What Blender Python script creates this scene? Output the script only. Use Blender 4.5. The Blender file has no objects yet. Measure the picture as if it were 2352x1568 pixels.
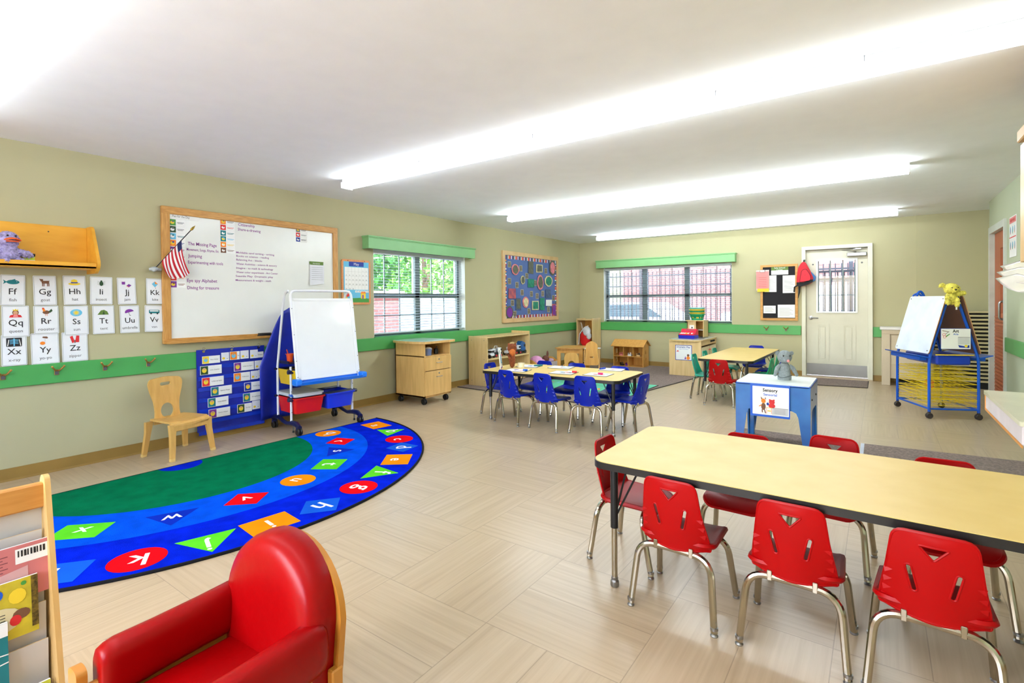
import bpy, bmesh, math, random
from mathutils import Vector as V, Matrix as M
from mathutils.geometry import delaunay_2d_cdt
random.seed(7)
PI=math.pi
scn=bpy.context.scene
COL=scn.collection
# ---------------------------------------------------------------- camera
cam_d=bpy.data.cameras.new('camera'); cam=bpy.data.objects.new('camera',cam_d); COL.objects.link(cam)
cam_d.sensor_width=36; cam_d.lens=1173.94/2352*36
cam_d.shift_x=0; cam_d.shift_y=-(784-704.4)/2352
cam_d.clip_start=.05; cam_d.clip_end=200
yaw,pit,rol=0.62195,-0.009687,-0.008984
Fw=V((-math.sin(yaw)*math.cos(pit),math.cos(yaw)*math.cos(pit),math.sin(pit)))
R0=V((math.cos(yaw),math.sin(yaw),0)); U0=R0.cross(Fw)
Rr=R0*math.cos(rol)+U0*math.sin(rol); Uu=U0*math.cos(rol)-R0*math.sin(rol)
m=M.Identity(4)
for i in range(3):
    m[i][0]=Rr[i]; m[i][1]=Uu[i]; m[i][2]=-Fw[i]
m[0][3],m[1][3],m[2][3]=5.0535,-9.462,1.2448
cam.matrix_world=m; scn.camera=cam
# ---------------------------------------------------------------- world, view
w=bpy.data.worlds.new('sky'); scn.world=w; w.use_nodes=True
nt=w.node_tree; bg=nt.nodes['Background']
sk=nt.nodes.new('ShaderNodeTexSky'); sk.sky_type='NISHITA'; sk.sun_disc=False
sk.sun_elevation=math.radians(48); sk.sun_rotation=math.radians(200); sk.air_density=1; sk.dust_density=2
nt.links.new(sk.outputs[0],bg.inputs[0]); bg.inputs[1].default_value=1.5
sun_d=bpy.data.lights.new('sun','SUN'); sun_d.energy=9; sun_d.angle=.01; sun_d.color=(1,.97,.92); sun=bpy.data.objects.new('sun',sun_d); COL.objects.link(sun)
sun.rotation_euler=V((math.cos(math.radians(52)),-.05,math.sin(math.radians(52)))).to_track_quat('Z','Y').to_euler()
vs=scn.view_settings; vs.view_transform='Standard'; vs.look='None'; vs.exposure=.84; vs.gamma=1; vs.use_curve_mapping=False
LAMP=3.2      # emission of the ceiling strip lenses
SIDE=2.6     # watts per metre of the added area lamp beside each lens
scn.cycles.max_bounces=8
# ---------------------------------------------------------------- helpers
def s2l(c):
    c=c/255
    return c/12.92 if c<=.04045 else ((c+.055)/1.055)**2.4
_M={}
def mat(name,rgb,rough=.5,metal=0,var=.05,scale=6,spec=.5,emit=0,alpha=None,trans=0,bump=0,bscale=40,coat=0,stretch=None,grain=0,gcol=None):
    if name in _M: return _M[name]
    m=bpy.data.materials.new(name); m.use_nodes=True; n=m.node_tree; L=n.links
    b=n.nodes['Principled BSDF']
    col=[s2l(x) for x in rgb]+[1]
    tc=n.nodes.new('ShaderNodeTexCoord'); mp=n.nodes.new('ShaderNodeMapping')
    L.new(tc.outputs['Object'],mp.inputs[0])
    if stretch: mp.inputs['Scale'].default_value=stretch
    nz=n.nodes.new('ShaderNodeTexNoise'); nz.inputs['Scale'].default_value=scale; nz.inputs['Detail'].default_value=3
    L.new(mp.outputs[0],nz.inputs['Vector'])
    mx=n.nodes.new('ShaderNodeMix'); mx.data_type='RGBA'
    g=[s2l(x) for x in gcol]+[1] if gcol else [c*(1-2*var) for c in col[:3]]+[1]
    h=col if gcol else [min(1,c*(1+var)) for c in col[:3]]+[1]
    mr=n.nodes.new('ShaderNodeMapRange'); mr.inputs[1].default_value=.3; mr.inputs[2].default_value=.7
    L.new(nz.outputs[0],mr.inputs[0]); L.new(mr.outputs[0],mx.inputs[0])
    mx.inputs[6].default_value=g; mx.inputs[7].default_value=h
    L.new(mx.outputs[2],b.inputs['Base Color'])
    b.inputs['Roughness'].default_value=rough; b.inputs['Metallic'].default_value=metal
    b.inputs['Specular IOR Level'].default_value=spec
    if coat: b.inputs['Coat Weight'].default_value=coat; b.inputs['Coat Roughness'].default_value=.1
    if trans: b.inputs['Transmission Weight'].default_value=trans
    if alpha is not None: b.inputs['Alpha'].default_value=alpha
    if emit: b.inputs['Emission Color'].default_value=col; b.inputs['Emission Strength'].default_value=emit
    if bump:
        n2=n.nodes.new('ShaderNodeTexNoise'); n2.inputs['Scale'].default_value=bscale; n2.inputs['Detail'].default_value=4
        L.new(tc.outputs['Object'],n2.inputs['Vector'])
        bp=n.nodes.new('ShaderNodeBump'); bp.inputs['Strength'].default_value=bump; bp.inputs['Distance'].default_value=.01
        L.new(n2.outputs[0],bp.inputs['Height']); L.new(bp.outputs[0],b.inputs['Normal'])
    _M[name]=m; return m
def rrect(x0,y0,x1,y1,r,n=5):
    r=min(r,(x1-x0)/2-1e-5,(y1-y0)/2-1e-5); o=[]
    for cx,cy,a in ((x1-r,y0+r,-90),(x1-r,y1-r,0),(x0+r,y1-r,90),(x0+r,y0+r,180)):
        for k in range(n+1):
            t=math.radians(a+90*k/n); o.append((cx+r*math.cos(t),cy+r*math.sin(t)))
    return o
def ell(cx,cy,rx,ry,n=24,a0=0,a1=360):
    full=abs(a1-a0)>=360; k=n if full else n+1
    return [(cx+rx*math.cos(math.radians(a0+(a1-a0)*i/n)),cy+ry*math.sin(math.radians(a0+(a1-a0)*i/n))) for i in range(k)]
def inpoly(p,poly):
    x,y=p; c=False; j=len(poly)-1
    for i in range(len(poly)):
        xi,yi=poly[i]; xj,yj=poly[j]
        if (yi>y)!=(yj>y) and x<(xj-xi)*(y-yi)/(yj-yi)+xi: c=not c
        j=i
    return c
_TX={}
def textgeo(s,bold=0,extr=0,spacing=1):
    k=(s,bold,extr,spacing)
    if k in _TX: return _TX[k]
    cu=bpy.data.curves.new('t','FONT'); cu.body=s; cu.size=1; cu.resolution_u=2; cu.offset=bold; cu.extrude=extr; cu.space_character=spacing
    ob=bpy.data.objects.new('t',cu); COL.objects.link(ob)
    dg=bpy.context.evaluated_depsgraph_get(); me=ob.evaluated_get(dg).to_mesh()
    vs=[v.co.copy() for v in me.vertices]; fs=[tuple(p.vertices) for p in me.polygons]
    ob.evaluated_get(dg).to_mesh_clear(); bpy.data.objects.remove(ob); bpy.data.curves.remove(cu)
    if not vs: vs=[V((0,0,0))]
    x0=min(v.x for v in vs); x1=max(v.x for v in vs); y0=min(v.y for v in vs); y1=max(v.y for v in vs)
    _TX[k]=(vs,fs,(x0,x1,y0,y1)); return _TX[k]
def frame(o,ux,uy):
    """matrix with local x along ux, local y along uy, z = ux x uy, origin o"""
    ux=V(ux).normalized(); uy=V(uy); uz=ux.cross(uy).normalized(); uy=uz.cross(ux)
    m=M.Identity(4)
    for i in range(3): m[i][0]=ux[i]; m[i][1]=uy[i]; m[i][2]=uz[i]; m[i][3]=o[i]
    return m
class MB:
    def __init__(s): s.v=[]; s.f=[]; s.mi=[]; s.mats=[]; s.T=M.Identity(4)
    def add(s,vs,fs,m):
        if m not in s.mats: s.mats.append(m)
        i=s.mats.index(m); n=len(s.v)
        s.v+= [s.T@V(v) for v in vs]
        s.f+= [tuple(a+n for a in f) for f in fs]; s.mi+=[i]*len(fs); return s
    def bmadd(s,bm,m):
        bm.verts.index_update()
        s.add([v.co.copy() for v in bm.verts],[tuple(v.index for v in f.verts) for f in bm.faces],m); bm.free(); return s
    def box(s,x0,x1,y0,y1,z0,z1,m,b=0,seg=1,R=None):
        bm=bmesh.new(); bmesh.ops.create_cube(bm,size=1)
        for v in bm.verts: v.co=V(((x0+x1)/2+v.co.x*(x1-x0),(y0+y1)/2+v.co.y*(y1-y0),(z0+z1)/2+v.co.z*(z1-z0)))
        if b: bmesh.ops.bevel(bm,geom=bm.edges[:],offset=b,segments=seg,affect='EDGES',profile=.5)
        if R is not None:
            c=V(((x0+x1)/2,(y0+y1)/2,(z0+z1)/2))
            for v in bm.verts: v.co=c+R@(v.co-c)
        return s.bmadd(bm,m)
    def sheet(s,outer,m,fmap=None,th=0,holes=(),grid=0,side=None):
        """2D outline with holes -> surface with thickness through fmap(u,v,w)"""
        if fmap is None: fmap=lambda u,v,w:(u,v,w)
        pts=[];edges=[]
        for lp in [outer]+list(holes):
            n=len(pts); pts+= [V(p) for p in lp]; edges+=[(n+i,n+(i+1)%len(lp)) for i in range(len(lp))]
        if grid:
            xs=[p[0] for p in outer]; ys=[p[1] for p in outer]
            x=min(xs)+grid/2
            while x<max(xs):
                y=min(ys)+grid/2
                while y<max(ys):
                    if inpoly((x,y),outer) and not any(inpoly((x,y),h) for h in holes):
                        if min((V((x,y))-p).length for p in pts[:len(pts)])>grid*.35 if len(pts)<900 else True: pts.append(V((x,y)))
                    y+=grid
                x+=grid
        r=delaunay_2d_cdt(pts,edges,[],0,1e-7)
        v2,e2,f2=r[0],r[1],r[2]; fs=[]
        for f in f2:
            c=sum((v2[i] for i in f),V((0,0)))/len(f)
            if inpoly(c,outer) and not any(inpoly(c,h) for h in holes): fs.append(tuple(f))
        n=len(v2)
        if not th: return s.add([fmap(p[0],p[1],0) for p in v2],fs,m)
        vs=[fmap(p[0],p[1],0) for p in v2]+[fmap(p[0],p[1],th) for p in v2]
        F=[tuple(reversed(f)) for f in fs]+[tuple(i+n for i in f) for f in fs]
        cnt={}
        for f in fs:
            for i in range(len(f)):
                a,b=f[i],f[(i+1)%len(f)]; cnt[(a,b)]=1
        S=[(a,b,b+n,a+n) for (a,b) in cnt if (b,a) not in cnt]
        s.add(vs,F,m); 
        k=len(s.v)-len(vs); mm=side or m
        if mm not in s.mats: s.mats.append(mm)
        s.f+=[tuple(i+k for i in q) for q in S]; s.mi+=[s.mats.index(mm)]*len(S)
        return s
    def tube(s,pts,r,m,n=8,cap=True,closed=False):
        pts=[V(p) for p in pts]; N=len(pts); rs=r if isinstance(r,(list,tuple)) else [r]*N
        T=[]
        for i in range(N):
            if closed: t=(pts[(i+1)%N]-pts[i-1])
            else: t=(pts[min(i+1,N-1)]-pts[max(i-1,0)])
            T.append(t.normalized())
        up=V((0,0,1)) if abs(T[0].z)<.9 else V((1,0,0))
        a=T[0].cross(up).normalized(); vs=[]
        for i in range(N):
            a=(a-T[i]*a.dot(T[i])).normalized(); b=T[i].cross(a)
            for k in range(n):
                t=2*PI*k/n; vs.append(pts[i]+(a*math.cos(t)+b*math.sin(t))*rs[i])
        fs=[]
        for i in range(N if closed else N-1):
            j=(i+1)%N
            for k in range(n): fs.append((i*n+k,i*n+(k+1)%n,j*n+(k+1)%n,j*n+k))
        if cap and not closed: fs.append(tuple(reversed(range(n)))); fs.append(tuple((N-1)*n+k for k in range(n)))
        return s.add(vs,fs,m)
    def lathe(s,prof,m,n=16,c=(0,0,0),ax=None):
        """prof: list of (r,z); about z through c (or frame matrix ax)"""
        T=ax if ax is not None else M.Translation(V(c)); vs=[]
        for r,z in prof:
            for k in range(n):
                t=2*PI*k/n; vs.append(T@V((r*math.cos(t),r*math.sin(t),z)))
        fs=[]
        for i in range(len(prof)-1):
            for k in range(n): fs.append((i*n+k,i*n+(k+1)%n,(i+1)*n+(k+1)%n,(i+1)*n+k))
        if prof[0][0]>1e-6: fs.append(tuple(reversed(range(n))))
        if prof[-1][0]>1e-6: fs.append(tuple((len(prof)-1)*n+k for k in range(n)))
        return s.add(vs,fs,m)
    def ball(s,c,r,m,seg=14,R=None,noise=0,pw=1):
        r=V(r) if hasattr(r,'__len__') else V((r,r,r)); vs=[];fs=[]; h=seg//2+1
        for i in range(h+1):
            p=PI*i/h
            for k in range(seg):
                t=2*PI*k/seg; q=V((math.sin(p)*math.cos(t)*r.x,math.sin(p)*math.sin(t)*r.y,math.cos(p)*r.z))
                if noise: q*=1+random.uniform(-noise,noise)
                if R is not None: q=R@q
                vs.append(V(c)+q)
        for i in range(h):
            for k in range(seg): fs.append((i*seg+k,(i+1)*seg+k,(i+1)*seg+(k+1)%seg,i*seg+(k+1)%seg))
        return s.add(vs,fs,m)
    def text(s,st,Fm,h,m,align='c',width=None,bold=0,extr=0,lift=0,hx=None):
        """text in frame Fm (x right, y up, z out); h = height of the glyph box"""
        vs,fs,(x0,x1,y0,y1)=textgeo(st,bold,extr)
        k=h/.72
        kx=width/(x1-x0) if width else k
        ox={'c':-(x0+x1)/2,'l':-x0,'r':-x1}[align]
        return s.add([Fm@V(((v.x+ox)*kx,v.y*k,v.z*k+lift)) for v in vs],fs,m)
    def poly(s,pts,Fm,m,lift=0):
        return s.add([Fm@V((p[0],p[1],lift)) for p in pts],[tuple(range(len(pts)))],m)
    def build(s,name,parent=None,smooth=35,loc=None,merge=False,sub=0):
        me=bpy.data.meshes.new(name); me.from_pydata([tuple(v) for v in s.v],[],s.f)
        for m in s.mats: me.materials.append(m)
        me.polygons.foreach_set('material_index',s.mi)
        if merge:
            bm=bmesh.new(); bm.from_mesh(me); bmesh.ops.remove_doubles(bm,verts=bm.verts,dist=1e-5); bm.to_mesh(me); bm.free()
        me.update()
        if smooth:
            me.polygons.foreach_set('use_smooth',[True]*len(me.polygons))
            me.set_sharp_from_angle(angle=math.radians(smooth))
        o=bpy.data.objects.new(name,me); COL.objects.link(o)
        if sub:
            md=o.modifiers.new('s','SUBSURF'); md.levels=sub; md.render_levels=sub
        if parent is not None: o.parent=parent
        if loc is not None: o.location=loc
        return o
def arc(c,r,a0,a1,n,ax,ay):
    """points of an arc in the plane of vectors ax, ay"""
    c=V(c);ax=V(ax);ay=V(ay)
    return [c+ax*(r*math.cos(math.radians(a0+(a1-a0)*i/n)))+ay*(r*math.sin(math.radians(a0+(a1-a0)*i/n))) for i in range(n+1)]
def rpath(pts,r,n=5):
    """polyline with rounded corners"""
    P=[V(p) for p in pts]; o=[P[0]]
    for i in range(1,len(P)-1):
        a=P[i-1]-P[i]; b=P[i+1]-P[i]; d=min(r,a.length*.49,b.length*.49)
        A=P[i]+a.normalized()*d; B=P[i]+b.normalized()*d
        for k in range(n+1):
            t=k/n; o.append(A*(1-t)**2+P[i]*2*t*(1-t)+B*t*t)
    o.append(P[-1]); return o
def tag(o,label,cat,group=None):
    o['label']=label; o['category']=cat
    if group: o['group']=group
    return o
def thing(name,label,cat,loc=(0,0,0),rz=0,group=None):
    o=bpy.data.objects.new(name,None); o.empty_display_size=.1; COL.objects.link(o)
    o.location=loc; o.rotation_euler=(0,0,rz); return tag(o,label,cat,group)
def struct(mb,name,parent=None,**k):
    o=mb.build(name,parent,**k)
    if parent is None: o['kind']='structure'
    return o
def dup(root,loc=None,rz=None,label=None,group=None,swap=None):
    def cp(o,par):
        c=o.copy(); COL.objects.link(c)
        if par is not None: c.parent=par
        if swap and o.type=='MESH' and any(m.name in swap for m in o.data.materials):
            c.data=_swapped(o.data,swap)
        for ch in o.children: cp(ch,c)
        return c
    kids=list(root.children); r=cp(root,None)
    if loc is not None: r.location=loc
    if rz is not None: r.rotation_euler=(0,0,rz)
    if label: r['label']=label
    if group: r['group']=group
    return r
_SW={}
def _swapped(me,swap):
    k=(me.name,tuple(sorted(swap.items(),key=lambda t:t[0])).__repr__())
    if k not in _SW:
        n=me.copy()
        for i,m in enumerate(n.materials):
            if m.name in swap: n.materials[i]=swap[m.name]
        _SW[k]=n
    return _SW[k]
# frames on the walls: x to the right as seen from the room, y up, z into the room
def LW(y,z,d=0): return frame((d,y,z),(0,1,0),(0,0,1))       # left wall, facing +X
def BW(x,z,d=0): return frame((x,-d,z),(1,0,0),(0,0,1))      # back wall, facing -Y
# ---------------------------------------------------------------- materials
WALL=mat('wall_paint',(184,178,142),.75,var=.015,scale=1.5,spec=.2,bump=.05,bscale=300)
CEIL=mat('ceiling_paint',(246,247,250),.8,var=.01,spec=.2,bump=.03,bscale=200)
RAIL=mat('green_trim_paint',(76,164,86),.4,var=.03)
VALG=mat('pale_green_paint',(130,186,124),.5,var=.03)
BASE=mat('tan_vinyl_base',(150,118,56),.5,var=.05)
WFR=mat('white_frame_paint',(222,220,200),.5,var=.02)
WHITE=mat('white_plastic',(236,238,240),.35,var=.01)
PAPER=mat('paper',(240,240,238),.6,var=.01)
BLACK=mat('black_plastic',(18,18,20),.4,var=.1)
BLK2=mat('black_edge_band',(26,24,24),.35,var=.1)
INK=mat('black_ink',(30,28,32),.6,var=.02)
GREYINK=mat('grey_ink',(110,110,112),.6,var=.02)
CHROME=mat('chrome',(190,182,165),.16,metal=1,var=.03)
STEEL=mat('brushed_steel',(165,165,165),.35,metal=1,var=.05)
MAPLE=mat('maple_laminate',(226,184,116),.4,gcol=(208,164,96),scale=5,stretch=(6,6,.6))
PALE=mat('pale_maple',(226,196,142),.4,gcol=(212,180,124),scale=5,stretch=(6,6,.6))
BIRCH=mat('birch_ply',(222,166,84),.4,gcol=(206,148,68),scale=5,stretch=(5,5,.8))
OAK=mat('oak_frame',(212,158,84),.45,gcol=(184,128,58),scale=9,stretch=(1.5,1.5,9))
OAKV=mat('oak_frame_vertical',(212,158,84),.45,gcol=(184,128,58),scale=9,stretch=(9,9,1))
SHELFW=mat('honey_maple',(236,176,58),.4,gcol=(222,158,44),scale=4,stretch=(4,1,4))
TABLET=mat('table_laminate',(222,192,118),.42,gcol=(216,184,108),scale=7,spec=.35)
RED=mat('red_plastic',(164,0,3),.42,var=.03,spec=.2)
BLUEC=mat('blue_plastic',(0,30,158),.34,var=.03,spec=.3)
GREENC=mat('green_plastic',(10,150,100),.3,var=.03)
VINYL=mat('red_vinyl',(150,0,3),.34,var=.04,spec=.2,coat=.03,bump=.15,bscale=14)
BLUEB=mat('bright_blue_plastic',(12,92,208),.35,var=.04)
NAVY=mat('navy_plastic',(14,22,70),.35,var=.1)
ROYAL=mat('royal_blue_nylon',(14,38,165),.45,var=.08,scale=9)
BINR=mat('red_bin',(226,22,18),.35,var=.03); BINY=mat('yellow_bin',(232,190,20),.35,var=.03)
BINB=mat('blue_bin',(20,60,225),.35,var=.03); BING=mat('green_bin',(10,96,62),.35,var=.05)
WTUBE=mat('white_tube',(232,234,240),.3,var=.02)
def pm(name,rgb,rough=.6,**k): return mat(name,rgb,rough,var=.03,**k)
PINK=pm('pink_print',(236,140,138)); LBLUE=pm('light_blue_print',(104,190,226)); GRASS=pm('green_print',(70,150,60)); ORANGE=pm('orange_print',(246,136,28))
YEL=pm('yellow_print',(240,208,50)); REDP=pm('red_print',(220,40,44)); PURP=pm('purple_print',(122,44,150)); TEAL=pm('teal_print',(18,120,128)); BROWN=pm('brown_print',(120,78,52))
DBLUE=pm('deep_blue_print',(18,54,160)); SKIN=pm('skin_print',(210,158,120)); OLIVE=pm('olive_print',(96,128,50)); DKGRN=pm('dark_green_print',(40,76,40)); MARK=pm('purple_marker',(136,44,140))
# ================================================================ ROOM SHELL
RW=6.18; H=2.44; YF=-11.3
# floor with directional basket-weave vinyl tiles
def floor_mat():
    m=bpy.data.materials.new('vinyl_tile_floor'); m.use_nodes=True; n=m.node_tree; L=n.links; N=n.nodes
    b=N['Principled BSDF']; tc=N.new('ShaderNodeTexCoord'); sp=N.new('ShaderNodeSeparateXYZ'); L.new(tc.outputs['Object'],sp.inputs[0])
    def mt(op,a,c=None,d=None):
        q=N.new('ShaderNodeMath'); q.operation=op
        for i,x in enumerate((a,c,d)):
            if x is None: continue
            if isinstance(x,(int,float)): q.inputs[i].default_value=x
            else: L.new(x,q.inputs[i])
        return q.outputs[0]
    sx,sy=.5535,.592
    u=mt('DIVIDE',mt('SUBTRACT',sp.outputs[0],3.26),sx); v=mt('DIVIDE',mt('SUBTRACT',sp.outputs[1],-7.923),sy)
    fu=mt('FLOOR',u); fv=mt('FLOOR',v); du=mt('SUBTRACT',u,fu); dv=mt('SUBTRACT',v,fv)
    par=mt('FLOORED_MODULO',mt('ADD',fu,fv),2.0)          # 0: planks along Y, 1: planks along X
    def mix(f,a,c): # a*(1-f)+c*f
        return mt('ADD',mt('MULTIPLY',a,mt('SUBTRACT',1.0,f)),mt('MULTIPLY',c,f))
    cross=mix(par,du,dv)                                    # coordinate across the two planks
    half=mt('GREATER_THAN',cross,.5)
    d1=mt('ABSOLUTE',mt('SUBTRACT',cross,.5))
    e1=mt('MINIMUM',du,mt('SUBTRACT',1.0,du)); e2=mt('MINIMUM',dv,mt('SUBTRACT',1.0,dv))
    e=mt('MINIMUM',mt('MINIMUM',e1,e2),d1)
    seam=mt('LESS_THAN',e,.0032)
    gx=mix(par,mt('MULTIPLY',sp.outputs[0],1.0),mt('MULTIPLY',sp.outputs[1],1.0)); gy=mix(par,sp.outputs[1],sp.outputs[0])
    cb=N.new('ShaderNodeCombineXYZ'); L.new(mt('MULTIPLY',gx,52.0),cb.inputs[0]); L.new(mt('MULTIPLY',gy,1.7),cb.inputs[1])
    idz=mt('ADD',mt('MULTIPLY',fu,3.7),mt('ADD',mt('MULTIPLY',fv,7.3),mt('MULTIPLY',half,1.9))); L.new(idz,cb.inputs[2])
    nz=N.new('ShaderNodeTexNoise'); nz.inputs['Scale'].default_value=1; nz.inputs['Detail'].default_value=4; nz.inputs['Roughness'].default_value=.5; L.new(cb.outputs[0],nz.inputs['Vector'])
    wn=N.new('ShaderNodeTexWhiteNoise'); wn.noise_dimensions='1D'; L.new(idz,wn.inputs['W'])
    t=mt('ADD',nz.outputs[0],mt('MULTIPLY',mt('SUBTRACT',wn.outputs[0],.5),.07))
    rp=N.new('ShaderNodeValToRGB'); L.new(t,rp.inputs[0]); cr=rp.color_ramp
    cr.elements[0].position=.22; cr.elements[0].color=[s2l(c) for c in (172,150,120)]+[1]
    cr.elements[1].position=.8; cr.elements[1].color=[s2l(c) for c in (196,176,147)]+[1]
    k=cr.elements.new(.5); k.color=[s2l(c) for c in (185,164,134)]+[1]
    mx=N.new('ShaderNodeMix'); mx.data_type='RGBA'; L.new(mt('MULTIPLY',seam,.4),mx.inputs[0]); L.new(rp.outputs[0],mx.inputs[6]); mx.inputs[7].default_value=[s2l(c) for c in (104,86,68)]+[1]
    L.new(mx.outputs[2],b.inputs['Base Color'])
    b.inputs['Roughness'].default_value=.3; b.inputs['Specular IOR Level'].default_value=.55
    return m
mb=MB(); mb.box(-.2,7.2,YF-.1,.2,-.1,0,floor_mat()); struct(mb,'floor',smooth=0)
mb=MB(); mb.box(-.2,7.2,YF-.1,.2,H,H+.1,CEIL); struct(mb,'ceiling',smooth=0)
def wallgrid(xs,zs,holes,mk,mb,m):
    """fill rectangles between sorted breakpoints except the holes"""
    for i in range(len(xs)-1):
        for j in range(len(zs)-1):
            cx=(xs[i]+xs[i+1])/2; cz=(zs[j]+zs[j+1])/2
            if any(a<cx<b and c<cz<d for a,b,c,d in holes): continue
            mk(xs[i],xs[i+1],zs[j],zs[j+1])
W1=(-5.336,-3.62,.818,1.92); W2=(.553,2.982,.826,1.9); D1=(4.10,4.935,0,2.03)
mb=MB(); wallgrid([YF,W1[0],W1[1],0],[0,W1[2],W1[3],H],[W1],lambda a,b,c,d:mb.box(-.2,0,a,b,c,d,WALL),mb,WALL); struct(mb,'wall_left',smooth=0)
mb=MB(); wallgrid([-.2,W2[0],W2[1],D1[0],D1[1],7.2],[0,W2[2],W2[3],D1[3],H],[W2,D1],lambda a,b,c,d:mb.box(a,b,0,.2,c,d,WALL),mb,WALL)
mb.box(5.5,7.0,-.03,0,0,H,WALL); struct(mb,'wall_back',smooth=0)
GW=mat('right_wall_paint',(188,196,168),.7,var=.015,scale=1.5,spec=.2)
D2=(-1.82,-.93,0,2.04)
mb=MB(); wallgrid([YF,D2[0],D2[1],-.8],[0,D2[3],H],[D2],lambda a,b,c,d:mb.box(RW,RW+.12,a,b,c,d,GW),mb,GW)
mb.box(RW+.1,6.35,-.8,-.03,0,H,GW); struct(mb,'wall_right',smooth=0)
mb=MB(); wallgrid([-.2,1.2,5.0,7.2],[0,.8,2.1,H],[(1.2,5.0,.8,2.1)],lambda a,b,c,d:mb.box(a,b,YF-.2,YF,c,d,WALL),mb,WALL); struct(mb,'wall_front',smooth=0)  # opening for the added window behind the camera
mb=MB()
for i in range(4): mb.box(1.2+i*1.247,1.26+i*1.247,YF-.15,YF-.08,.8,2.1,WFR)
mb.box(1.2,5.0,YF-.15,YF-.08,.8,.85,WFR); mb.box(1.2,5.0,YF-.15,YF-.08,2.05,2.1,WFR); struct(mb,'window_3',smooth=0)  # added, unseen window letting fill daylight into the room
# chair rail
RT,RB=.816,.665
mb=MB(); mb.box(0,.022,-11.3,-.022,RB,RT,RAIL,b=.004); struct(mb,'trim_1')
mb=MB(); mb.box(0,4.035,-.022,0,RB,RT,RAIL,b=.004); struct(mb,'trim_2')
mb=MB(); mb.box(4.985,5.5,-.022,0,RB,RT,RAIL,b=.004); mb.box(5.5,6.18,-.052,-.03,RB,RT,RAIL,b=.004); struct(mb,'trim_3')
mb=MB(); mb.box(RW-.022,RW,-5.0,-1.9,RB,RT,RAIL,b=.004); struct(mb,'trim_4')
def baseb(name,a,b,f):
    mb=MB(); mb.sheet([(0,0),(.022,0),(.014,.004),(.008,.012),(.006,.088),(0,.088)],BASE,lambda u,v,w:f(u,v,a+w),th=b-a); return struct(mb,name)
baseb('baseboard_left',-11.3,0,lambda u,v,t:(u,t,v))
baseb('baseboard_back',0,4.045,lambda u,v,t:(t,-u,v))
baseb('baseboard_back_right',4.98,5.5,lambda u,v,t:(t,-u,v))
baseb('baseboard_right',-11.3,-1.9,lambda u,v,t:(RW-u,t,v))
# ---------------------------------------------------------------- windows
GLASS=mat('window_glass',(240,248,246),.02,var=0,trans=1)
def glassmat():
    m=bpy.data.materials.new('clear_glass'); m.use_nodes=True; n=m.node_tree; b=n.nodes['Principled BSDF']; out=n.nodes['Material Output']
    tr=n.nodes.new('ShaderNodeBsdfTransparent'); gl=n.nodes.new('ShaderNodeBsdfGlossy'); gl.inputs['Roughness'].default_value=.02
    fr=n.nodes.new('ShaderNodeFresnel'); fr.inputs[0].default_value=1.3; mx=n.nodes.new('ShaderNodeMixShader'); tr.inputs[0].default_value=(.93,.96,.95,1)
    n.links.new(fr.outputs[0],mx.inputs[0]); n.links.new(tr.outputs[0],mx.inputs[1]); n.links.new(gl.outputs[0],mx.inputs[2]); n.links.new(mx.outputs[0],out.inputs[0]); n.nodes.remove(b); return m
GLASS=glassmat()
WINF=mat('window_frame_grey',(120,136,136),.5,var=.03)
REVEAL=mat('window_reveal_white',(226,232,228),.6,var=.01)
def window(idx,w,P,units,label):
    """w: (a0,a1,z0,z1); P(a,d,z) maps along-wall a, depth outward d, height z"""
    a0,a1,z0,z1=w
    def bx(mb,a,b,d0,d1,z,y,m,bev=0):
        p=P(a,d0,z); q=P(b,d1,y); mb.box(min(p[0],q[0]),max(p[0],q[0]),min(p[1],q[1]),max(p[1],q[1]),min(z,y),max(z,y),m,b=bev)
    mb=MB(); bx(mb,a0,a1,.13,.2,z0,z1,REVEAL)
    fr=MB(); t=.045
    bx(fr,a0,a1,.12,.19,z0,z0+t,WINF); bx(fr,a0,a1,.12,.19,z1-t,z1,WINF)
    bx(fr,a0,a0+t,.12,.19,z0,z1,WINF); bx(fr,a1-t,a1,.12,.19,z0,z1,WINF)
    zm=z0+(z1-z0)*.475; W=(a1-a0)/units
    for i in range(1,units): bx(fr,a0+W*i-.045,a0+W*i+.045,.12,.19,z0,z1,WINF)
    bx(fr,a0,a1,.12,.18,zm-.03,zm+.03,WINF)
    for i in range(units):
        for j in (1,2):
            c=a0+W*i+.045+(W-.09)*j/3; bx(fr,c-.006,c+.006,.15,.165,z0,z1,WINF)
    for zz in (z0+(zm-z0)*.5,): bx(fr,a0,a1,.15,.165,zz-.006,zz+.006,WINF)
    root=fr.build('window_%d'%idx,smooth=0); root['kind']='structure'
    g=MB(); bx(g,a0+t,a1-t,.155,.158,z0+t,z1-t,GLASS); g.build('pane',root,smooth=0)
    rv=MB(); e=.004
    bx(rv,a0,a0+e,0,.12,z0,z1,REVEAL); bx(rv,a1-e,a1,0,.12,z0,z1,REVEAL); bx(rv,a0,a1,0,.12,z1-e,z1,REVEAL); rv.build('reveal',root,smooth=0)
    sl=MB(); bx(sl,a0,a1,-.02,.12,z0-.004,z0+.006,RAIL); sl.build('window_sill',root,smooth=0)
    return root
PL=lambda a,d,z:(-d,a,z); PB=lambda a,d,z:(a,d,z)
window(1,W1,PL,2,''); window(2,W2,PB,3,'')
SLAT=mat('blind_slat',(196,204,208),.45,var=.01)
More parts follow.
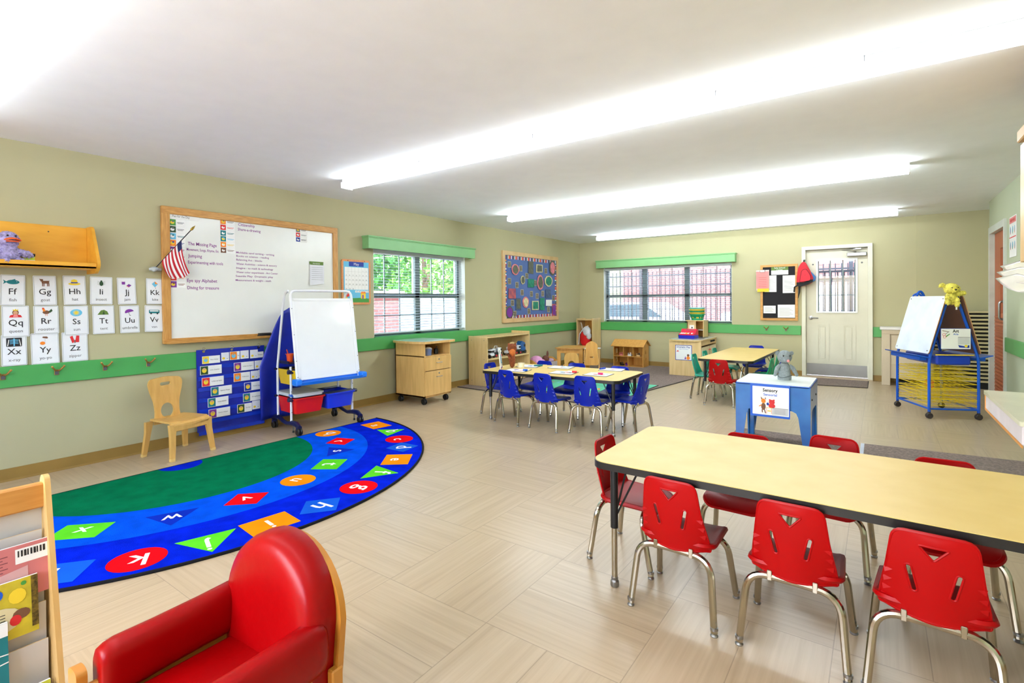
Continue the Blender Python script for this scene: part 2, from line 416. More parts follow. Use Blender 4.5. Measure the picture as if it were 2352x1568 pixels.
def blind(w,P,label,units,tilt,pitch=.0345):
    a0,a1,z0,z1=w; root=thing('venetian_blind',label,'blind',P((a0+a1)/2,.06,z0+.03))
    o=V(root.location); 
    def tr(mb):
        mb.v=[v-o for v in mb.v]; return mb
    sl=MB(); z=z1-.07; k=0; c,s=math.cos(tilt),math.sin(tilt); hw=.024
    while z>z0+.06:
        e=[]
        for a in (a0+.012,a1-.012):
            for u,dz in ((-hw,0),(0,.0025),(hw,0)):
                e.append(V(P(a,.06+u*c,z+u*s+dz)))
        sl.add(e,[(0,1,4,3),(1,2,5,4)],SLAT); z-=pitch
    th=sl
    tr(sl).build('slats',root,smooth=0)
    r=MB(); p=P(a0+.01,.035,z0+.035); q=P(a1-.01,.085,z0+.052); r.box(min(p[0],q[0]),max(p[0],q[0]),min(p[1],q[1]),max(p[1],q[1]),p[2],q[2],SLAT,b=.003)
    tr(r).build('bottom_rail',root)
    h=MB(); p=P(a0+.01,.03,z1-.05); q=P(a1-.01,.09,z1-.006); h.box(min(p[0],q[0]),max(p[0],q[0]),min(p[1],q[1]),max(p[1],q[1]),p[2],q[2],SLAT,b=.003); tr(h).build('head_rail',root)
    cd=MB(); n=units*2+1
    for i in range(n):
        a=a0+.1+(a1-a0-.2)*i/(n-1)
        for d in (.036,.084): cd.tube([P(a,d,z0+.05),P(a,d,z1-.05)],.0012,SLAT,n=4)
    tr(cd).build('ladder_cords',root)
    return root
blind(W1,PL,'white slatted blind over the left wall window behind the teacher cabinet, green leaves behind it','blind') if False else None
blind(W1,PL,'white venetian blind over the left wall window with trees behind',2,math.radians(8),.036)
blind(W2,PB,'white venetian blind over the wide back wall window, fence behind',3,math.radians(-6),.034)
def valance(P,a0,a1,label):
    root=thing('window_valance',label,'valance',P((a0+a1)/2,0,1.9)); o=V(root.location)
    mb=MB(); 
    def bx(m_,a,b,d0,d1,z,y,mm,bev=.003):
        p=P(a,-d0,z); q=P(b,-d1,y); m_.box(min(p[0],q[0]),max(p[0],q[0]),min(p[1],q[1]),max(p[1],q[1]),z,y,mm,b=bev)
    bx(mb,a0,a1,.1,.12,1.90,2.04,VALG); bx(mb,a0,a0+.02,.002,.1,1.90,2.04,VALG); bx(mb,a1-.02,a1,.002,.1,1.90,2.04,VALG)
    mb.v=[v-o for v in mb.v]; mb.build('valance_board',root)
    cr=MB(); bx(cr,a0-.012,a1+.012,.002,.135,2.04,2.055,VALG); bx(cr,a0-.006,a1+.006,.002,.128,2.028,2.04,VALG); cr.v=[v-o for v in cr.v]; cr.build('crown_moulding',root)
valance(PL,-5.50,-3.52,'pale green box valance above the left wall window')
valance(PB,.44,3.06,'pale green box valance above the wide back wall window')
# ---------------------------------------------------------------- back door
DOORP=mat('door_paint',(214,210,190),.45,var=.015)
fr=MB(); 
fr.box(4.05,4.105,-.05,.12,0,2.03,WFR,b=.003); fr.box(4.925,4.985,-.05,.12,0,2.03,WFR,b=.003); fr.box(4.05,4.985,-.05,.12,2.03,2.085,WFR,b=.003)
dr=struct(fr,'door_1')
leafm=MB(); dx0,dx1,dz0,dz1=4.107,4.923,.03,2.028; yy=.035
win=(4.27,4.77,1.05,1.85)
wallgrid([dx0,win[0],win[1],dx1],[dz0,win[2],win[3],dz1],[win],lambda a,b,c,d:leafm.box(a,b,yy,yy+.045,c,d,DOORP),leafm,DOORP)
for px0,px1 in ((4.245,4.42),(4.59,4.77)):
    leafm.sheet(rrect(px0,.25,px1,.85,.004),DOORP,lambda u,v,w:(u,yy-w,v),th=.008,holes=[rrect(px0+.028,.278,px1-.028,.822,.004)])
    leafm.box(px0+.05,px1-.05,yy-.006,yy,.30,.80,DOORP,b=.004)
leaf=leafm.build('door_leaf',dr)
k=MB(); k.box(dx0+.005,dx1-.01,yy-.004,yy,.035,.215,mat('kick_plate',(152,150,148),.4,metal=.6)); k.build('kick_plate',leaf)
g=MB(); g.sheet(rrect(win[0]-.025,win[2]-.025,win[1]+.025,win[3]+.025,.01),WHITE,lambda u,v,w:(u,yy-w,v),th=.012,holes=[rrect(win[0],win[2],win[1],win[3],.004)]); g.build('glazing_bead',leaf)
g=MB(); g.box(win[0],win[1],yy+.02,yy+.024,win[2],win[3],GLASS); g.build('pane',leaf)
g=MB()
for i in (1,2): x=win[0]+(win[1]-win[0])*i/3; g.box(x-.008,x+.008,yy+.012,yy+.022,win[2],win[3],WINF)
g.box(win[0],win[1],yy+.012,yy+.022,1.30,1.312,WINF)
for x in (win[0],win[1]-.012): g.box(x,x+.012,yy+.01,yy+.02,win[2],win[3],WINF)
g.build('muntin_bars',leaf,smooth=0)
h=MB(); h.lathe([(0,-.006),(.032,-.006),(.032,.004),(.014,.008),(.012,.045),(0,.045)],STEEL,ax=frame((4.17,yy,.945),(1,0,0),(0,0,1)))
h.tube(rpath([(4.17,yy-.045,.945),(4.2,yy-.048,.947),(4.275,yy-.045,.943)],.01),[.011]*7+[.008] if False else .01,STEEL); h.build('lever_handle',leaf)
h=MB(); h.box(4.66,4.91,-.045,yy-.002,1.9,1.955,STEEL,b=.006); h.tube([(4.78,-.05,1.965),(4.60,-.12,1.99),(4.78,-.04,2.02)],.009,STEEL); h.box(4.72,4.84,-.052,-.03,2.0,2.02,STEEL); h.build('door_closer',leaf)
h=MB()
for x in (4.20,4.85): h.lathe([(0,-.004),(.014,-.004),(.01,.006),(0,.008)],GREYINK,ax=frame((x,yy,1.80),(1,0,0),(0,0,1)))
h.build('door_bolt',leaf)
h=MB(); h.box(4.05,4.985,-.07,.1,0,.02,mat('door_threshold',(196,176,150),.5)); h.build('threshold',dr)
# ---------------------------------------------------------------- brown side door
DBR=mat('brown_door_wood',(184,100,64),.45,gcol=(170,86,50),scale=6,stretch=(6,6,.6)); GREYF=mat('grey_door_frame',(206,212,204),.5)
fr=MB(); y0,y1=D2[0],D2[1]
fr.box(RW-.02,RW+.14,y0-.05,y0+.02,0,2.02,GREYF); fr.box(RW-.02,RW+.14,y1-.02,y1+.05,0,2.02,GREYF); fr.box(RW-.02,RW+.14,y0-.05,y1+.05,2.02,2.10,GREYF)
d2=struct(fr,'door_2')
lf=MB(); wn=(-1.62,-1.30,1.06,1.82); X0=RW+.03
wallgrid([y0+.022,wn[0],wn[1],y1-.022],[.01,wn[2],wn[3],2.018],[wn],lambda a,b,c,d:lf.box(X0,X0+.045,a,b,c,d,DBR),lf,DBR); l2=lf.build('door_leaf',d2)
g=MB(); g.box(X0+.02,X0+.025,wn[0],wn[1],wn[2],wn[3],GLASS); g.build('pane',l2)
g=MB(); 
for i in range(22):
    z=.12+i*.042; g.box(X0-.014,X0,y0+.12,y1-.1,z,z+.024,DBR,b=.004)
g.build('louver',l2)
g=MB(); g.tube(rpath([(X0,-1.66,1.0),(X0-.06,-1.66,1.0),(X0-.06,-1.66,1.2),(X0,-1.66,1.2)],.04),.011,STEEL); g.build('pull_handle',l2)
g=MB(); g.box(X0-.004,X0,-1.58,-1.50,.87,1.09,WHITE); 
for i in range(5): g.box(X0-.006,X0-.003,-1.56,-1.52,.9+.035*i,.915+.035*i,INK)
g.build('push_sign',l2)
# blank corridor wall seen through the brown door's pane
# ---------------------------------------------------------------- strip lights
LENS=mat('lit_lens',(247,252,255),.4,var=0,emit=LAMP); HOUS=mat('lamp_housing',(232,232,230),.5,var=.01)
GG='linear strip lights on the ceiling'
def strip(x0,x1,y,label,joints,pw=1):
    r=thing('strip_light',label,'ceiling light',((x0+x1)/2,y,H),group=None)
    cx=(x0+x1)/2; a,b=x0-cx,x1-cx
    m=MB(); m.box(a,b,-.055,.055,-.035,0,HOUS,b=.003)
    for j in joints: m.box(j-cx-.002,j-cx+.002,-.0565,.0565,-.036,0,GREYINK)
    m.build('housing',r)
    e=MB(); LN=mat('lit_lens_%.2f'%pw,(238,249,255),.4,var=0,emit=LAMP*pw); pr=[(-.066,-.034),(-.066,-.062),(-.052,-.078),(-.03,-.085),(.03,-.085),(.052,-.078),(.066,-.062),(.066,-.034)]
    e.sheet(pr,LN,lambda u,v,w:(a+w,u,v),th=b-a); e.build('diffuser',r)
    for q in (a,b):
        c=MB(); c.box(q-.004,q+.004,-.067,.067,-.087,-.03,HOUS,b=.002); c.build('end_cap',r)
    for s_ in (-1,1):      # added area lamps along the lens sides, brightening the ceiling
        ld=bpy.data.lights.new('tube_light','AREA'); ld.shape='RECTANGLE'; ld.size=b-a-.04; ld.size_y=.03; ld.energy=SIDE*(b-a)*pw; ld.color=(.86,.95,1)
        lo=bpy.data.objects.new('tube_light',ld); COL.objects.link(lo); lo.parent=r
        n_=V((0,s_*math.cos(.1),math.sin(.1))); lo.matrix_local=M.Translation((0,s_*.0675,-.048))@(-n_).to_track_quat('Z','X').to_matrix().to_4x4() if 0 else M.Translation((0,s_*.0675,-.048))@frame((0,0,0),(1,0,0),V((1,0,0)).cross(n_)*-1 if 0 else (-n_).cross(V((1,0,0))))
strip(.85,5.6,-6.34,'long white ceiling strip light nearest above the red chairs, second row from camera',(1.9,3.05,4.3,5.0),.7)
strip(.9,5.28,-3.70,'white ceiling strip light in the middle row above the blue chairs',(2.4,3.85),2.0)
strip(.86,5.27,-.89,'white ceiling strip light nearest the back wall window',(2.4,3.85),1.0)
strip(.5,5.6,-9.005,'white ceiling strip light cut off by the upper left corner of the photo',(2.4,3.85),.6)
#strip(.86,5.3,-11.6,'ceiling strip light behind the camera position',(2.4,3.85))
# ================================================================ OUTSIDE
PAVE=mat('pale_concrete',(205,202,196),.9,bump=.3,bscale=60); GRS=mat('lawn',(120,176,80),.9,var=.3,scale=3)  # ground made pale to bounce daylight up onto the ceiling
def brickmat(name,c1,c2,mo):
    m=bpy.data.materials.new(name); m.use_nodes=True; n=m.node_tree; b=n.nodes['Principled BSDF']
    tc=n.nodes.new('ShaderNodeTexCoord'); mp=n.nodes.new('ShaderNodeMapping'); mp.inputs['Rotation'].default_value=(PI/2,0,0); br=n.nodes.new('ShaderNodeTexBrick')
    sp=n.nodes.new('ShaderNodeSeparateXYZ'); cb=n.nodes.new('ShaderNodeCombineXYZ'); ad=n.nodes.new('ShaderNodeMath')
    n.links.new(tc.outputs['Object'],sp.inputs[0]); n.links.new(sp.outputs[0],ad.inputs[0]); n.links.new(sp.outputs[1],ad.inputs[1])
    n.links.new(ad.outputs[0],cb.inputs[0]); n.links.new(sp.outputs[2],cb.inputs[1]); n.links.new(cb.outputs[0],br.inputs['Vector'])
    br.inputs['Color1'].default_value=[s2l(x) for x in c1]+[1]; br.inputs['Color2'].default_value=[s2l(x) for x in c2]+[1]; br.inputs['Mortar'].default_value=[s2l(x) for x in mo]+[1]
    br.inputs['Scale'].default_value=1; br.inputs['Brick Width'].default_value=.22; br.inputs['Row Height'].default_value=.075; br.inputs['Mortar Size'].default_value=.01
    n.links.new(br.outputs[0],b.inputs['Base Color']); b.inputs['Roughness'].default_value=.9; return m
BRK=brickmat('red_brick',(140,80,78),(128,70,68),(148,104,100))
mb=MB(); mb.box(-40,40,-30,40,-.35,-.25,PAVE); g=struct(mb,'ground',smooth=0)
mb=MB(); mb.box(-30,-1.2,-12,3,-.262,-.252,GRS); g=mb.build('lawn',smooth=0); tag(g,'green lawn outside the left wall window','lawn'); g['kind']='stuff'
# brick building across the way (behind the back wall)
r=thing('brick_building','long red brick building behind the iron fence outside the back windows','building',(6,11,-.25))
mb=MB(); mb.box(-9.8,9,0,4,0,5.5,BRK); mb.build('wall',r,smooth=0)
mb=MB(); mb.box(-10,9.2,-.4,4.2,5.5,5.8,mat('roof_edge',(120,116,110),.8)); mb.build('roof',r,smooth=0)
r2=thing('neighbour_house','pale yellow-green building seen through the left end of the back window','building',(-9.2,17,-.25))
mb=MB(); mb.box(-6,6,0,5,0,4.5,mat('pale_siding',(130,136,100),.8)); mb.build('wall',r2,smooth=0)
mb=MB(); mb.sheet([(-6.5,0),(6.5,0),(6.5,.1),(0,2.4),(-6.5,.1)],mat('grey_roof',(120,124,120),.9),lambda u,v,w:(u,-.5+w,4.5+v),th=6); mb.build('roof',r2,smooth=0)
# iron fence
IRON=mat('dark_iron',(12,18,34),.5,var=.1)
r=thing('iron_fence','dark iron picket fence outside the wide back window','fence',(3,4.2,-.25),0)
mb=MB()
for z in (.25,1.9,2.18): mb.box(-9,3.2,-.02,.02,z-.02,z+.02,IRON)
mb.build('rail',r,smooth=0)
mb=MB()
x=-9
while x<3.2: mb.box(x-.012,x+.012,-.009,.009,.05,2.3,IRON); x+=.118
pk=mb.build('pickets',r,smooth=0); pk['kind']='stuff'
for i in range(5):
    mb=MB(); x=-8.2+i*2.44; mb.box(x-.04,x+.04,-.04,.04,0,2.45,IRON); mb.box(x-.05,x+.05,-.05,.05,2.45,2.49,IRON); mb.build('post',r,smooth=0)
# parked vehicles
CARW=mat('white_car_paint',(190,192,196),.25,var=.01); CARG=mat('car_glass',(60,76,84),.1,var=.05); TYRE=mat('tyre_rubber',(24,24,24),.8)
def car(x,y,rz,label,van=0):
    r=thing('car',label,'car',(x,y,-.25),rz)
    L=2.35
    pr=[(-L,.35),(-L+.05,.75),(-L+.9,.95),(-1.0,1.42),(.9,1.45),(1.7,.98),(L-.05,.85),(L,.35)] if not van else [(-L,.35),(-L,1.1),(-L+.5,1.2),(-L+.95,1.85),(L-.2,1.9),(L,1.1),(L,.35)]
    mb=MB(); mb.sheet(pr,CARW,lambda u,v,w:(u,w-.9,v),th=1.8); mb.build('car_body',r)
    wn=[(-1.35,1.0),(-.95,1.36),(.8,1.39),(1.4,1.0)] if not van else [(-1.75,1.22),(-1.35,1.75),(-.3,1.78),(-.3,1.22)]
    for s in (-1,1):
        mb=MB(); mb.sheet(wn,CARG,lambda u,v,w:(u,s*.905+w*s,v),th=.01); mb.build('side_window',r)
    for sx in (-1.45,1.45):
        for s in (-1,1):
            mb=MB(); mb.lathe([(0,-.1),(.3,-.1),(.33,-.06),(.33,.06),(.3,.1),(0,.1)],TYRE,n=20,ax=frame((sx,s*.85,.33),(1,0,0),(0,0,1))); mb.build('wheel',r)
    return r
car(-1.6,6.5,0,'white car parked behind the iron fence at the left of the back window')
car(3.5,7.6,.1,'white van parked behind the iron fence at the middle of the back window',1)
car(8.6,6.8,0,'white car parked farthest right behind the iron fence')
# trees, white fence and brick outside the left window
LEAF=mat('foliage',(46,104,26),.7,var=.35,scale=5); LEAF2=mat('foliage_light',(96,150,50),.7,var=.3,scale=5); BARK=mat('bark',(92,74,58),.9)
def tree(x,y,h,r_,label,lf):
    t=thing('tree',label,'tree',(x,y,-.25))
    mb=MB(); mb.tube([(0,0,0),(.05,.03,h*.4),(0,0,h*.8)],[.14,.1,.05],BARK); mb.build('trunk',t)
    mb=MB(); rnd=random.Random(int(x*13+y*7))
    for i in range(2600):
        a=rnd.uniform(0,2*PI); b=math.acos(rnd.uniform(-1,1)); q=r_*rnd.uniform(.55,1.0)*(1+.15*math.sin(5*a)*math.sin(3*b))
        c=V((math.cos(a)*math.sin(b)*q,math.sin(a)*math.sin(b)*q,h*.62+math.cos(b)*q*1.05))
        s=rnd.uniform(.06,.13); e1=V((rnd.uniform(-1,1),rnd.uniform(-1,1),rnd.uniform(-1,1))).normalized()*s; e2=e1.cross(V((rnd.uniform(-1,1),rnd.uniform(-1,1),.3))).normalized()*s*.6
        mb.add([c-e1,c+e2,c+e1,c-e2],[(0,1,2,3)],lf)
    o=mb.build('foliage',t,smooth=0); return t
for i,(x,y,h,rr,lb,lf) in enumerate([(-6.5,-1.2,4.2,1.8,'dark green tree seen at the left of the left wall window',LEAF),(-7,2.4,4.6,1.9,'bushy green tree in the middle of the left wall window',LEAF2),(-6.4,6.3,4.2,1.9,'green tree seen at the right of the left wall window',LEAF),(-12.6,2.2,6.6,2.6,'tall tree farthest behind the white panel fence',LEAF),(-12.6,8.2,6.4,2.6,'second tall tree farther right behind the white panel fence',LEAF2),(-12,-4.2,6.2,2.6,'tall tree behind the brick pier outside',LEAF)]): tree(x,y,h,rr,lb,lf)
r=thing('panel_fence','white panel fence below the trees outside the left wall window','fence',(-3.7,1.68,-.25))
PFW=mat('panel_white',(150,160,172),.6)
for i in range(5):
    mb=MB(); mb.box(-.03,.03,-3.4+i*1.3+.04,-3.4+(i+1)*1.3-.04,.05,1.7,PFW); mb.build('fence_panel',r,smooth=0)
    mb=MB(); mb.box(-.05,.05,-3.45+i*1.3,-3.35+i*1.3,0,1.8,PFW); mb.build('post',r,smooth=0)
mb=MB(); mb.box(-4.1,-3.4,-4.6,-1.85,-.25,1.42,BRK); mb.box(-4.2,-3.3,-4.7,-1.8,1.42,1.5,mat('coping_stone',(190,184,172),.8)); tag(mb.build('brick_pier',smooth=0),'red brick pier left of the white panel fence outside','wall')

gt=thing('iron_gate','dark blue iron gate outside the back door','gate',(5.0,1.6,-.25))
mb=MB()
for z in (.35,1.86,2.0): mb.box(-1.3,1.3,-.025,.025,z-.02,z+.02,IRON)
mb.build('rail',gt,smooth=0)
for i in range(26): mb=MB(); x=-1.25+i*.1; mb.box(x-.011,x+.011,-.011,.011,.08,2.0,IRON); mb.build('bar',gt,smooth=0)
# ================================================================ LEFT WALL ITEMS
# --- whiteboard
wb=thing('whiteboard','large oak framed whiteboard with purple handwriting on the left wall','whiteboard',(0,-6.74,1.5))
def rel(mb,o): 
    o=V(o.location); mb.v=[v-o for v in mb.v]; return mb
Y0,Y1,Z0,Z1=-7.63,-5.86,.905,2.105
mb=MB(); mb.box(.004,.012,Y0+.05,Y1-.05,Z0+.04,Z1-.05,mat('whiteboard_surface',(232,233,228),.22,var=.01)); rel(mb,wb).build('writing_surface',wb)
for a,b,c,d,mm in ((Y0,Y1,Z1-.065,Z1,OAK),(Y0,Y1,Z0,Z0+.045,OAK),(Y0,Y0+.065,Z0+.04,Z1-.06,OAKV),(Y1-.06,Y1,Z0+.04,Z1-.06,OAKV)):
    mb=MB(); mb.box(.0,.03,a,b,c,d,mm,b=.004); rel(mb,wb).build('frame_rail',wb)
mb=MB(); mb.box(.03,.075,Y0+.02,Y1-.02,Z0,Z0+.014,OAK,b=.003); mb.box(.069,.075,Y0+.02,Y1-.02,Z0+.01,Z0+.024,OAK); rel(mb,wb).build('marker_tray',wb)
mb=MB(); R_=random.Random(3)
LINES=[('The Missing Page',-7.419,-7.173,1.797,.03),('Movement, Songs, Rhyme, Etc',-7.43,-7.155,1.744,.024),('Jumping',-7.418,-7.303,1.688,.03),('Experimenting with tools',-7.421,-7.118,1.63,.028),('Eye spy Alphabet',-7.43,-7.173,1.465,.03),('Diving for treasure',-7.429,-7.157,1.40,.03),('Citizenship',-6.972,-6.81,2.02,.028),('Share-a-drawing',-6.976,-6.752,1.974,.026),
('Moldable sand writing - writing',-6.994,-6.612,1.748,.018),('Books on science - reading',-6.994,-6.668,1.714,.018),('Balancing Act - blocks',-6.995,-6.74,1.678,.018),('Water Activities - science & sensory',-6.995,-6.585,1.638,.019),('Imagine - to math & technology',-6.996,-6.625,1.598,.018),('Water color experiment - Art Center',-6.997,-6.575,1.558,.018),('Seaside Play  Dramatic play',-7.002,-6.627,1.52,.018),('Measurement & weight - math',-7.003,-6.649,1.48,.018)]
for t,a,b,z,h in LINES:
    mb=MB(); mb.text(t,LW(a,z-h/2,.0125),h,MARK,'l',width=b-a,bold=.012); rel(mb,wb).build('handwriting',wb,smooth=0)
# schedule strips with picture cards
def card_strip(y0,y1,z1,z0,cols,label,title=None,tc=None,loc=None):
    r=thing('schedule_strip',label,'schedule cards',(.0125,(y0+y1)/2,(z0+z1)/2)); o=V(r.location); n=len(cols); h=(z1-z0)/n
    for i,(c,tcol) in enumerate(cols):
        m_=MB(); zt=z1-i*h; zb=zt-h+.002; w_=y1-y0
        m_.box(.0125,.0135,y0,y1,zb,zt,PAPER); sq=min(h*.92,w_*.42)
        m_.poly([(0,0),(sq,0),(sq,zt-zb-.004),(0,zt-zb-.004)],LW(y0+.002,zb+.002,.0137),c)
        cx=sq*.5; rr=sq*.3; m_.poly(ell(cx,(zt-zb)*.45,rr,rr*.8,10),LW(y0+.002,zb+.002,.0139),PAPER if i%3 else YEL); m_.poly(ell(cx+rr*.3,(zt-zb)*.62,rr*.5,rr*.5,8),LW(y0+.002,zb+.002,.0141),tcol)
        m_.poly([(0,0),(w_-sq-.02,0),(w_-sq-.02,h*.07),(0,h*.07)],LW(y0+sq+.012,zb+h*.5,.0137),tcol); m_.poly([(0,0),(w_-sq-.035,0),(w_-sq-.035,h*.07),(0,h*.07)],LW(y0+sq+.016,zb+h*.36,.0137),tcol)
        m_.v=[v-o for v in m_.v]; m_.build('picture_card',r,smooth=0)
    if title:
        m_=MB(); m_.box(.0136,.0146,y0,y0+.25,z1+.004,z1+.05,PAPER); m_.text(title,LW(y0+.03,z1+.018,.015),.02,INK,'l',width=.14); m_.v=[v-o for v in m_.v]; m_.build('title_card',r,smooth=0)
    return r
card_strip(-7.572,-7.44,2.0,1.395,[(GRASS,GREYINK),(DKGRN,GREYINK),(LBLUE,TEAL),(ORANGE,DBLUE),(PURP,PURP),(REDP,GREYINK),(YEL,GREYINK),(LBLUE,DBLUE),(REDP,ORANGE),(PURP,BROWN)] ,'tall strip of picture schedule cards at the left edge of the whiteboard','Plan for the Day')
card_strip(-7.14,-7.005,2.055,1.73,[(ORANGE,GREYINK),(REDP,REDP),(TEAL,TEAL),(TEAL,LBLUE),(ORANGE,YEL),(BROWN,BROWN)],'shorter strip of six picture cards at the whiteboard top middle')
card_strip(-6.37,-6.237,2.058,1.905,[(GREYINK,GREYINK),(REDP,GREYINK),(DBLUE,INK)],'strip of three picture cards at the whiteboard upper right')
mb=MB(); PW=mat('note_paper',(228,228,236),.6,var=.01); mb.sheet([(0,0),(.175,.02),(.185,.25),(.01,.26)],PW,lambda u,v,w:(.016+.012*(1-v/.26)**2+w,-6.22+u,1.445+v),th=.001,grid=.05)
mb.poly([(.002,.225),(.175,.225),(.176,.262),(.003,.262)],LW(-6.22,1.445,.0178),OLIVE); mb.text('Newsletter',LW(-6.13,1.68,.018),.014,PAPER,width=.09)
for i in range(7): mb.poly([(.02,0),(.16,0),(.16,.002),(.02,.002)],LW(-6.22,1.64-i*.022,.03),GREYINK)
tag(mb.build('notice_paper'),'curled white notice with a green heading at the whiteboard right side','notice')
mb=MB(); mb.box(.03,.062,-6.81,-6.677,.9195,.942,BLACK,b=.006,seg=2); mb.box(.032,.06,-6.805,-6.68,.93,.956,mat('felt_black',(40,40,44),.9),b=.003); tag(mb.build('whiteboard_eraser'),'black felt eraser lying on the whiteboard tray','eraser')
mb=MB(); mb.box(.0125,.018,-7.575,-7.565,1.318,1.342,BLACK,R=M.Rotation(.3,3,'X')); tag(mb.build('magnet'),'small black magnet on the whiteboard below the card strip','magnet')
# --- flag on the board's left edge
fg=thing('flag','small red and white striped flag on a black stick, tilted from the whiteboard frame','flag',(.05,-7.69,1.56))
A=V((0.0,0,0)); B=V((.10,.27,.375))
mb=MB(); mb.tube([A,B*.92],.004,BLACK); mb.build('pole',fg)
mb=MB(); d=B.normalized(); mb.tube([B*.9,B*.93,B*.97,B*1.02],[.005,.011,.009,.001],mat('brass_tip',(170,140,60),.3,metal=1)); mb.build('spear_tip',fg)
mb=MB(); n=13; nl=16; q=B*.78; FR=mat('flag_red',(188,8,34),.7); FW_=mat('flag_white',(238,232,236),.7); FB=mat('flag_blue',(24,34,90),.7)
P=[]
for i in range(n+1):
    row=[]
    t=i/n; base=A+B*(.16+.50*t)        # along the stick
    for j in range(nl+1):
        s=j/nl; drop=s*(.10+.13*t+.03*math.sin(2*t)); row.append(base+V((.012*math.sin(9*t+3*s)*s+.004,(.05+.02*t)*s*s-.025*s*math.sin(7*t)*.4,-drop*(1.35-.25*t))))
    P.append(row)
for i in range(n):
    for j in range(nl):
        mm=FR if i%2==0 else FW_
        if i>=10 and j<4: mm=FB
        mb.add([P[i][j],P[i+1][j],P[i+1][j+1],P[i][j+1]],[(0,1,2,3)],mm)
mb.build('flag_cloth',fg,merge=True)
mb=MB(); mb.ball((0,-.01,-.01),(.03,.035,.022),mat('clear_tape',(190,200,205),.15,var=.1),seg=8,noise=.2); mb.box(-.05,-.01,-.03,.05,-.02,.0,mat('clear_tape',(1,1,1))); mb.build('holder',fg)
# --- calendar
cal=thing('calendar','wooden framed monthly calendar reading May on the left wall','calendar',(.002,-5.6,1.5)); cy,cz=-5.6,1.5
mb=MB(); mb.sheet(rrect(-.205,-.27,.205,.26,.03),mat('calendar_wood',(222,150,92),.5,gcol=(206,130,74),stretch=(1,8,8)),lambda u,v,w:(w,u,v),th=.014); mb.build('board',cal)
fr_=frame((.0145,0,0),(0,1,0),(0,0,1)); mb=MB()
mb.poly([(-.18,-.245),(.18,-.245),(.18,.235),(-.18,.235)],fr_,LBLUE); mb.poly([(-.105,.18),(.105,.18),(.105,.235),(-.105,.235)],fr_,DBLUE,.0004); mb.text('May',frame((.0156,0,.192),(0,1,0),(0,0,1)),.033,PAPER)
mb.poly([(-.165,-.095),(.17,-.095),(.17,.17),(-.165,.17)],fr_,PAPER,.0004)
mb.poly([(-.18,-.245),(.18,-.245),(.18,-.2),(.06,-.19),(-.18,-.2)],fr_,GRASS,.0006); mb.poly([(.06,-.2),(.13,-.2),(.13,-.14),(.06,-.14)],fr_,YEL,.0008); mb.poly([(.08,-.2),(.1,-.2),(.1,-.155),(.08,-.155)],fr_,PURP,.001); mb.poly([(.05,-.14),(.14,-.14),(.12,-.118),(.07,-.118)],fr_,ORANGE,.001)
mb.poly([(-.18,-.24),(-.1,-.24),(-.17,-.13)],fr_,YEL,.001); mb.poly(ell(-.13,-.15,.03,.03,10),fr_,REDP,.0012); mb.poly([(-.09,-.23),(-.05,-.23),(-.07,-.17)],fr_,TEAL,.0012)
d=1
for row in range(5):
    for c in range(7):
        if row==0 and c<5: continue
        x=-.145+c*.048; z=.12-row*.053
        if d<=26: mb.text(str(d),frame((.0152,x,z),(0,1,0),(0,0,1)),.016,INK)
        d+=1
for i,t in enumerate(('27','28','29','30','31')): 
    x=-.005+i*.04; mb.poly([(x-.016,-.118),(x+.016,-.118),(x+.016,-.1),(x-.016,-.1)] if 0 else [(x-.017,-.128),(x+.017,-.128),(x+.017,-.104),(x-.017,-.104)],fr_,PAPER,.0009); mb.text(t,frame((.0158,x,-.124),(0,1,0),(0,0,1)),.014,INK)
for i in range(1,7): mb.poly([(-.165+i*.048,-.095),(-.164+i*.048,-.095),(-.164+i*.048,.17),(-.165+i*.048,.17)],fr_,GREYINK,.0006)
for i in range(1,5): mb.poly([(-.165,.17-i*.053),(.17,.17-i*.053),(.17,.1707-i*.053),(-.165,.1707-i*.053)],fr_,GREYINK,.0006)
mb.build('calendar_sheet',cal,smooth=0)
mb=MB()
for y in (-.12,.12): mb.ball((.016,y,.245),(.004,.005,.005),BLACK,seg=8)
mb.build('tack',cal)
# --- bulletin board with children's art
bb=thing('bulletin_board','framed blue bulletin board of childrens paintings by the far left corner','bulletin board',(0,-1.8,1.5)); 
b0,b1,bz0,bz1=-2.70,-.91,.897,2.097; BF=mat('light_wood_frame',(214,180,130),.5,gcol=(200,162,110),scale=6)
mb=MB(); mb.sheet([(b0,bz0),(b1,bz0),(b1,bz1),(b0,bz1)],BF,lambda u,v,w:(.0+w,u,v),th=.03,holes=[[(b0+.07,bz0+.07),(b1-.05,bz0+.07),(b1-.05,bz1-.07),(b0+.07,bz1-.07)]]); rel(mb,bb).build('frame',bb)
mb=MB(); mb.box(.004,.01,b0+.06,b1-.04,bz0+.06,bz1-.06,mat('blue_backing_paper',(84,110,168),.8,var=.08,scale=2)); rel(mb,bb).build('backing_paper',bb)
mb=MB(); cs=[REDP,PAPER,TEAL,ORANGE,DBLUE,PAPER,PURP,BROWN]; i=0; y=b0+.07
while y<b1-.07:
    mb.box(.0105,.012,y,y+.02,bz0+.07,bz0+.12,cs[i%8]); mb.box(.0105,.012,y,y+.02,bz1-.13,bz1-.075,cs[(i*3+1)%8]); y+=.024; i+=1
z=bz0+.12
while z<bz1-.14:
    mb.box(.0105,.012,b0+.07,b0+.12,z,z+.02,cs[i%8]); mb.box(.0105,.012,b1-.1,b1-.055,z,z+.02,cs[(i*3)%8]); z+=.024; i+=1
bd_=rel(mb,bb).build('patterned_border',bb,smooth=0)
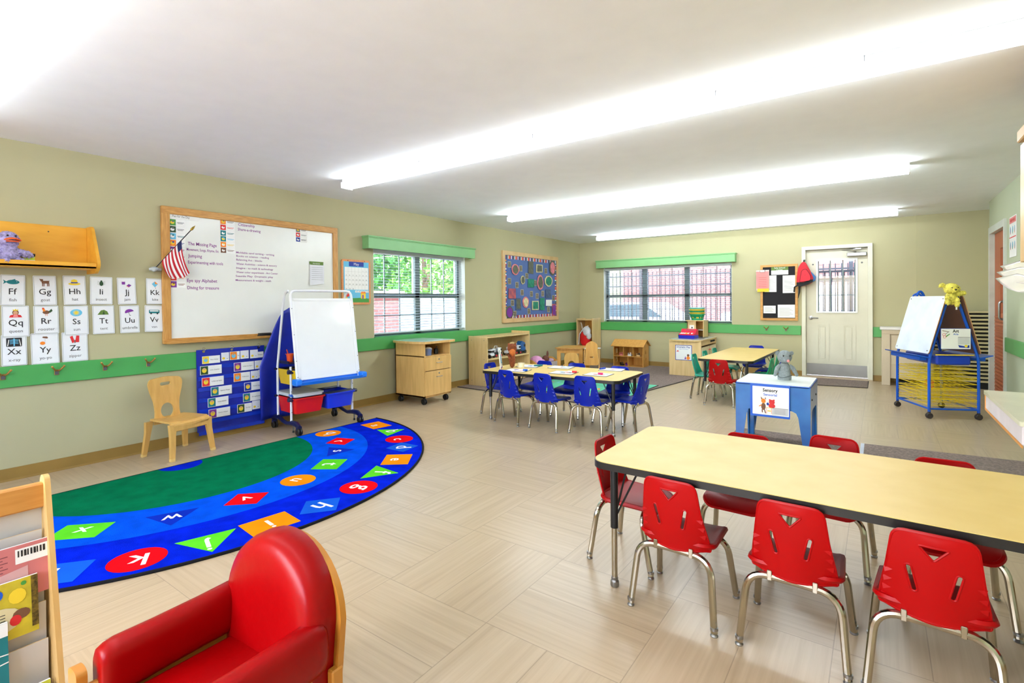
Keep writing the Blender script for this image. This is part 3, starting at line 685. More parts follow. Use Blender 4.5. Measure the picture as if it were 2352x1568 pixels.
OLV=mat('art_olive',(96,100,84),.7,var=.15,scale=25); PKA=mat('art_pink',(226,132,140),.7,var=.15,scale=20); GNA=mat('art_green',(28,134,104),.7,var=.2,scale=20); MAR=mat('art_maroon',(130,72,100),.7,gcol=(200,96,88),scale=12); CRM=mat('art_cream',(214,206,160),.7,var=.15,scale=20); PHO=mat('photo_print',(120,112,90),.4,var=.4,scale=60); SLT=mat('art_slate',(74,96,128),.7,var=.15,scale=18)
ART=[('o',-2.335,1.797,0.222,0.187,PKA,OLV,'oval pink-edged painting at upper left'),('r',-1.856,1.855,0.162,0.214,OLV,None,'tall dark olive painting at top middle'),('r',-1.575,1.847,0.224,0.150,CRM,OLV,'cream painting with olive strokes at top'),('o',-1.116,1.882,0.227,0.285,OLV,PKA,'large oval pink and black painting at upper right'),('o',-2.111,1.625,0.136,0.156,CRM,OLV,'small cream edged painting at middle left'),('r',-1.854,1.574,0.200,0.150,GNA,None,'dark green square painting at centre'),('o',-1.545,1.596,0.218,0.274,PKA,OLV,'tall pink-rimmed painting at centre right'),('o',-1.254,1.628,0.287,0.210,CRM,GNA,'round green painting with cream rim'),('r',-2.438,1.387,0.215,0.165,MAR,None,'maroon and orange painting at left'),('r',-1.269,1.393,0.172,0.158,SLT,None,'slate blue painting at right'),('r',-2.255,1.208,0.156,0.206,SLT,OLV,'grey blue tall painting at lower middle'),('o',-2.030,1.236,0.194,0.196,PKA,CRM,'coral painting with white blotches'),('r',-1.719,1.177,0.225,0.163,CRM,GNA,'cream square with green centre'),('r',-1.489,1.202,0.158,0.217,GNA,None,'narrow teal painting at lower right'),('r',-1.254,1.222,0.215,0.113,PAPER,None,'white caption card at lower right'),('o',-2.520,1.068,0.228,0.218,OLV,PURP,'dark round painting in lower left corner'),('r',-1.074,1.084,0.147,0.229,MAR,PURP,'purple painting in lower right corner')]
for k,(sh,X,Y,w_,h_,c,c2,lb) in enumerate(ART):
    y,z,ww,hh=X,Y,w_,h_; R__=random.Random(k)
    m_=MB(); 
    if sh=='o':
        o_=[(ww/2*math.cos(t)*(1+R__.uniform(-.06,.06)),hh/2*math.sin(t)*(1+R__.uniform(-.05,.05))) for t in [2*PI*i/18 for i in range(18)]]
    else: o_=[(-ww/2,-hh/2),(ww/2,-hh/2+R__.uniform(-.01,.01)),(ww/2,hh/2),(-ww/2+R__.uniform(-.01,.01),hh/2)]
    m_.sheet(o_,c,lambda u,v,w:(.018+w+.01*abs(u/ww),u,v),th=.0015)
    if c2: m_.sheet([(p[0]*.72,p[1]*.78) for p in o_],c2,lambda u,v,w:(.0285+w*.3-.008*(1-abs(2*u/ww))*0+.0,u,v),th=.001)
    o=m_.build('painting',smooth=0,loc=(0,y,z)); tag(o,lb+' of the bulletin board','childrens painting','paintings pinned on the bulletin board')
k=0
for y,z in [(-2.494,1.874),(-2.160,1.823),(-1.337,1.816),(-1.973,1.700),(-2.498,1.593),(-2.279,1.534),(-1.703,1.583),(-2.124,1.407),(-1.831,1.383),(-1.643,1.348),(-1.452,1.392),(-2.417,1.227),(-1.916,1.078),(-1.256,1.096),(-2.347,1.039),(-1.070,1.313)]:
    m_=MB(); m_.box(.013,.0145,-.045,.045,-.05,.05,CRM); m_.poly([(-.04,-.045),(.04,-.045),(.04,.045),(-.04,.045)],frame((.0148,0,0),(0,1,0),(0,0,1)),PHO)
    o=m_.build('photo_print',smooth=0,loc=(0,y,z)); tag(o,'small photo print pinned between the paintings of the bulletin board','photo','small photo prints on the bulletin board')
# --- alphabet cards
def P2(o,m): return (o,m)
CARDS=[('Ff','fish',-8.5665,1.361,.13,.22,'fish'),('Gg','goat',-8.393,1.361,.13,.22,'goat'),('Hh','hat',-8.22,1.365,.137,.226,'hat'),('Ii','insect',-8.053,1.364,.145,.22,'insect'),('Jj','jam',-7.883,1.363,.128,.22,'jam'),('Kk','kite',-7.68,1.362,.13,.22,'kite'),
('Qq','queen',-8.555,1.137,.145,.224,'queen'),('Rr','rooster',-8.388,1.143,.142,.208,'rooster'),('Ss','sun',-8.212,1.133,.148,.225,'sun'),('Tt','tent',-8.041,1.132,.142,.226,'tent'),('Uu','umbrella',-7.865,1.13,.136,.226,'umbrella'),('Vv','van',-7.69,1.13,.14,.226,'van'),
('Xx','x-ray',-8.565,.93,.135,.222,'xray'),('Yy','yo-yo',-8.397,.93,.158,.23,'yoyo'),('Zz','zipper',-8.223,.93,.156,.226,'zipper')]
def pic(mb,kind,F):
    def p(pts,m,l=0): mb.poly(pts,F,m,l)
    if kind=='fish': p(ell(0,0,.03,.014,16),TEAL); p([(-.025,0),(-.045,.014),(-.04,0),(-.045,-.014)],TEAL,.0001); p([(-.01,.012),(.01,.02),(.012,.01)],TEAL,.0002); p(ell(.018,.003,.002,.002,6),PAPER,.0003)
    if kind=='goat': p(rrect(-.015,-.006,.022,.012,.005),BROWN); p([(-.018,.006),(-.026,.024),(-.008,.022),(-.006,.008)],BROWN,.0001); [p([(x,-.024),(x+.004,-.024),(x+.005,-.004),(x,-.004)],BROWN,.0002) for x in (-.013,-.006,.011,.018)]; p([(.02,.01),(.024,.018),(.022,.004)],BROWN,.0001)
    if kind=='hat': p(ell(0,-.008,.032,.009,18),YEL); p([(-.018,-.006),(-.016,.018),(0,.023),(.015,.018),(.018,-.006)],YEL,.0001); p([(-.018,-.004),(-.018,.003),(.018,.003),(.018,-.004)],DBLUE,.0002)
    if kind=='insect': p(ell(0,-.002,.011,.016,14),DKGRN); p(ell(0,.015,.006,.006,8),DKGRN); [p([(s*.008,z),(s*.022,z+.008),(s*.022,z+.0065),(s*.008,z-.0015)][::s],DKGRN) for s in (1,-1) for z in (-.012,-.002,.008)]
    if kind=='jam': p(rrect(-.028,-.004,-.008,.018,.003),PURP); p(rrect(-.026,.016,-.01,.022,.001),PAPER,.0001); p([(0,-.012),(.016,-.022),(.03,-.01),(.014,0)],PURP,.0001); p([(-.004,-.014),(.014,-.026),(.016,-.022),(0,-.012)],PINK,.0002)
    if kind=='kite': p([(0,.024),(.02,.004),(0,-.02),(-.02,.004)],LBLUE); p([(0,.024),(.02,.004),(0,.004)],ORANGE,.0001); p([(0,-.02),(.006,-.028),(.002,-.03)],REDP)
    if kind=='queen': p(ell(0,.004,.015,.017,14),BROWN); p(ell(0,.002,.011,.013,14),SKIN,.0001); p([(-.03,-.026),(.03,-.026),(.024,-.012),(0,-.006),(-.024,-.012)],PURP if 0 else REDP,.0002); p([(-.012,-.024),(.012,-.024),(.008,-.008),(-.008,-.008)],PINK,.0003); p([(-.012,.016),(-.012,.027),(-.006,.02),(0,.028),(.006,.02),(.012,.027),(.012,.016)],YEL,.0003)
    if kind=='rooster': p(ell(0,-.002,.018,.012,14),BROWN); p([(-.014,.002),(-.02,.02),(-.008,.022),(-.002,.006)],ORANGE,.0001); p([(.01,0),(.026,.02),(.032,.006),(.02,-.006)],DKGRN,.0001); p([(-.02,.02),(-.018,.028),(-.01,.027),(-.008,.021)],REDP,.0002); [p([(x,-.026),(x+.002,-.026),(x+.002,-.01),(x,-.01)],ORANGE) for x in (-.004,.004)]
    if kind=='sun': p(ell(0,0,.032,.024,18),LBLUE); [p([(0,0),(.017*math.cos(t-.15),.017*math.sin(t-.15)),(.017*math.cos(t+.15),.017*math.sin(t+.15))],YEL,.0001) for t in [k*PI/5 for k in range(10)]]; p(ell(0,0,.010,.010,12),YEL,.0002)
    if kind=='tent': p([(-.034,-.016),(.03,-.016),(.022,.006),(.004,.018),(-.014,.014)],OLIVE); p([(-.006,-.016),(.008,-.016),(.002,.012)],DKGRN,.0001)
    if kind=='umbrella': p(ell(0,0,.028,.022,12,20,200),PURP); p([(-.001,-.024),(.002,-.024),(-.006,.006),(-.009,.006)],GREYINK); p([(.0,-.024),(.008,-.02),(.008,-.023),(.002,-.027)],GREYINK)
    if kind=='van': p(rrect(-.034,-.012,.034,.014,.006),TEAL); p([(-.028,.002),(.028,.002),(.028,.01),(-.028,.01)],PAPER,.0001); [p(ell(x,-.013,.006,.006,10),INK,.0002) for x in (-.02,.02)]
    if kind=='xray': p(rrect(-.036,-.028,.036,.026,.004),INK); p([(-.003,-.024),(.003,-.024),(.003,.022),(-.003,.022)],LBLUE,.0001); [p([(-.02,z-.004),(0,z),(0,z+.003),(-.02,z-.001)],LBLUE,.0002) for z in (-.008,.0,.008,.015)]; [p([(0,z),(.02,z-.004),(.02,z-.001),(0,z+.003)],LBLUE,.0002) for z in (-.008,.0,.008,.015)]; [p([(s*.022,.016),(s*.025,.016),(s*.032,-.024),(s*.028,-.024)][::s],PAPER,.0002) for s in (1,-1)]
    if kind=='yoyo': p(ell(-.012,-.016,.013,.011,14),ORANGE); p([(-.012,.018),(.012,.012),(.016,.02),(.01,.026),(-.01,.027)],BROWN); p([(-.001,-.008),(0,-.008),(.002,.014),(.001,.014)],GREYINK,.0001)
    if kind=='zipper': p([(-.026,.016),(-.012,.024),(0,-.02),(-.014,-.026)],REDP); p([(.008,.024),(.024,.022),(.022,-.022),(.0,-.022)],REDP,.0001); p([(-.003,-.026),(.003,-.026),(.003,-.006),(-.003,-.006)],GREYINK,.0002)
for i,(L_,w_,y,z,cw,ch,kd) in enumerate(CARDS):
    rr=random.Random(i+4); F=frame((0,0,0),(0,1,0),(0,0,1)); mb=MB(); lean=rr.uniform(.004,.012)
    mb.sheet(rrect(-cw/2,-ch/2,cw/2,ch/2,.006),mat('laminated_card',(232,234,238),.25,var=.01),lambda u,v,w:(.004+w+(.5-v/ch)*lean,u,v),th=.001)
    def Fo(dy,dz,l=0): return frame((.0056+lean*(.5-dz/ch)+.0006+l,dy,dz),(0,1,-.0) ,(-lean/ch,0,1))
    b_=[(-cw/2+.005,-ch/2+.005),(cw/2-.005,-ch/2+.005),(cw/2-.005,ch/2-.005),(-cw/2+.005,ch/2-.005)]
    t_=.0012
    for (p,q) in zip(b_,b_[1:]+b_[:1]):
        if abs(p[1]-q[1])<1e-6: mb.poly([(min(p[0],q[0]),p[1]-t_/2),(max(p[0],q[0]),p[1]-t_/2),(max(p[0],q[0]),p[1]+t_/2),(min(p[0],q[0]),p[1]+t_/2)],Fo(0,0),DKGRN)
        else: mb.poly([(p[0]-t_/2,min(p[1],q[1])),(p[0]+t_/2,min(p[1],q[1])),(p[0]+t_/2,max(p[1],q[1])),(p[0]-t_/2,max(p[1],q[1]))],Fo(0,0),DKGRN)
    mb.text(L_,Fo(0,-.03),.044,INK,bold=.006); mb.text(w_,Fo(0,-.08),.022,GREYINK,bold=.004)
    pic(mb,kd,Fo(0,.058,.0002)@M.Scale(1.15,4))
    o=mb.build('alphabet_card',smooth=0,loc=(0,y,z)); o.rotation_euler=(rr.uniform(-.025,.025),0,0)
    tag(o,'white alphabet card %s with a picture of %s on the left wall'%(L_,{'xray':'an x-ray','yoyo':'a yo-yo','insect':'an insect','umbrella':'an umbrella','jam':'jam'}.get(kd,'a '+kd)),'alphabet card','alphabet cards on the left wall')
# --- wall shelf with the stuffed duck
sh=thing('wall_shelf','honey coloured wooden wall shelf above the alphabet cards','shelf',(0,-8.5,1.52)); SY=-8.13
mb=MB(); mb.box(.0,.018,-.9,SY+8.5-.01,.04,.33,SHELFW,b=.004); mb.build('back_panel',sh)
mb=MB(); mb.box(.018,.24,-.9,SY+8.5-.012,.0,.022,SHELFW,b=.004); mb.box(.222,.24,-.9,SY+8.5-.012,.0,.045,SHELFW,b=.003); mb.build('shelf_board',sh)
mb=MB(); mb.sheet([(0,-.03),(.19,-.03),(.235,-.0),(.25,.03),(.25,.06),(.13,.31),(.1,.335),(0,.335)],SHELFW,lambda u,v,w:(u,SY+8.5-.012+w,v),th=.02); mb.build('end_panel',sh)
for nm,(yy_,lb) in {'a':(-8.33,1)}.items(): pass
mb=MB(); mb.ball((.02,.13,.28),(.004,.005,.005),BLACK,seg=6); mb.build('screw',sh)
FUR=mat('lavender_fur',(186,176,224),.95,var=.2,scale=50,bump=.8,bscale=90)
def fluff(o,mt,n,ln,seed=1,parent=None):
    pass
def furry(mb,c,r,mt,R=None,n=220,l=.012,seed=0):
    """a plush body lobe covered with short tufts of pile"""
    mb.ball(c,r,mt,seg=18,R=R,noise=.02); rn=random.Random(seed)
    r=V(r) if hasattr(r,'__len__') else V((r,r,r))
    for i in range(n):
        z=rn.uniform(-1,1); t=rn.uniform(0,2*PI); s=math.sqrt(1-z*z); q=V((s*math.cos(t)*r.x,s*math.sin(t)*r.y,z*r.z)); nn=V((q.x/r.x**2,q.y/r.y**2,q.z/r.z**2)).normalized()
        if R is not None: q=R@q; nn=R@nn
        p=V(c)+q*.97; a=nn.orthogonal().normalized()*l*.35; a.rotate(M.Rotation(rn.uniform(0,6),3,nn)); tip=p+nn*l*.8+V((rn.uniform(-.3,.3),rn.uniform(-.3,.3),-.5))*l*.6
        mb.add([p-a,p+a,tip],[(0,1,2)],mt)
dk=thing('stuffed_duck','fluffy lavender toy duck with an orange beak sitting on the wall shelf','stuffed toy',(.13,-8.615,1.543),.25)
mb=MB(); furry(mb,(0,0,.07),(.06,.07,.075),FUR,n=420,seed=1); furry(mb,(.01,0,.165),(.055,.06,.058),FUR,n=380,seed=2); 
for s in (-1,1):
    furry(mb,(.03,s*.085,.075),(.02,.055,.022),FUR,R=M.Rotation(s*-.3,3,'X'),n=160,seed=3+s)
    furry(mb,(.06,s*.04,.018),(.05,.025,.02),FUR,n=140,seed=7+s)
mb.build('body',dk)
mb=MB(); BK=mat('orange_beak',(244,96,12),.6); mb.sheet(ell(0,0,.042,.046,16),BK,lambda u,v,w:(.055+u*.8+.02,v,.16+.012*(1-(v/.04)**2)-abs(u)*.2+w),th=.006,grid=.012); mb.sheet(ell(0,0,.03,.034,16),BK,lambda u,v,w:(.052+u*.8+.02,v,.147+w),th=.006); mb.build('beak',dk)
for s in (-1,1): mb=MB(); mb.ball((.062,s*.022,.19),.0065,BLACK,seg=8); mb.build('eye',dk)
mb=MB(); mb.box(-.04,.04,-.03,.03,0,.055,mat('box_green_yellow',(190,214,30),.4)); mb.box(-.042,.042,-.032,.032,.055,.075,BLACK); mb.box(-.0,.041,-.0305,.0305,.0,.03,PAPER); o=mb.build('small_box',loc=(.09,-8.50,1.545)); tag(o,'small yellow-green box with black lid behind the toy duck','box')
# --- pocket chart on the rail
pc=thing('pocket_chart','royal blue pocket chart of job cards hanging below the whiteboard','pocket chart',(.03,-7.055,.45))
py0,py1,pz0,pz1=-7.37,-6.74,.08,.832
mb=MB(); mb.sheet([(py0,pz0),(py1,pz0),(py1,pz1),(py0,pz1)],ROYAL,lambda u,v,w:(.026+w+.008*math.sin((u-py0)*11)*max(0,(.3-v))*3,u,v),th=.003,grid=.05); rel(mb,pc).build('backing',pc)
CLP=mat('clear_blue_pocket',(24,60,200),.15,var=.1)
for i in range(7):
    mb=MB(); z=.695-i*.1; mb.sheet([(py0+.01,z-.045),(py1-.01,z-.045),(py1-.01,z-.01),(py0+.01,z-.01)],CLP,lambda u,v,w:(.0345+w*.5,u,v),th=.001); rel(mb,pc).build('pocket',pc)
for y in (-7.31,-7.06,-6.80):
    mb=MB(); mb.lathe([(.008,-.001),(.012,-.001),(.012,.002),(.008,.002)],CHROME,ax=frame((.032,y,.815),(0,1,0),(0,0,1)),n=12); mb.tube(arc((.034,y,.835),.016,-90,230,10,(0,1,0),(0,0,1)),.0015,CHROME,n=5); rel(mb,pc).build('hanging_ring',pc)
PC=[(-7.325,-7.169,.702,.771,YEL,'Door Holder'),(-7.158,-7.087,.714,.791,None,''),(-7.081,-6.988,.715,.794,ORANGE,'Cleanup'),(-6.982,-6.902,.717,.796,None,''),(-6.89,-6.813,.713,.799,None,''),(-6.812,-6.753,.713,.771,PAPER,'Helper'),
(-7.344,-7.156,.601,.70,DKGRN,'Line Leader'),(-7.045,-6.851,.602,.695,PURP,'Librarian'),(-6.845,-6.766,.603,.696,None,''),(-7.333,-7.141,.494,.607,REDP,'Librarian'),(-7.047,-6.889,.502,.598,ORANGE,'Caboose'),(-6.883,-6.81,.505,.588,None,''),(-6.808,-6.745,.51,.592,None,''),
(-7.256,-7.067,.398,.515,TEAL,'Equipment Manager'),(-6.951,-6.755,.399,.505,DBLUE,'Weather Reporter'),(-7.282,-7.098,.297,.421,TEAL,'Classroom Ambassador'),(-6.962,-6.765,.294,.413,TEAL,'Songleader'),(-7.277,-7.085,.194,.322,PURP,'Snack Helper'),(-7.019,-6.878,.197,.299,DKGRN,'Table Helper'),(-6.875,-6.798,.208,.301,None,'')]
for k,(a,b,c,d,cl,t) in enumerate(PC):
    w_=b-a; h_=min(d-c,.082); mb=MB(); mb.box(-.0006,.0006,-w_/2,w_/2,-h_/2,h_/2,PAPER); F=frame((.001,0,0),(0,1,0),(0,0,1))
    if cl is not None and cl is not PAPER:
        s=h_*.92; x=-w_/2+.004; mb.poly([(x,-s/2),(x+s*.85,-s/2),(x+s*.85,s/2),(x,s/2)],F,cl); mb.poly(ell(x+s*.42,0,s*.27,s*.3,12),F,YEL if cl is not YEL and cl is not ORANGE else LBLUE,.0002); mb.poly(ell(x+s*.42,s*.18,s*.16,s*.13,10),F,SKIN,.0004)
        mb.text(t,frame((.0012,x+s*.85+(w_-s*.9)/2,-.005),(0,1,0),(0,0,1)),.011,INK,width=(w_-s)*.75)
    elif cl is None:
        mb.poly([(-w_/2+.003,-h_/2+.003),(w_/2-.003,-h_/2+.003),(w_/2-.003,h_/2-.003),(-w_/2+.003,h_/2-.003)],F,PW); mb.poly(ell(-w_*.2,-h_*.2,.013,.011,10),F,YEL,.0003); mb.poly(ell(w_*.25,-h_*.25,.004,.004,6),F,GREYINK,.0003)
    else: mb.text(t,frame((.0012,0,-.005),(0,1,0),(0,0,1)),.012,INK)
    o=mb.build('job_card',smooth=0,loc=(.0362+.0014*(k%5),(a+b)/2,c+h_/2+.0)); 
    rows=['top','second','third','fourth','fifth','bottom']; rw=0 if c>.65 else 1 if c>.6 else 2 if c>.49 else 3 if c>.39 else 4 if c>.29 else 5
    if cl is not None: tag(o,'job card reading %s in the %s row of the blue pocket chart'%(t,rows[rw]),'job card','job cards in the pocket chart')
    else: tag(o,'small blank name card with a yellow animal in the %s row of the pocket chart'%rows[rw],'name card','blank name cards in the pocket chart')
# --- coat hooks on the rail
HW=mat('hook_brass',(176,132,70),.4,metal=.6); HB=mat('hook_plate_grey',(84,84,92),.5)
def hook(P_,label,rz,first=[None]):
    if first[0] is None:
        r=thing('coat_hook',label,'coat hook',P_,rz); mb=MB(); mb.box(-.014,.014,-.006,0,-.03,.012,HW,b=.002); mb.box(-.011,.011,-.0085,-.005,-.026,-.002,HB); mb.build('plate',r)
        for s in (-1,1):
            mb=MB(); mb.tube(rpath([(s*.006,-.004,.004),(s*.014,-.03,.008),(s*.034,-.045,.036)],.015),[.007]*1+[.006]*6+[.005]*0+[.008] if False else .006,HW,n=7); mb.ball((s*.034,-.045,.037),.008,HW,seg=8); mb.build('prong',r)
        first[0]=r; return r
    return dup(first[0],P_,rz,label)
for i,(y,lb) in enumerate([(-8.629,'leftmost brass coat hook at the photo edge on the green rail'),(-8.338,'brass coat hook on the green rail under the Yy card'),(-8.042,'brass coat hook on the green rail right of the zipper card'),(-7.744,'brass coat hook on the green rail left of the wooden chair back')]):
    o=hook((.022,y,.755),lb,PI/2); o['group']='brass coat hooks on the green rails'
for x,lb in ((3.53,'left brass coat hook on the back rail beside the door'),(3.82,'right brass coat hook on the back rail nearest the door')):
    o=hook((x,-.022,.755),lb,0); o['group']='brass coat hooks on the green rails'
# ================================================================ CHILD CHAIRS
def chair_holes(tri=True):
    h=[]
    t=[(-.041,.252),(.041,.252),(.003,.208),(-.003,.208)]
    h.append([(a.x,a.y) for a in rpath([(0,.252,0)]+[(p[0],p[1],0) for p in t[1:]]+[(p[0],p[1],0) for p in t[:1]]+[(-.001,.252,0)],.008,3)][:-1])
    for s in (-1,1):
        a=V((s*.066,.168)); b=V((s*.05,.095)); d=(b-a).normalized(); n=V((-d.y,d.x)); o=[]
        for k in range(7):
            th=PI*k/6; o.append(a+(n*math.cos(th)-d*math.sin(th))*.0092)
        for k in range(7):
            th=PI*k/6; o.append(b+(-n*math.cos(th)+d*math.sin(th))*.0092)
        h.append([(p.x,p.y) for p in o])
    return h
def back_outline():
    P=[(-.108,.285),(.108,.285),(.124,.16),(.142,.05),(.148,-.008),(.132,-.004),(.08,-.010),(0,-.014),(-.08,-.010),(-.132,-.004),(-.148,-.008),(-.142,.05),(-.124,.16)]
    o=[]; n=len(P)
    for i in range(n):
        a,b,c=V(P[i-1]),V(P[i]),V(P[(i+1)%n]); r=.03 if i in (0,1) else .014
        A=b+(a-b).normalized()*min(r,(a-b).length*.45); B=b+(c-b).normalized()*min(r,(c-b).length*.45)
        for k in range(5):
            t=k/4; q=A*(1-t)**2+b*2*t*(1-t)+B*t*t; o.append((q.x,q.y))
    # gentle crown along the top edge
    return [(x,y+.010*(1-(x/.11)**2) if y>.27 else y) for x,y in o]
def bmap_(u,v,w):
    u*=.9; v*=.91
    wing=max(0,(.17-v)/.17); y=-.128-.042*max(0,v)/.3-.006*math.sin(max(0,v)/.3*PI)+ (u*u)*(1.3+1.5*wing)
    return (u,y-w,.283+v)
def seat_map(u,v,w):
    z=.298+.010*(u/.16)**2-.0*v-.030*max(0,(v-.09)/.08)**2-.008*math.exp(-((v)/.08)**2-(u/.1)**2)+.012*max(0,(-.07-v)/.05)
    return (u,v,z-w)
def make_chair(name,label,pmat,base=(.165,.155)):
    fx,fy=base
    r=thing(name,label,'chair')
    mb=MB(); mb.sheet(back_outline(),pmat,bmap_,th=.007,holes=chair_holes(),grid=.02)
    # raised lip around the handle hole and ribs on the back of the wings
    for s in (-1,1):
        for k in range(4):
            v=.03+k*.036; u0=.112+.008*(3-k)/3; p=V(bmap_(s*(u0-.004),v,.007)); q=V(bmap_(s*(u0+.022),v+.004,.007))
            mb.add([p,q,V(bmap_(s*(u0+.018),v-.014,.016)),V(bmap_(s*(u0-.004),v,.0072))],[(0,1,2),(0,2,3)],pmat)
    hl=chair_holes()
    for h in hl: mb.tube([bmap_(x,y,.006) for x,y in h],.0035,pmat,n=6,closed=True)
    ol=back_outline(); mb.tube([bmap_(x,y,.0035) for x,y in ol],.0052,pmat,n=6,closed=True)
    mb.build('backrest',r)
    mb=MB(); so=rrect(-.142,-.112,.142,.165,.045,6); so=[(x*(1-.10*(y>.0)*(y/.165)),y) for x,y in so]
    mb.sheet(so,pmat,seat_map,th=.02,grid=.03); mb.tube([seat_map(x,y,.010) for x,y in so],.011,pmat,n=6,closed=True); mb.build('seat',r)
    for sy,yt,zt in ((-1,-.115,.262),(1,.09,.262)):
        for sx in (-1,1):
            foot=(sx*fx,sy*fy,.012); top=(sx*.125,yt,zt)
            pts=rpath([foot,(sx*.142,yt+(sy*fy-yt)*.12,zt),(0,yt,zt)],.07,7)
            mb=MB(); mb.tube(pts,.0128,CHROME,n=10); d=(V(foot)-V(pts[1])).normalized()
            l_=mb.build('leg',r)
            g=MB(); F=M.Translation(V(foot)); g.lathe([(0,-.012),(.013,-.012),(.0145,-.008),(.010,-.003),(.005,.001),(.005,.012),(.0142,.012),(.0142,.022),(.0,.024)],STEEL,n=12,ax=F); g.build('glide',l_)
    for s in (-1,1):
        mb=MB(); mb.tube([(s*.07,-.12,.262),(s*.07,-.115,.272),(s*.07,.09,.274),(s*.07,.095,.262)],.006,BLACK,n=6); mb.box(s*.07-.008,s*.07+.008,-.13,-.104,.25,.286,CHROME,b=.002); mb.build('seat_bracket',r)
    return r
rc=make_chair('child_chair','',RED)
FAM='red child chairs round the big front table'; FAMB='blue child chairs round the table with paper sheets'; FAMG='child chairs round the far table'
used=[False]
def place(x,y,rz,label,group,col=None,sc=1):
    """rz=0: the sitter faces +Y"""
    if not used[0]: used[0]=True; o=rc; o.location=(x,y,0); o.rotation_euler=(0,0,rz); o['label']=label; o['group']=group
    else: o=dup(rc,(x,y,0),rz,label,group,{RED.name:col} if col else None)
    o.scale=(sc,sc,sc); return o
R=math.radians
place(4.398,-7.343,R(-2),'red child chair at the near side of the big front table, leftmost of three',FAM)
place(4.81,-7.345,R(-1),'red child chair at the near side of the big front table, middle of three',FAM)
place(5.19,-7.365,R(-2),'red child chair at the near side of the big front table, rightmost of three',FAM)
place(4.075,-7.085,R(-92),'red child chair seen from the side at the left end of the big front table',FAM)
place(4.50,-6.775,R(178),'red child chair across the big front table, mostly hidden, below the blue sensory bin',FAM)
place(4.86,-6.60,R(176),'red child chair pushed back across the big front table with its whole handle hole showing',FAM)
place(5.29,-6.765,R(183),'red child chair across the big front table near the right photo edge',FAM)
place(5.64,-7.36,R(0),'red child chair at the right edge of the photo, only its chromed legs in view',FAM)
place(1.985,-5.12,R(-8),'blue child chair at the near side of the craft table, leftmost of three',FAMB,BLUEC)
place(2.42,-5.125,R(-5),'blue child chair at the near side of the craft table, middle of three',FAMB,BLUEC)
place(2.83,-5.07,R(3),'blue child chair at the near side of the craft table, rightmost of three',FAMB,BLUEC)
place(1.60,-4.87,R(-90),'blue child chair at the left end of the craft table behind the puppet display',FAMB,BLUEC)
place(3.10,-4.80,R(84),'blue child chair at the right end of the craft table, side view',FAMB,BLUEC)
place(1.87,-4.55,R(176),'blue child chair across the craft table at the left',FAMB,BLUEC)
place(2.31,-4.55,R(182),'blue child chair across the craft table in the middle',FAMB,BLUEC)
place(2.83,-4.57,R(180),'blue child chair across the craft table at the right',FAMB,BLUEC)
TEALC=mat('teal_green_plastic',(14,160,130),.3,var=.03)
place(3.55,-3.07,R(-5),'red child chair at the near end of the far table',FAMG,RED)
place(3.27,-2.72,R(-90),'teal green child chair on the left side of the far table, nearest the camera',FAMG,TEALC)
place(3.27,-2.22,R(-90),'teal green child chair on the left side of the far table, in the middle',FAMG,TEALC)
place(3.27,-1.72,R(-90),'teal green child chair on the left side of the far table, farthest from the camera',FAMG,TEALC)
place(3.87,-2.72,R(88),'green child chair on the right side of the far table, nearest the camera',FAMG,GREENC)
place(3.87,-2.30,R(90),'green child chair on the right side of the far table, behind the grey puppet',FAMG,GREENC)
place(3.86,-1.80,R(92),'blue child chair on the right side of the far table, farther back',FAMG,BLUEC)
place(3.55,-1.18,R(180),'blue child chair at the far end of the far table',FAMG,BLUEC)
# ================================================================ TABLES
def table(name,label,cx,cy,L,W,h,rz,legs,r=.07,inset=.08,cat='table'):
    t=thing(name,label,cat,(cx,cy,0),rz)
    mb=MB(); mb.sheet(rrect(-L/2+.003,-W/2+.003,L/2-.003,W/2-.003,r),TABLET,lambda u,v,w:(u,v,h-.004+w),th=.004); mb.build('tabletop',t)
    mb=MB(); mb.sheet(rrect(-L/2,-W/2,L/2,W/2,r,8),BLK2,lambda u,v,w:(u,v,h-.031+w),th=.0285); mb.build('edge_band',t)
    for sx in (-1,1):
        for sy in (-1,1):
            x,y=sx*(L/2-inset),sy*(W/2-inset)
            mb=MB(); mb.tube([(x,y,h-.03),(x,y,h*.46)],.0165,BLACK,n=12); mb.box(x-.035,x+.035,y-.035,y+.035,h-.036,h-.03,BLACK); l_=mb.build('leg',t)
            mb=MB(); mb.tube([(x,y,h*.47),(x,y,.035)],.0125,CHROME,n=12); mb.build('lower_leg',l_)
            mb=MB(); mb.lathe([(0,0),(.017,0),(.019,.006),(.018,.024),(.013,.03),(.015,.034),(.015,.042),(0,.044)],STEEL,n=14,c=(x,y,0)); mb.build('glide',l_)
            mb=MB(); mb.tube([(x,y,h*.52),(x-sx*.11,y-sy*.02,h-.03)],.0045,BLACK,n=6); mb.tube([(x,y,h*.52),(x-sx*.03,y-sy*.09,h-.03)],.0045,BLACK,n=6); mb.build('brace',l_)
    return t
table('activity_table','long maple topped table with black edge in the right foreground, red chairs round it',4.965,-7.105,1.86,.75,.56,0,4)
table('activity_table','maple topped table with craft sheets and blue chairs round it',2.375,-4.87,1.54,.73,.525,R(2.5),4)
table('activity_table','far maple topped table by the back wall with teal and green chairs',3.565,-2.13,.64,1.80,.53,R(-1),4)
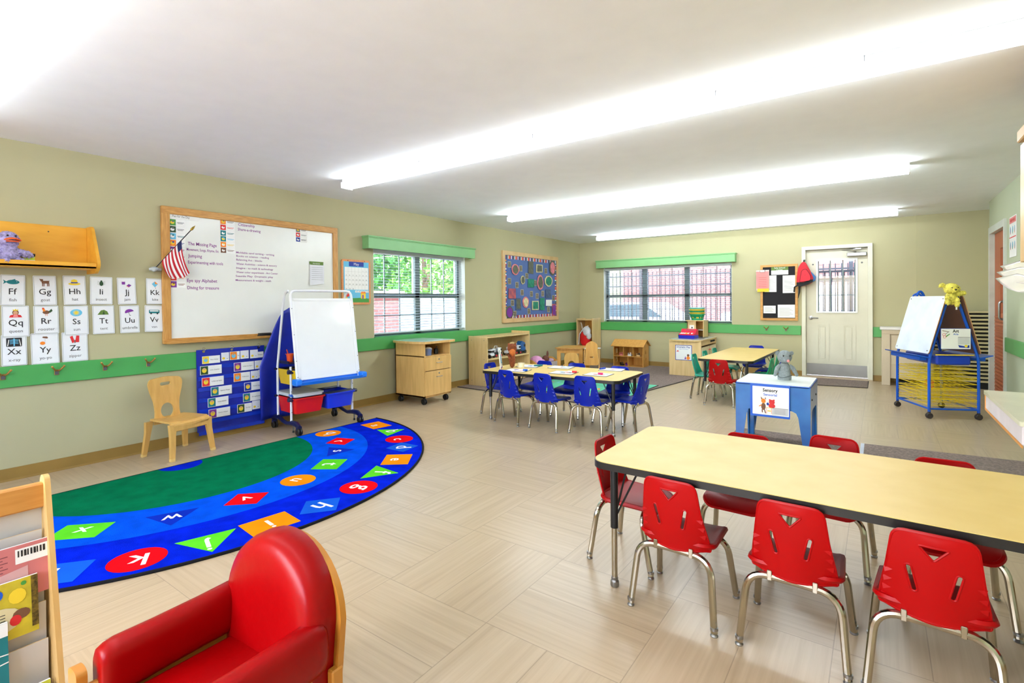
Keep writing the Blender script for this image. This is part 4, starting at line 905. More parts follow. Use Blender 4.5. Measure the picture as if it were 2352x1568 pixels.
# ================================================================ CARPETS AND MATS
CARP=mat('grey_brown_carpet',(142,124,116),.95,var=.22,scale=70,bump=.6,bscale=260); BIND=mat('carpet_binding',(74,64,60),.9)
mb=MB(); pts=[(.0,-3.84),(2.30,-3.94),(2.70,-1.0),(2.72,-.02),(0.0,-.02)]
mb.sheet([(x+.024 if x<.01 else x,y) for x,y in pts],CARP,lambda u,v,w:(u,v,.001+w),th=.007); mb.tube([(.03,-3.845,.006),(2.30,-3.945,.006),(2.705,-1.0,.006),(2.722,-.03,.006)],.007,BIND,n=6); tag(mb.build('area_carpet',smooth=0),'large grey-brown carpet of the play corner at the far left','carpet')
mb=MB(); mb.sheet([(2.55,-5.0),(4.90,-5.0),(4.90,-4.17),(3.95,-4.17+.0),(3.95,-5.0)][1:],CARP,lambda u,v,w:(u,v,.001+w),th=.007); mb.box(4.87,4.905,-5.0,-4.17,.001,.009,mat('mat_blue_edge',(120,140,180),.5)); tag(mb.build('entry_mat',smooth=0),'grey entry mat under the blue sensory bin, left of the gap','mat')  # blue strip paints the floor's reflection in the gap between mats
mb=MB(); mb.sheet([(4.935,-5.05),(6.15,-5.05),(6.15,-4.08),(4.935,-4.175)],CARP,lambda u,v,w:(u,v,.001+w),th=.007); mb.box(4.93,4.955,-5.05,-4.175,.001,.0085,mat('mat_light_edge',(190,198,214),.4)); tag(mb.build('entry_mat',smooth=0),'grey entry mat right of the gap, below the wall counter','mat')  # pale strip paints the bright floor reflection beside the gap
mb=MB(); mb.sheet([(4.18,-.92),(4.93,-.82),(4.93,-.14),(4.18,-.14)],CARP,lambda u,v,w:(u,v,.001+w),th=.008); mb.tube([(4.18,-.92,.005),(4.93,-.82,.005),(4.93,-.14,.005)],.007,BIND,n=6); tag(mb.build('door_mat',smooth=0),'grey door mat in front of the white back door','mat')
# patterned play rug under the blue table
rg=MB(); PR=mat('play_rug_green',(92,190,150),.9,var=.15,scale=3); x0,y0,x1,y1=.86,-3.5,2.45,-2.2
rg.sheet([(x0,y0),(x1,y0),(x1,y1),(x0,y1)],PR,lambda u,v,w:(u,v,.0085+w),th=.005); rn=random.Random(5)
F=frame((0,0,.0142),(1,0,0),(0,1,0)); cols=[LBLUE,GRASS,ORANGE,REDP,PAPER,mat('rug_mint',(150,220,180),.9)]
for i in range(70):
    x=rn.uniform(x0+.06,x1-.1); y=rn.uniform(y0+.06,y1-.1); a=rn.uniform(0,PI); L_=rn.uniform(.05,.14); W_=rn.uniform(.015,.05); c,s=math.cos(a),math.sin(a)
    rg.poly([(x+c*p-s*q,y+s*p+c*q) for p,q in ((-L_/2,-W_/2),(L_/2,-W_/2),(L_/2,W_/2),(-L_/2,W_/2))] if not i%4==0 else ell(x,y,.03,.03,12),F,cols[i%6],.00003*i)
for a,b in (((x0,y0),(x1,y0)),((x1,y0),(x1,y1)),((x0,y0),(x0,y1))): rg.tube([(a[0],a[1],.011),(b[0],b[1],.011)],.007,BIND,n=6)
tag(rg.build('play_rug',smooth=0),'green and blue patterned play rug behind the blue chairs','rug')
# alphabet rug: half disc on the floor by the whiteboard
RGD=mat('rug_dark_blue',(0,34,205),.95,var=.12,scale=9,bump=.5,bscale=220,spec=.03); RGL=mat('rug_light_blue',(0,84,230),.95,var=.1,scale=9,bump=.5,bscale=220,spec=.03); RGG=mat('rug_green',(0,116,74),.95,var=.1,scale=9,bump=.5,bscale=220,spec=.03)
RB_=mat('rug_black_edge',(22,22,26),.9,spec=.2); cR=V((.655,-7.76)); 
ar=thing('alphabet_rug','half-round blue and green alphabet rug with letters in coloured shapes','rug',(cR.x,cR.y,0)); ro=(1.80,1.90)
def half(rx,ry,n=64,x0=0): return [(rx*math.cos(t),ry*math.sin(t)) for t in [(-PI/2+PI*i/n) for i in range(n+1)]]
mb=MB(); mb.sheet(half(ro[0],ro[1]),RGD,lambda u,v,w:(u,v,.001+w),th=.007,side=RB_); mb.build('pile',ar,smooth=0)
mb=MB(); mb.sheet(half(1.32,1.45),RGL,lambda u,v,w:(u,v,.0081),th=0); mb.build('light_blue_band',ar,smooth=0)
mb=MB(); mb.sheet(half(.915,.975),RGG,lambda u,v,w:(u,v,.0084),th=0); mb.build('green_field',ar,smooth=0)
mb=MB(); mb.sheet([(x*.155,y*.148) for x,y in half(1,1,24)],RGD,lambda u,v,w:(u+.004,v,.0087),th=0); mb.build('blue_centre',ar,smooth=0)
bd=MB(); bd.tube([(x,y,.006) for x,y in half(ro[0]+.004,ro[1]+.004)],.009,RB_,n=6); bd.tube([(0,-ro[1],.005),(0,ro[1],.005)],.006,RB_,n=6); bd.build('bound_edge',ar)
RO,RGn,RRd,RBl,RNv,RW_=(mat('rug_orange',(255,142,10),.95,var=.06,spec=.04),mat('rug_lime',(92,206,40),.95,var=.06,spec=.04),mat('rug_red',(236,8,22),.95,var=.06,spec=.04),mat('rug_mid_blue',(20,90,205),.95,var=.06,spec=.04),mat('rug_navy',(10,44,178),.95,var=.06,spec=.04),mat('rug_white',(238,236,230),.95,var=.03,spec=.15))
def shp(k,s):
    if k=='sq': return [(-s,-s*.8),(s,-s*.8),(s,s*.8),(-s,s*.8)]
    if k=='ci': return ell(0,0,s*.95,s*.95,28)
    if k=='tr': return [(-s*1.1,-s*.75),(s*1.1,-s*.75),(0,s*1.0)]
    if k=='di': return [(0,-s*1.05),(s*1.15,0),(0,s*1.05),(-s*1.15,0)]
# letters stand with their feet towards the rug's centre
LT=[('a','sq',RO,.915,-6.071),('b','tr',RGn,1.238,-6.147),('c','ci',RRd,1.513,-6.30),('d','di',RBl,1.73,-6.462),('e','sq',RO,1.958,-6.723),('f','tr',RGn,2.10,-6.999),('g','ci',RRd,2.209,-7.283),('h','di',RBl,2.277,-7.617),('i','sq',RO,2.262,-7.931),('j','tr',RGn,2.22,-8.236),('k','ci',RRd,2.12,-8.518),('l','sq',RBl,1.95,-8.80),('m','tr',RGn,1.68,-9.08),
('q','ci',RO,.793,-6.541),('r','di',RRd,1.126,-6.645),('s','tr',RNv,1.373,-6.833),('t','sq',RGn,1.616,-7.097),('u','ci',RO,1.743,-7.438),('v','di',RRd,1.787,-7.818),('w','tr',RNv,1.715,-8.215),('x','sq',RGn,1.493,-8.578),('y','ci',RO,1.2,-8.85)]
for L_,k,c,x,y in LT:
    p=V((x,y))-cR; d=p.normalized(); up=V((d.x,d.y,0)); rt=V((d.y,-d.x,0))
    inner=p.length<1.32; s=.13 if not inner else .122
    F=frame((p.x,p.y,.0088),rt,up)
    # tops of the letters point away from the centre on this rug's print
    mb=MB(); mb.sheet(shp(k,s),c,lambda u,v,w,F=F:F@V((u,v,0)),th=0); Ft=frame((p.x,p.y,.0092),rt,up)
    mb.text(L_,Ft@M.Translation((0,-.05 if L_ not in 'gjpqy' else -.02,0)),(.13 if L_ not in 'acersuvwxmz' else .10),RW_,bold=.012); mb.build('letter_patch',ar,smooth=0)
mb=MB(); mb.tube([(.735,-7.62,.004),(.70,-7.60,.006),(.665,-7.61,.02)],.002,BLACK,n=5)
# ================================================================ WOODEN CHILD CHAIR BY THE WALL
CW=mat('bent_beech',(226,178,98),.38,gcol=(212,160,78),scale=5,stretch=(6,6,1),coat=.2)
wc=thing('wooden_child_chair','bentwood child chair with oval cut-out back, alone beside the blue pocket chart','chair',(.285,-7.62,0),R(-77))
bo=[(-.115,.27),(-.10,.36),(-.105,.45),(-.135,.55),(-.145,.61),(-.125,.645),(0,.66),(.125,.645),(.145,.61),(.135,.55),(.105,.45),(.10,.36),(.115,.27)]
bo=[(p.x,p.y) for p in rpath([(x,y,0) for x,y in bo],.03,3)]
mb=MB(); mb.sheet(bo,CW,lambda u,v,w:(u,-.135-.10*max(0,v-.33)-w+.25*u*u,v-.02),th=.014,holes=[ell(0,.375,.055,.062,20),rrect(-.045,.585,.045,.612,.013)],grid=.03); mb.build('backrest',wc)
so=[(-.145,-.15),(.145,-.15),(.155,-.05),(.165,.10),(.16,.165),(-.16,.165),(-.165,.10),(-.155,-.05)]
mb=MB(); mb.sheet([(p.x,p.y) for p in rpath([(x,y,0) for x,y in so+[so[0]]],.02,3)][:-1],CW,lambda u,v,w:(u,v,.292+.12*u*u*0-.012*math.exp(-(u/.09)**2)-.03*max(0,(v-.12)/.045)**2+w-.014*0),th=.014,grid=.03); mb.build('seat',wc)
mb=MB(); mb.box(-.145,.145,.145,.163,.225,.285,CW,b=.006); mb.build('front_apron',wc)
for sx in (-1,1):
    for sy in (-1,1):
        pts=[(sx*.150,sy*.145,.285),(sx*.156,sy*.152,.2),(sx*.165,sy*(.165),.1),(sx*.175,sy*(.175),.0)]
        mb=MB(); v=[];n=4
        for i,(x,y,z) in enumerate(pts):
            a=(.03,.021,.019,.016)[i]; b=(.014,.013,.013,.012)[i]
            for (p,q) in ((-a,-b),(a,-b),(a,b),(-a,b)): v.append((x+p,y+q,z))
        f=[(i*4+k,i*4+(k+1)%4,(i+1)*4+(k+1)%4,(i+1)*4+k) for i in range(3) for k in range(4)]+[(0,3,2,1),(12,13,14,15)]
        mb.add(v,f,CW); l_=mb.build('leg',wc,smooth=50)
        g=MB(); g.box(pts[-1][0]-.018,pts[-1][0]+.018,pts[-1][1]-.014,pts[-1][1]+.014,0,.022,mat('foot_cap',(232,196,120),.5),b=.002); g.build('foot_cap',l_)
# ================================================================ TEACHING STAND
ts=thing('easel_trolley','white tubular whiteboard trolley on black casters with coloured bins','easel',(.30,-6.37,0),R(-4.8)); hw=.33
for s in (-1,1):
    y=s*hw
    mb=MB(); fp=rpath([(.187,y,.10),(.187,y,.62)],.01); mb.tube([(.187,y,.10),(.187,y,.64)],.0115,WTUBE,n=10); mb.build('front_post',ts)
    mb=MB(); mb.tube(rpath([(-.088,y,.10),(-.088,y,.62),(.045,y,1.235),(.085,y,1.345),(.155,y,1.372)],.05),.0115,WTUBE,n=10); mb.build('rear_post',ts)
    # arched foot with two casters
    mb=MB(); P=[(-.17,y,.105),(-.10,y,.125),(0,y,.10),(.09,y,.10),(.19,y,.095),(.30,y,.085),(.345,y,.07)]
    mb.tube([( -.19,y,.09),(-.14,y,.118),(-.06,y,.122),(.02,y,.095),(.10,y,.082),(.20,y,.10),(.29,y,.10),(.345,y,.075)],[.018,.024,.022,.018,.018,.024,.026,.02],NAVY,n=10); ft=mb.build('foot',ts)
    for x in (-.165,.335):
        mb=MB()
        for d in (-.014,.014): mb.lathe([(0,-.009),(.03,-.009),(.036,-.004),(.036,.004),(.03,.009),(0,.009)],BLACK,n=18,ax=frame((x,y+d,.036),(1,0,0),(0,0,1)))
        mb.box(x-.012,x+.012,y-.026,y+.026,.05,.085,NAVY,b=.004); mb.build('caster',ts)
    mb=MB(); mb.tube([(.225,y,.08),(.225,y,.03)],.007,STEEL,n=8); mb.lathe([(0,0),(.012,0),(.01,.02),(0,.022)],BLACK,c=(.225,y,.012),n=10); mb.build('brake_peg',ts)
# front leaning frame and board
def fb(z): return .185+(1.372-z)*.155
mb=MB(); mb.tube(rpath([(fb(.47),-hw,.47),(fb(1.372),-hw,1.372),(fb(1.372),hw,1.372),(fb(.47),hw,.47)],.06),.0125,WTUBE,n=10); mb.build('front_frame',ts)
mb=MB(); 
mb.sheet([(-hw+.012,.53),(hw-.012,.53),(hw-.012,1.285),(-hw+.012,1.285)],mat('dry_erase_panel',(238,240,242),.12,var=.01,coat=.5),lambda u,v,w:(fb(v)+w-.004,u,v),th=.008); bdp=mb.build('dry_erase_panel',ts)
mb=MB()
for a,b,c,d in ((-hw+.01,hw-.01,1.275,1.297),(-hw+.01,hw-.01,.518,.54),(-hw+.008,-hw+.028,.52,1.29),(hw-.028,hw-.008,.52,1.29)):
    mb.sheet([(a,c),(b,c),(b,d),(a,d)],WHITE,lambda u,v,w:(fb(v)+w-.008,u,v),th=.016)
mb.build('panel_edge',ts)
mb=MB()
mb.sheet([(-.0,-.0),(.07,.0),(.085,.03),(.075,.03),(.065,.01),(.0,.01),(-.006,.045),(-.014,.045)],mat('marker_tray_blue',(26,126,236),.35,var=.03),lambda u,v,w:(fb(.5)-.005+u,-hw-.045+w,.475+v),th=2*hw+.09)
for s in (-1,1): mb.box(fb(.5)-.02,fb(.5)+.08,s*(hw+.02)-.03,s*(hw+.02)+.03,.478,.535,mat('marker_tray_blue',(1,1,1)),b=.01)
mb.build('marker_tray',ts)
mb=MB()
for s in (-1,1):
    for z in (1.2,.95,.7,.55): mb.ball((fb(z)+.013,s*hw,z),.004,BLACK,seg=6)
    for z in (.4,.3,.2): mb.ball((.2,s*hw,z),.004,BLACK,seg=6)
mb.build('rivets',ts)
# rails carrying the bins
for z in (.335,.60):
    mb=MB()
    for x in (-.088,.187): mb.tube([(x,-hw-.03,z),(x,hw+.03,z)],.012,NAVY,n=8)
    mb.tube([(.205,-hw-.04,z-.012),(.205,hw+.04,z-.012)],.018,NAVY,n=8); mb.build('shelf_rail',ts)
mb=MB(); mb.box(-.10,.12,-hw+.012,-.02,.655,.668,NAVY,b=.003); mb.box(-.1,.12,-hw+.012,-hw+.02,.668,.685,NAVY); mb.build('upper_shelf',ts)
T=ts.matrix_basis if 0 else (M.Translation(ts.location)@M.Rotation(R(-4.8),4,'Z'))
def bin_(y0,y1,z1,h,c,label,lid=False):
    o=thing('storage_bin',label,'storage bin',T@V((.06,(y0+y1)/2,z1-h)),R(-4.8)); w_=(y1-y0)/2; d_=.19
    mb=MB(); t=.86
    top=rrect(-d_,-w_,d_,w_,.03,4); n=len(top); v=[(x*t,y*t,0) for x,y in top]+[(x,y,h) for x,y in top]+[(x*.97,y*.96,h) for x,y in top]+[(x*t*.97,y*t*.96,.006) for x,y in top]
    f=[tuple(reversed(range(n)))]+[tuple(range(3*n,4*n))]+[(k*n+i,k*n+(i+1)%n,(k+1)*n+(i+1)%n,(k+1)*n+i) for k in range(3) for i in range(n)]
    mb.add(v,f,c); mb.build('tub',o)
    mb=MB(); mb.sheet(rrect(-d_-.015,-w_-.006,d_+.015,w_+.006,.03),c,lambda u,v,w:(u,v,h-.012+w),th=.012,holes=[rrect(-d_*.96,-w_*.95,d_*.96,w_*.95,.03)]); mb.build('rim',o)
    return o
bin_(-.325,-.012,.605,.15,BINY,'yellow plastic bin in the upper tier of the white trolley')
bin_(.012,.325,.605,.15,BING,'dark green plastic bin in the upper tier of the white trolley')
bin_(-.325,-.012,.335,.155,BINR,'red plastic bin in the lower tier of the white trolley')
bin_(.012,.325,.335,.155,BINB,'bright blue plastic bin in the lower tier of the white trolley')
q=thing('shallow_tub','clear shallow tub with a pale lid and blue clips lying on the red bin','tub',T@V((.06,-.17,.345)),R(-4.8))
mb=MB(); mb.sheet(rrect(-.2,-.16,.2,.15,.03),mat('tub_lid',(206,210,206),.3),lambda u,v,w:(u,v,.018+w),th=.014); mb.build('lid',q)
mb=MB(); mb.sheet(rrect(-.19,-.15,.19,.14,.03),mat('tub_body',(224,228,230),.25),lambda u,v,w:(u,v,.0+w),th=.02); mb.build('tray',q)
for yv in (-.165,): mb=MB(); mb.box(.1,.16,yv-.006,yv+.012,.006,.03,BLUEB,b=.003); mb.build('clip',q)
q=T@V((.02,-.255,.6685)); mb=MB(); OC=mat('orange_cup',(238,84,24),.4); mb.lathe([(0,0),(.026,0),(.034,.075),(.04,.076),(.04,.082),(.033,.082),(.025,.008),(0,.008)],OC,n=20); mb.tube([(0,.0,.02),(-.005,-.03,.125)],.005,OC); o=mb.build('small_bucket',loc=q); tag(o,'orange plastic cup with a scoop on the white trolley','cup')
bt=thing('water_bottle','clear drink bottle with a blue label on the white trolley','bottle',T@V((.055,-.17,.6685)))
CL=mat('bottle_plastic',(214,222,226),.08,var=.02,trans=.7); 
mb=MB(); mb.lathe([(0,0),(.03,0),(.034,.008),(.034,.05),(.031,.06),(.034,.07),(.034,.12),(.026,.15),(.014,.175),(.014,.185)],CL,n=20); mb.build('body',bt)
mb=MB(); mb.lathe([(.0347,.085),(.0347,.125)],mat('bottle_label',(26,150,220),.4),n=20); mb.build('label',bt)
mb=MB(); mb.lathe([(0,.2),(.0145,.2),(.0145,.18),(.013,.18)],CL,n=14); mb.build('cap',bt)
mb=MB(); rn=random.Random(2); [mb.ball((rn.uniform(-.018,.018),rn.uniform(-.018,.018),rn.uniform(.01,.055)),.008,BROWN,seg=6) for _ in range(24)]; fl_=mb.build('bottle_filling',bt); fl_['kind']='stuff'
# draped blue pocket chart on the stand's back
mb=MB(); P=[]
nu,nv=14,20
for j in range(nv+1):
    t=j/nv; z=1.21-1.12*t; row=[]
    yl=-6.60-.235*min(1,t*2.0)**.8+.05*max(0,t-.6); yr=-6.37
    for i in range(nu+1):
        u=i/nu; row.append(V((.075+.06*(1-t)+.016*math.sin(u*9+t*2)*(.4+t),yl+(yr-yl)*u,z-.06*abs(u-.35)*(1-t)*2)))
    P.append(row)
for j in range(nv):
    for i in range(nu): mb.add([P[j][i],P[j+1][i],P[j+1][i+1],P[j][i+1]],[(0,1,2,3)],ROYAL)
o=mb.build('hanging_chart',merge=True); tag(o,'blue fabric chart hanging in folds behind the white trolley','fabric chart')
sd=o.modifiers.new('t','SOLIDIFY'); sd.thickness=.003
# ================================================================ TEACHER CABINET
tc=thing('rolling_cabinet','maple cabinet on casters with two drawers below the left wall window','cabinet',(.34,-4.84,0))
bx0,bx1,by0,by1=-.255,.26,-.235,.225
mb=MB(); mb.box(bx0,bx1,by0,by0+.018,.09,.745,MAPLE); mb.box(bx0,bx1,by1-.018,by1,.09,.745,MAPLE); mb.box(bx0,bx0+.012,by0,by1,.09,.745,MAPLE); mb.box(bx0,bx1,by0,by1,.09,.108,MAPLE); mb.box(bx0,bx1-.002,by0,by1,.582,.594,MAPLE); mb.build('body',tc,smooth=0)
mb=MB(); top=[(bx0-.03,by0-.01),(bx0+.1,by0-.06),(bx0+.35,by0-.075),(bx1+.03,by0-.03),(bx1+.05,by0+.02),(bx1+.05,by1+.04),(bx1+.02,by1+.06),(bx0-.03,by1+.04)]
top=[(p.x,p.y) for p in rpath([(x,y,0) for x,y in top+[top[0]]],.05,4)][:-1]
mb.sheet(top,mat('cabinet_top_laminate',(206,212,220),.15,coat=.4),lambda u,v,w:(u,v,.762+w),th=.012,side=MAPLE); mb.sheet(top,MAPLE,lambda u,v,w:(u,v,.745+w),th=.0169); mb.build('worktop',tc)
for z0_,z1_ in ((.112,.408),(.416,.58)):
    mb=MB(); mb.box(bx1,bx1+.018,by0+.004,by1-.004,z0_,z1_,MAPLE,b=.002); d_=mb.build('drawer',tc)
    mb=MB(); z=z1_-.075; mb.tube(rpath([(bx1+.018,-.045,z),(bx1+.035,-.045,z),(bx1+.035,.045,z),(bx1+.018,.045,z)],.01),.004,STEEL,n=8); mb.build('handle',d_)
    mb=MB(); mb.lathe([(0,0),(.011,0),(.011,.004),(0,.005)],STEEL,n=14,ax=frame((bx1+.018,0,z1_-.035),(0,1,0),(0,0,1))); mb.build('lock',d_)
for x in (-.2,.21):
    for y in (by0+.04,by1-.04):
        mb=MB()
        for d in (-.013,.013): mb.lathe([(0,-.008),(.032,-.008),(.037,-.003),(.037,.003),(.032,.008),(0,.008)],BLACK,n=18,ax=frame((x,y+d,.037),(1,0,0),(0,0,1)))
        mb.box(x-.014,x+.014,y-.012,y+.012,.045,.09,BLACK,b=.003); mb.build('caster',tc)
mb=MB(); mb.lathe([(0,0),(.055,0),(.062,.075),(.066,.076),(.066,.082),(.058,.08),(.05,.01),(0,.008)],mat('frosted_tub',(150,170,220),.25,trans=.4),n=24); mb.ball((.01,.01,.075),(.05,.05,.025),PAPER,noise=.1); tag(mb.build('plastic_tub',loc=(.51,-4.94,.595)),'translucent bluish tub with white liner in the cabinet cubby','tub')
mb=MB(); mb.box(-.02,.02,-.025,.025,0,.07,BLACK,b=.008); mb.tube([(0,0,.07),(.01,.01,.10)],.006,BLACK); tag(mb.build('small_speaker',loc=(.5,-4.77,.595)),'small black gadget beside the tub in the cabinet cubby','gadget')
# ================================================================ TOY SHELF
st=thing('toy_shelf','low maple shelf unit with toy vehicles under the left wall','shelf unit',(.23,-3.05,0)); a0,a1=-.565,.56
mb=MB(); mb.box(-.18,.18,a0,a0+.02,0,.74,PALE,b=.003); mb.build('side_panel',st)
mb=MB(); mb.box(-.18,.18,a1-.02,a1,0,.768,PALE,b=.003); mb.build('side_panel',st)
mb=MB(); mb.box(-.18,.17,a0+.02,a1-.02,.712,.732,PALE,b=.002); mb.build('top_board',st)
for z in (.02,.385): mb=MB(); mb.box(-.18,.172,a0+.02,a1-.02,z,z+.02,PALE,b=.002); mb.build('shelf_board',st)
mb=MB(); mb.box(-.18,-.168,a0+.02,a1-.02,.02,.73,PALE); mb.build('back_panel',st)
mb=MB(); 
for z in (.68,.4,.08):
    for x in (-.12,.12): mb.lathe([(0,0),(.006,0),(.005,.002),(0,.002)],GREYINK,n=8,ax=frame((x,a0,z),(1,0,0),(0,0,1)))
mb.build('screw_cap',st)
TW=mat('toy_white',(226,230,236),.3); TB=mat('toy_blue',(20,96,170),.3); TK=mat('toy_black',(28,30,34),.4)
def truck(x,y,z,rz,label,kind):
    t=thing('toy_truck',label,'toy vehicle',(x,y,z),rz)
    mb=MB()
    if kind==0:
        mb.box(-.07,.07,-.05,.05,.03,.075,TW,b=.01); mb.box(-.02,.065,-.045,.045,.075,.13,TW,b=.014); mb.box(.0,.068,-.046,.046,.085,.115,TK,b=.004)
    elif kind==1:
        mb.box(-.09,.09,-.045,.045,.04,.075,TK,b=.006); mb.box(.02,.085,-.04,.04,.075,.14,TW,b=.008); mb.box(.03,.087,-.041,.041,.095,.125,TK); mb.tube([(-.08,0,.08),(-.02,0,.17),(.03,0,.16)],.006,TW); mb.sheet([(-.09,.075),(-.04,.075),(-.03,.13),(-.1,.14)],TW,lambda u,v,w:(u,-.03+w,v),th=.06)
    else:
        mb.box(-.08,.08,-.05,.05,.035,.08,TB,b=.01); mb.sheet([(-.075,.08),(.075,.08),(.06,.17),(-.02,.20),(-.075,.15)],TB,lambda u,v,w:(u,-.045+w,v),th=.09); mb.box(.02,.076,-.046,.046,.10,.15,TK,b=.006)
    mb.build('body',t)
    for wx in (-.05,.05):
        for s in (-1,1):
            mb=MB(); mb.lathe([(0,-.012),(.022,-.012),(.028,-.006),(.028,.006),(.022,.012),(0,.012)],TK,n=14,ax=frame((wx,s*.052,.028),(1,0,0),(0,0,1)))
            if kind==1: mb.lathe([(0,0),(.015,0),(.0,.003)],REDP,n=12,ax=frame((wx,s*.066,.028),(1,0,0),(0,0,1*s)))
            mb.build('wheel',t)
    return t
truck(.30,-3.43,.405,R(0),'white toy car at the left end of the middle shelf','0' and 0)
truck(.29,-3.25,.405,R(80),'black toy tow truck with red wheel hubs and white arm on the shelf',1)
truck(.30,-2.93,.405,R(90),'white toy van on the shelf behind the brown puppet',0)
truck(.30,-2.74,.405,R(85),'white and black toy truck second from the right on the shelf',1)
truck(.29,-2.58,.405,R(90),'rounded blue toy vehicle at the right end of the shelf',2)
mb=MB(); mb.box(-.06,.06,-.1,.1,0,.14,mat('clear_bin',(190,200,214),.15,trans=.5),b=.008); tag(mb.build('clear_bin',loc=(.31,-3.42,.04)),'clear plastic bin on the lowest board of the toy shelf','bin')
mb=MB(); mb.sheet([(-.03,0),(.04,0),(.0,.16),(-.035,.15)],WHITE,lambda u,v,w:(w,u+v*.15,v),th=.03); tag(mb.build('book',loc=(.3,-2.86,.04)),'white book leaning on the lower board of the toy shelf','book')
# ================================================================ COSTUME CUPBOARD
cc=thing('dress_up_locker','tall narrow open maple locker with costumes in the far left corner','locker',(.32,-.22,0)); 
mb=MB(); mb.box(-.18,-.16,-.18,.18,0,.90,PALE,b=.002); mb.build('side_panel',cc); mb=MB(); mb.box(.16,.18,-.18,.18,0,.905,PALE,b=.002); mb.build('side_panel',cc)
mb=MB(); mb.box(-.16,.16,-.18,.18,.865,.885,PALE); mb.build('top_board',cc); mb=MB(); mb.box(-.16,.16,.165,.18,.0,.87,BIRCH); mb.build('back_panel',cc); mb=MB(); mb.box(-.16,.16,-.18,.18,.04,.06,PALE); mb.build('shelf_board',cc)
CR=mat('costume_red',(220,16,18),.8,var=.1); CWH=mat('costume_white',(222,222,228),.8,var=.08)
co=thing('costume','red costume with a white ruffled collar hanging in the corner locker','costume',(.31,-.31,.44))
mb=MB(); furry(mb,(-.02,0,.06),(.115,.06,.17),CR,n=60,seed=4); mb.build('red_cloth',co)
mb=MB(); furry(mb,(.03,-.035,.21),(.085,.045,.10),CWH,n=120,seed=5); furry(mb,(.08,-.04,.12),(.05,.04,.07),CWH,n=60,seed=6); mb.build('white_collar',co)
mb=MB(); mb.tube([(-.1,-.03,.38),(-.07,-.05,.33),(-.06,-.05,.26)],.006,CWH); mb.tube([(-.14,-.06,-.05),(-.11,-.07,.15),(-.02,-.07,.27),(.08,-.06,.32)],.008,CWH); mb.build('strap',co)
# ================================================================ SMALL WOODEN PLAY FURNITURE
pt=thing('play_table','small light wooden play table with rounded top in the far left corner','table',(.63,-1.42,0),R(12))
mb=MB(); mb.sheet([(p.x,p.y) for p in rpath([(-.25,-.28,0),(.24,-.28,0),(.28,0,0),(.24,.28,0),(-.25,.28,0),(-.25,-.28,0)],.1,5)][:-1],BIRCH,lambda u,v,w:(u,v,.42+w),th=.016,side=OAK); mb.build('tabletop',pt)
for x in (-.2,.2):
    for y in (-.22,.22): mb=MB(); mb.box(x-.035,x+.035,y-.012,y+.012,0,.42,BIRCH,b=.004); mb.build('leg',pt)
mb=MB(); mb.box(-.2,.2,-.23,-.215,.34,.42,BIRCH); mb.box(-.2,.2,.215,.23,.34,.42,BIRCH); mb.build('apron',pt)
pch=thing('small_play_chair','small wooden play chair with arched cut-out back in front of the play table','chair',(.93,-2.0,0),R(20))
mb=MB(); mb.sheet([(p.x,p.y) for p in rpath([(-.10,.05,0),(-.125,.33,0),(-.08,.40,0),(.08,.40,0),(.125,.33,0),(.10,.05,0),(-.10,.05,0)],.04,4)][:-1],BIRCH,lambda u,v,w:(u,-.10-w,v),th=.014,holes=[ell(0,.21,.06,.06,16,0,180)]); mb.build('backrest',pch)
mb=MB(); mb.box(-.12,.12,-.10,.13,.165,.18,BIRCH,b=.003); mb.build('seat',pch)
for s in (-1,1): mb=MB(); mb.sheet([(-.14,0),(-.10,0),(-.09,.1),(.08,.1),(.09,0),(.13,0),(.11,.2),(-.12,.2)],BIRCH,lambda u,v,w:(s*.125+w*s,u,v),th=.014); mb.build('side_panel',pch)
hc=thing('doll_high_chair','wooden doll high chair with white tray beside the play table','high chair',(1.06,-1.55,0),R(25))
mb=MB(); mb.sheet([(p.x,p.y) for p in rpath([(-.115,.16,0),(-.10,.42,0),(-.10,.52,0),(0,.58,0),(.10,.52,0),(.10,.42,0),(.115,.16,0),(-.115,.16,0)],.04,4)][:-1],BIRCH,lambda u,v,w:(u,-.12-w,v),th=.014,holes=[rrect(-.035,.285,.035,.31,.01)]); mb.build('backrest',hc)
for s in (-1,1): mb=MB(); mb.sheet([(-.17,0),(-.12,0),(-.06,.16),(.06,.16),(.12,0),(.17,0),(.1,.42),(-.1,.42)],BIRCH,lambda u,v,w:(s*.115+w*s,u,v),th=.014); mb.build('side_panel',hc)
mb=MB(); mb.box(-.115,.115,-.12,.09,.25,.264,BIRCH); mb.build('seat',hc); mb=MB(); mb.sheet(rrect(-.15,.03,.15,.17,.04),WHITE,lambda u,v,w:(u,v,.425+w),th=.01); mb.build('tray',hc)
db=thing('doll_bed','low wooden doll bed with pink bedding against the left wall','doll bed',(.30,-2.0,0))
for s in (-1,1): mb=MB(); mb.sheet([(p.x,p.y) for p in rpath([(-.16,0,0),(-.16,.2,0),(0,.29,0),(.16,.2,0),(.16,0,0),(-.16,0,0)],.08,5)][:-1],BIRCH,lambda u,v,w:(u,s*.33+w,v),th=.014); mb.build('end_panel',db)
for s in (-1,1): mb=MB(); mb.box(s*.15-.006,s*.15+.006,-.33,.33,.1,.2,mat('white_side_rail',(216,206,206),.5)); mb.build('side_rail',db)
mb=MB(); mb.box(-.145,.145,-.32,.32,.1,.115,BIRCH); mb.build('base_board',db)
PKC=mat('pink_blanket',(226,158,204),.9,var=.1); LIL=mat('lilac_toy',(196,170,200),.9,var=.15)
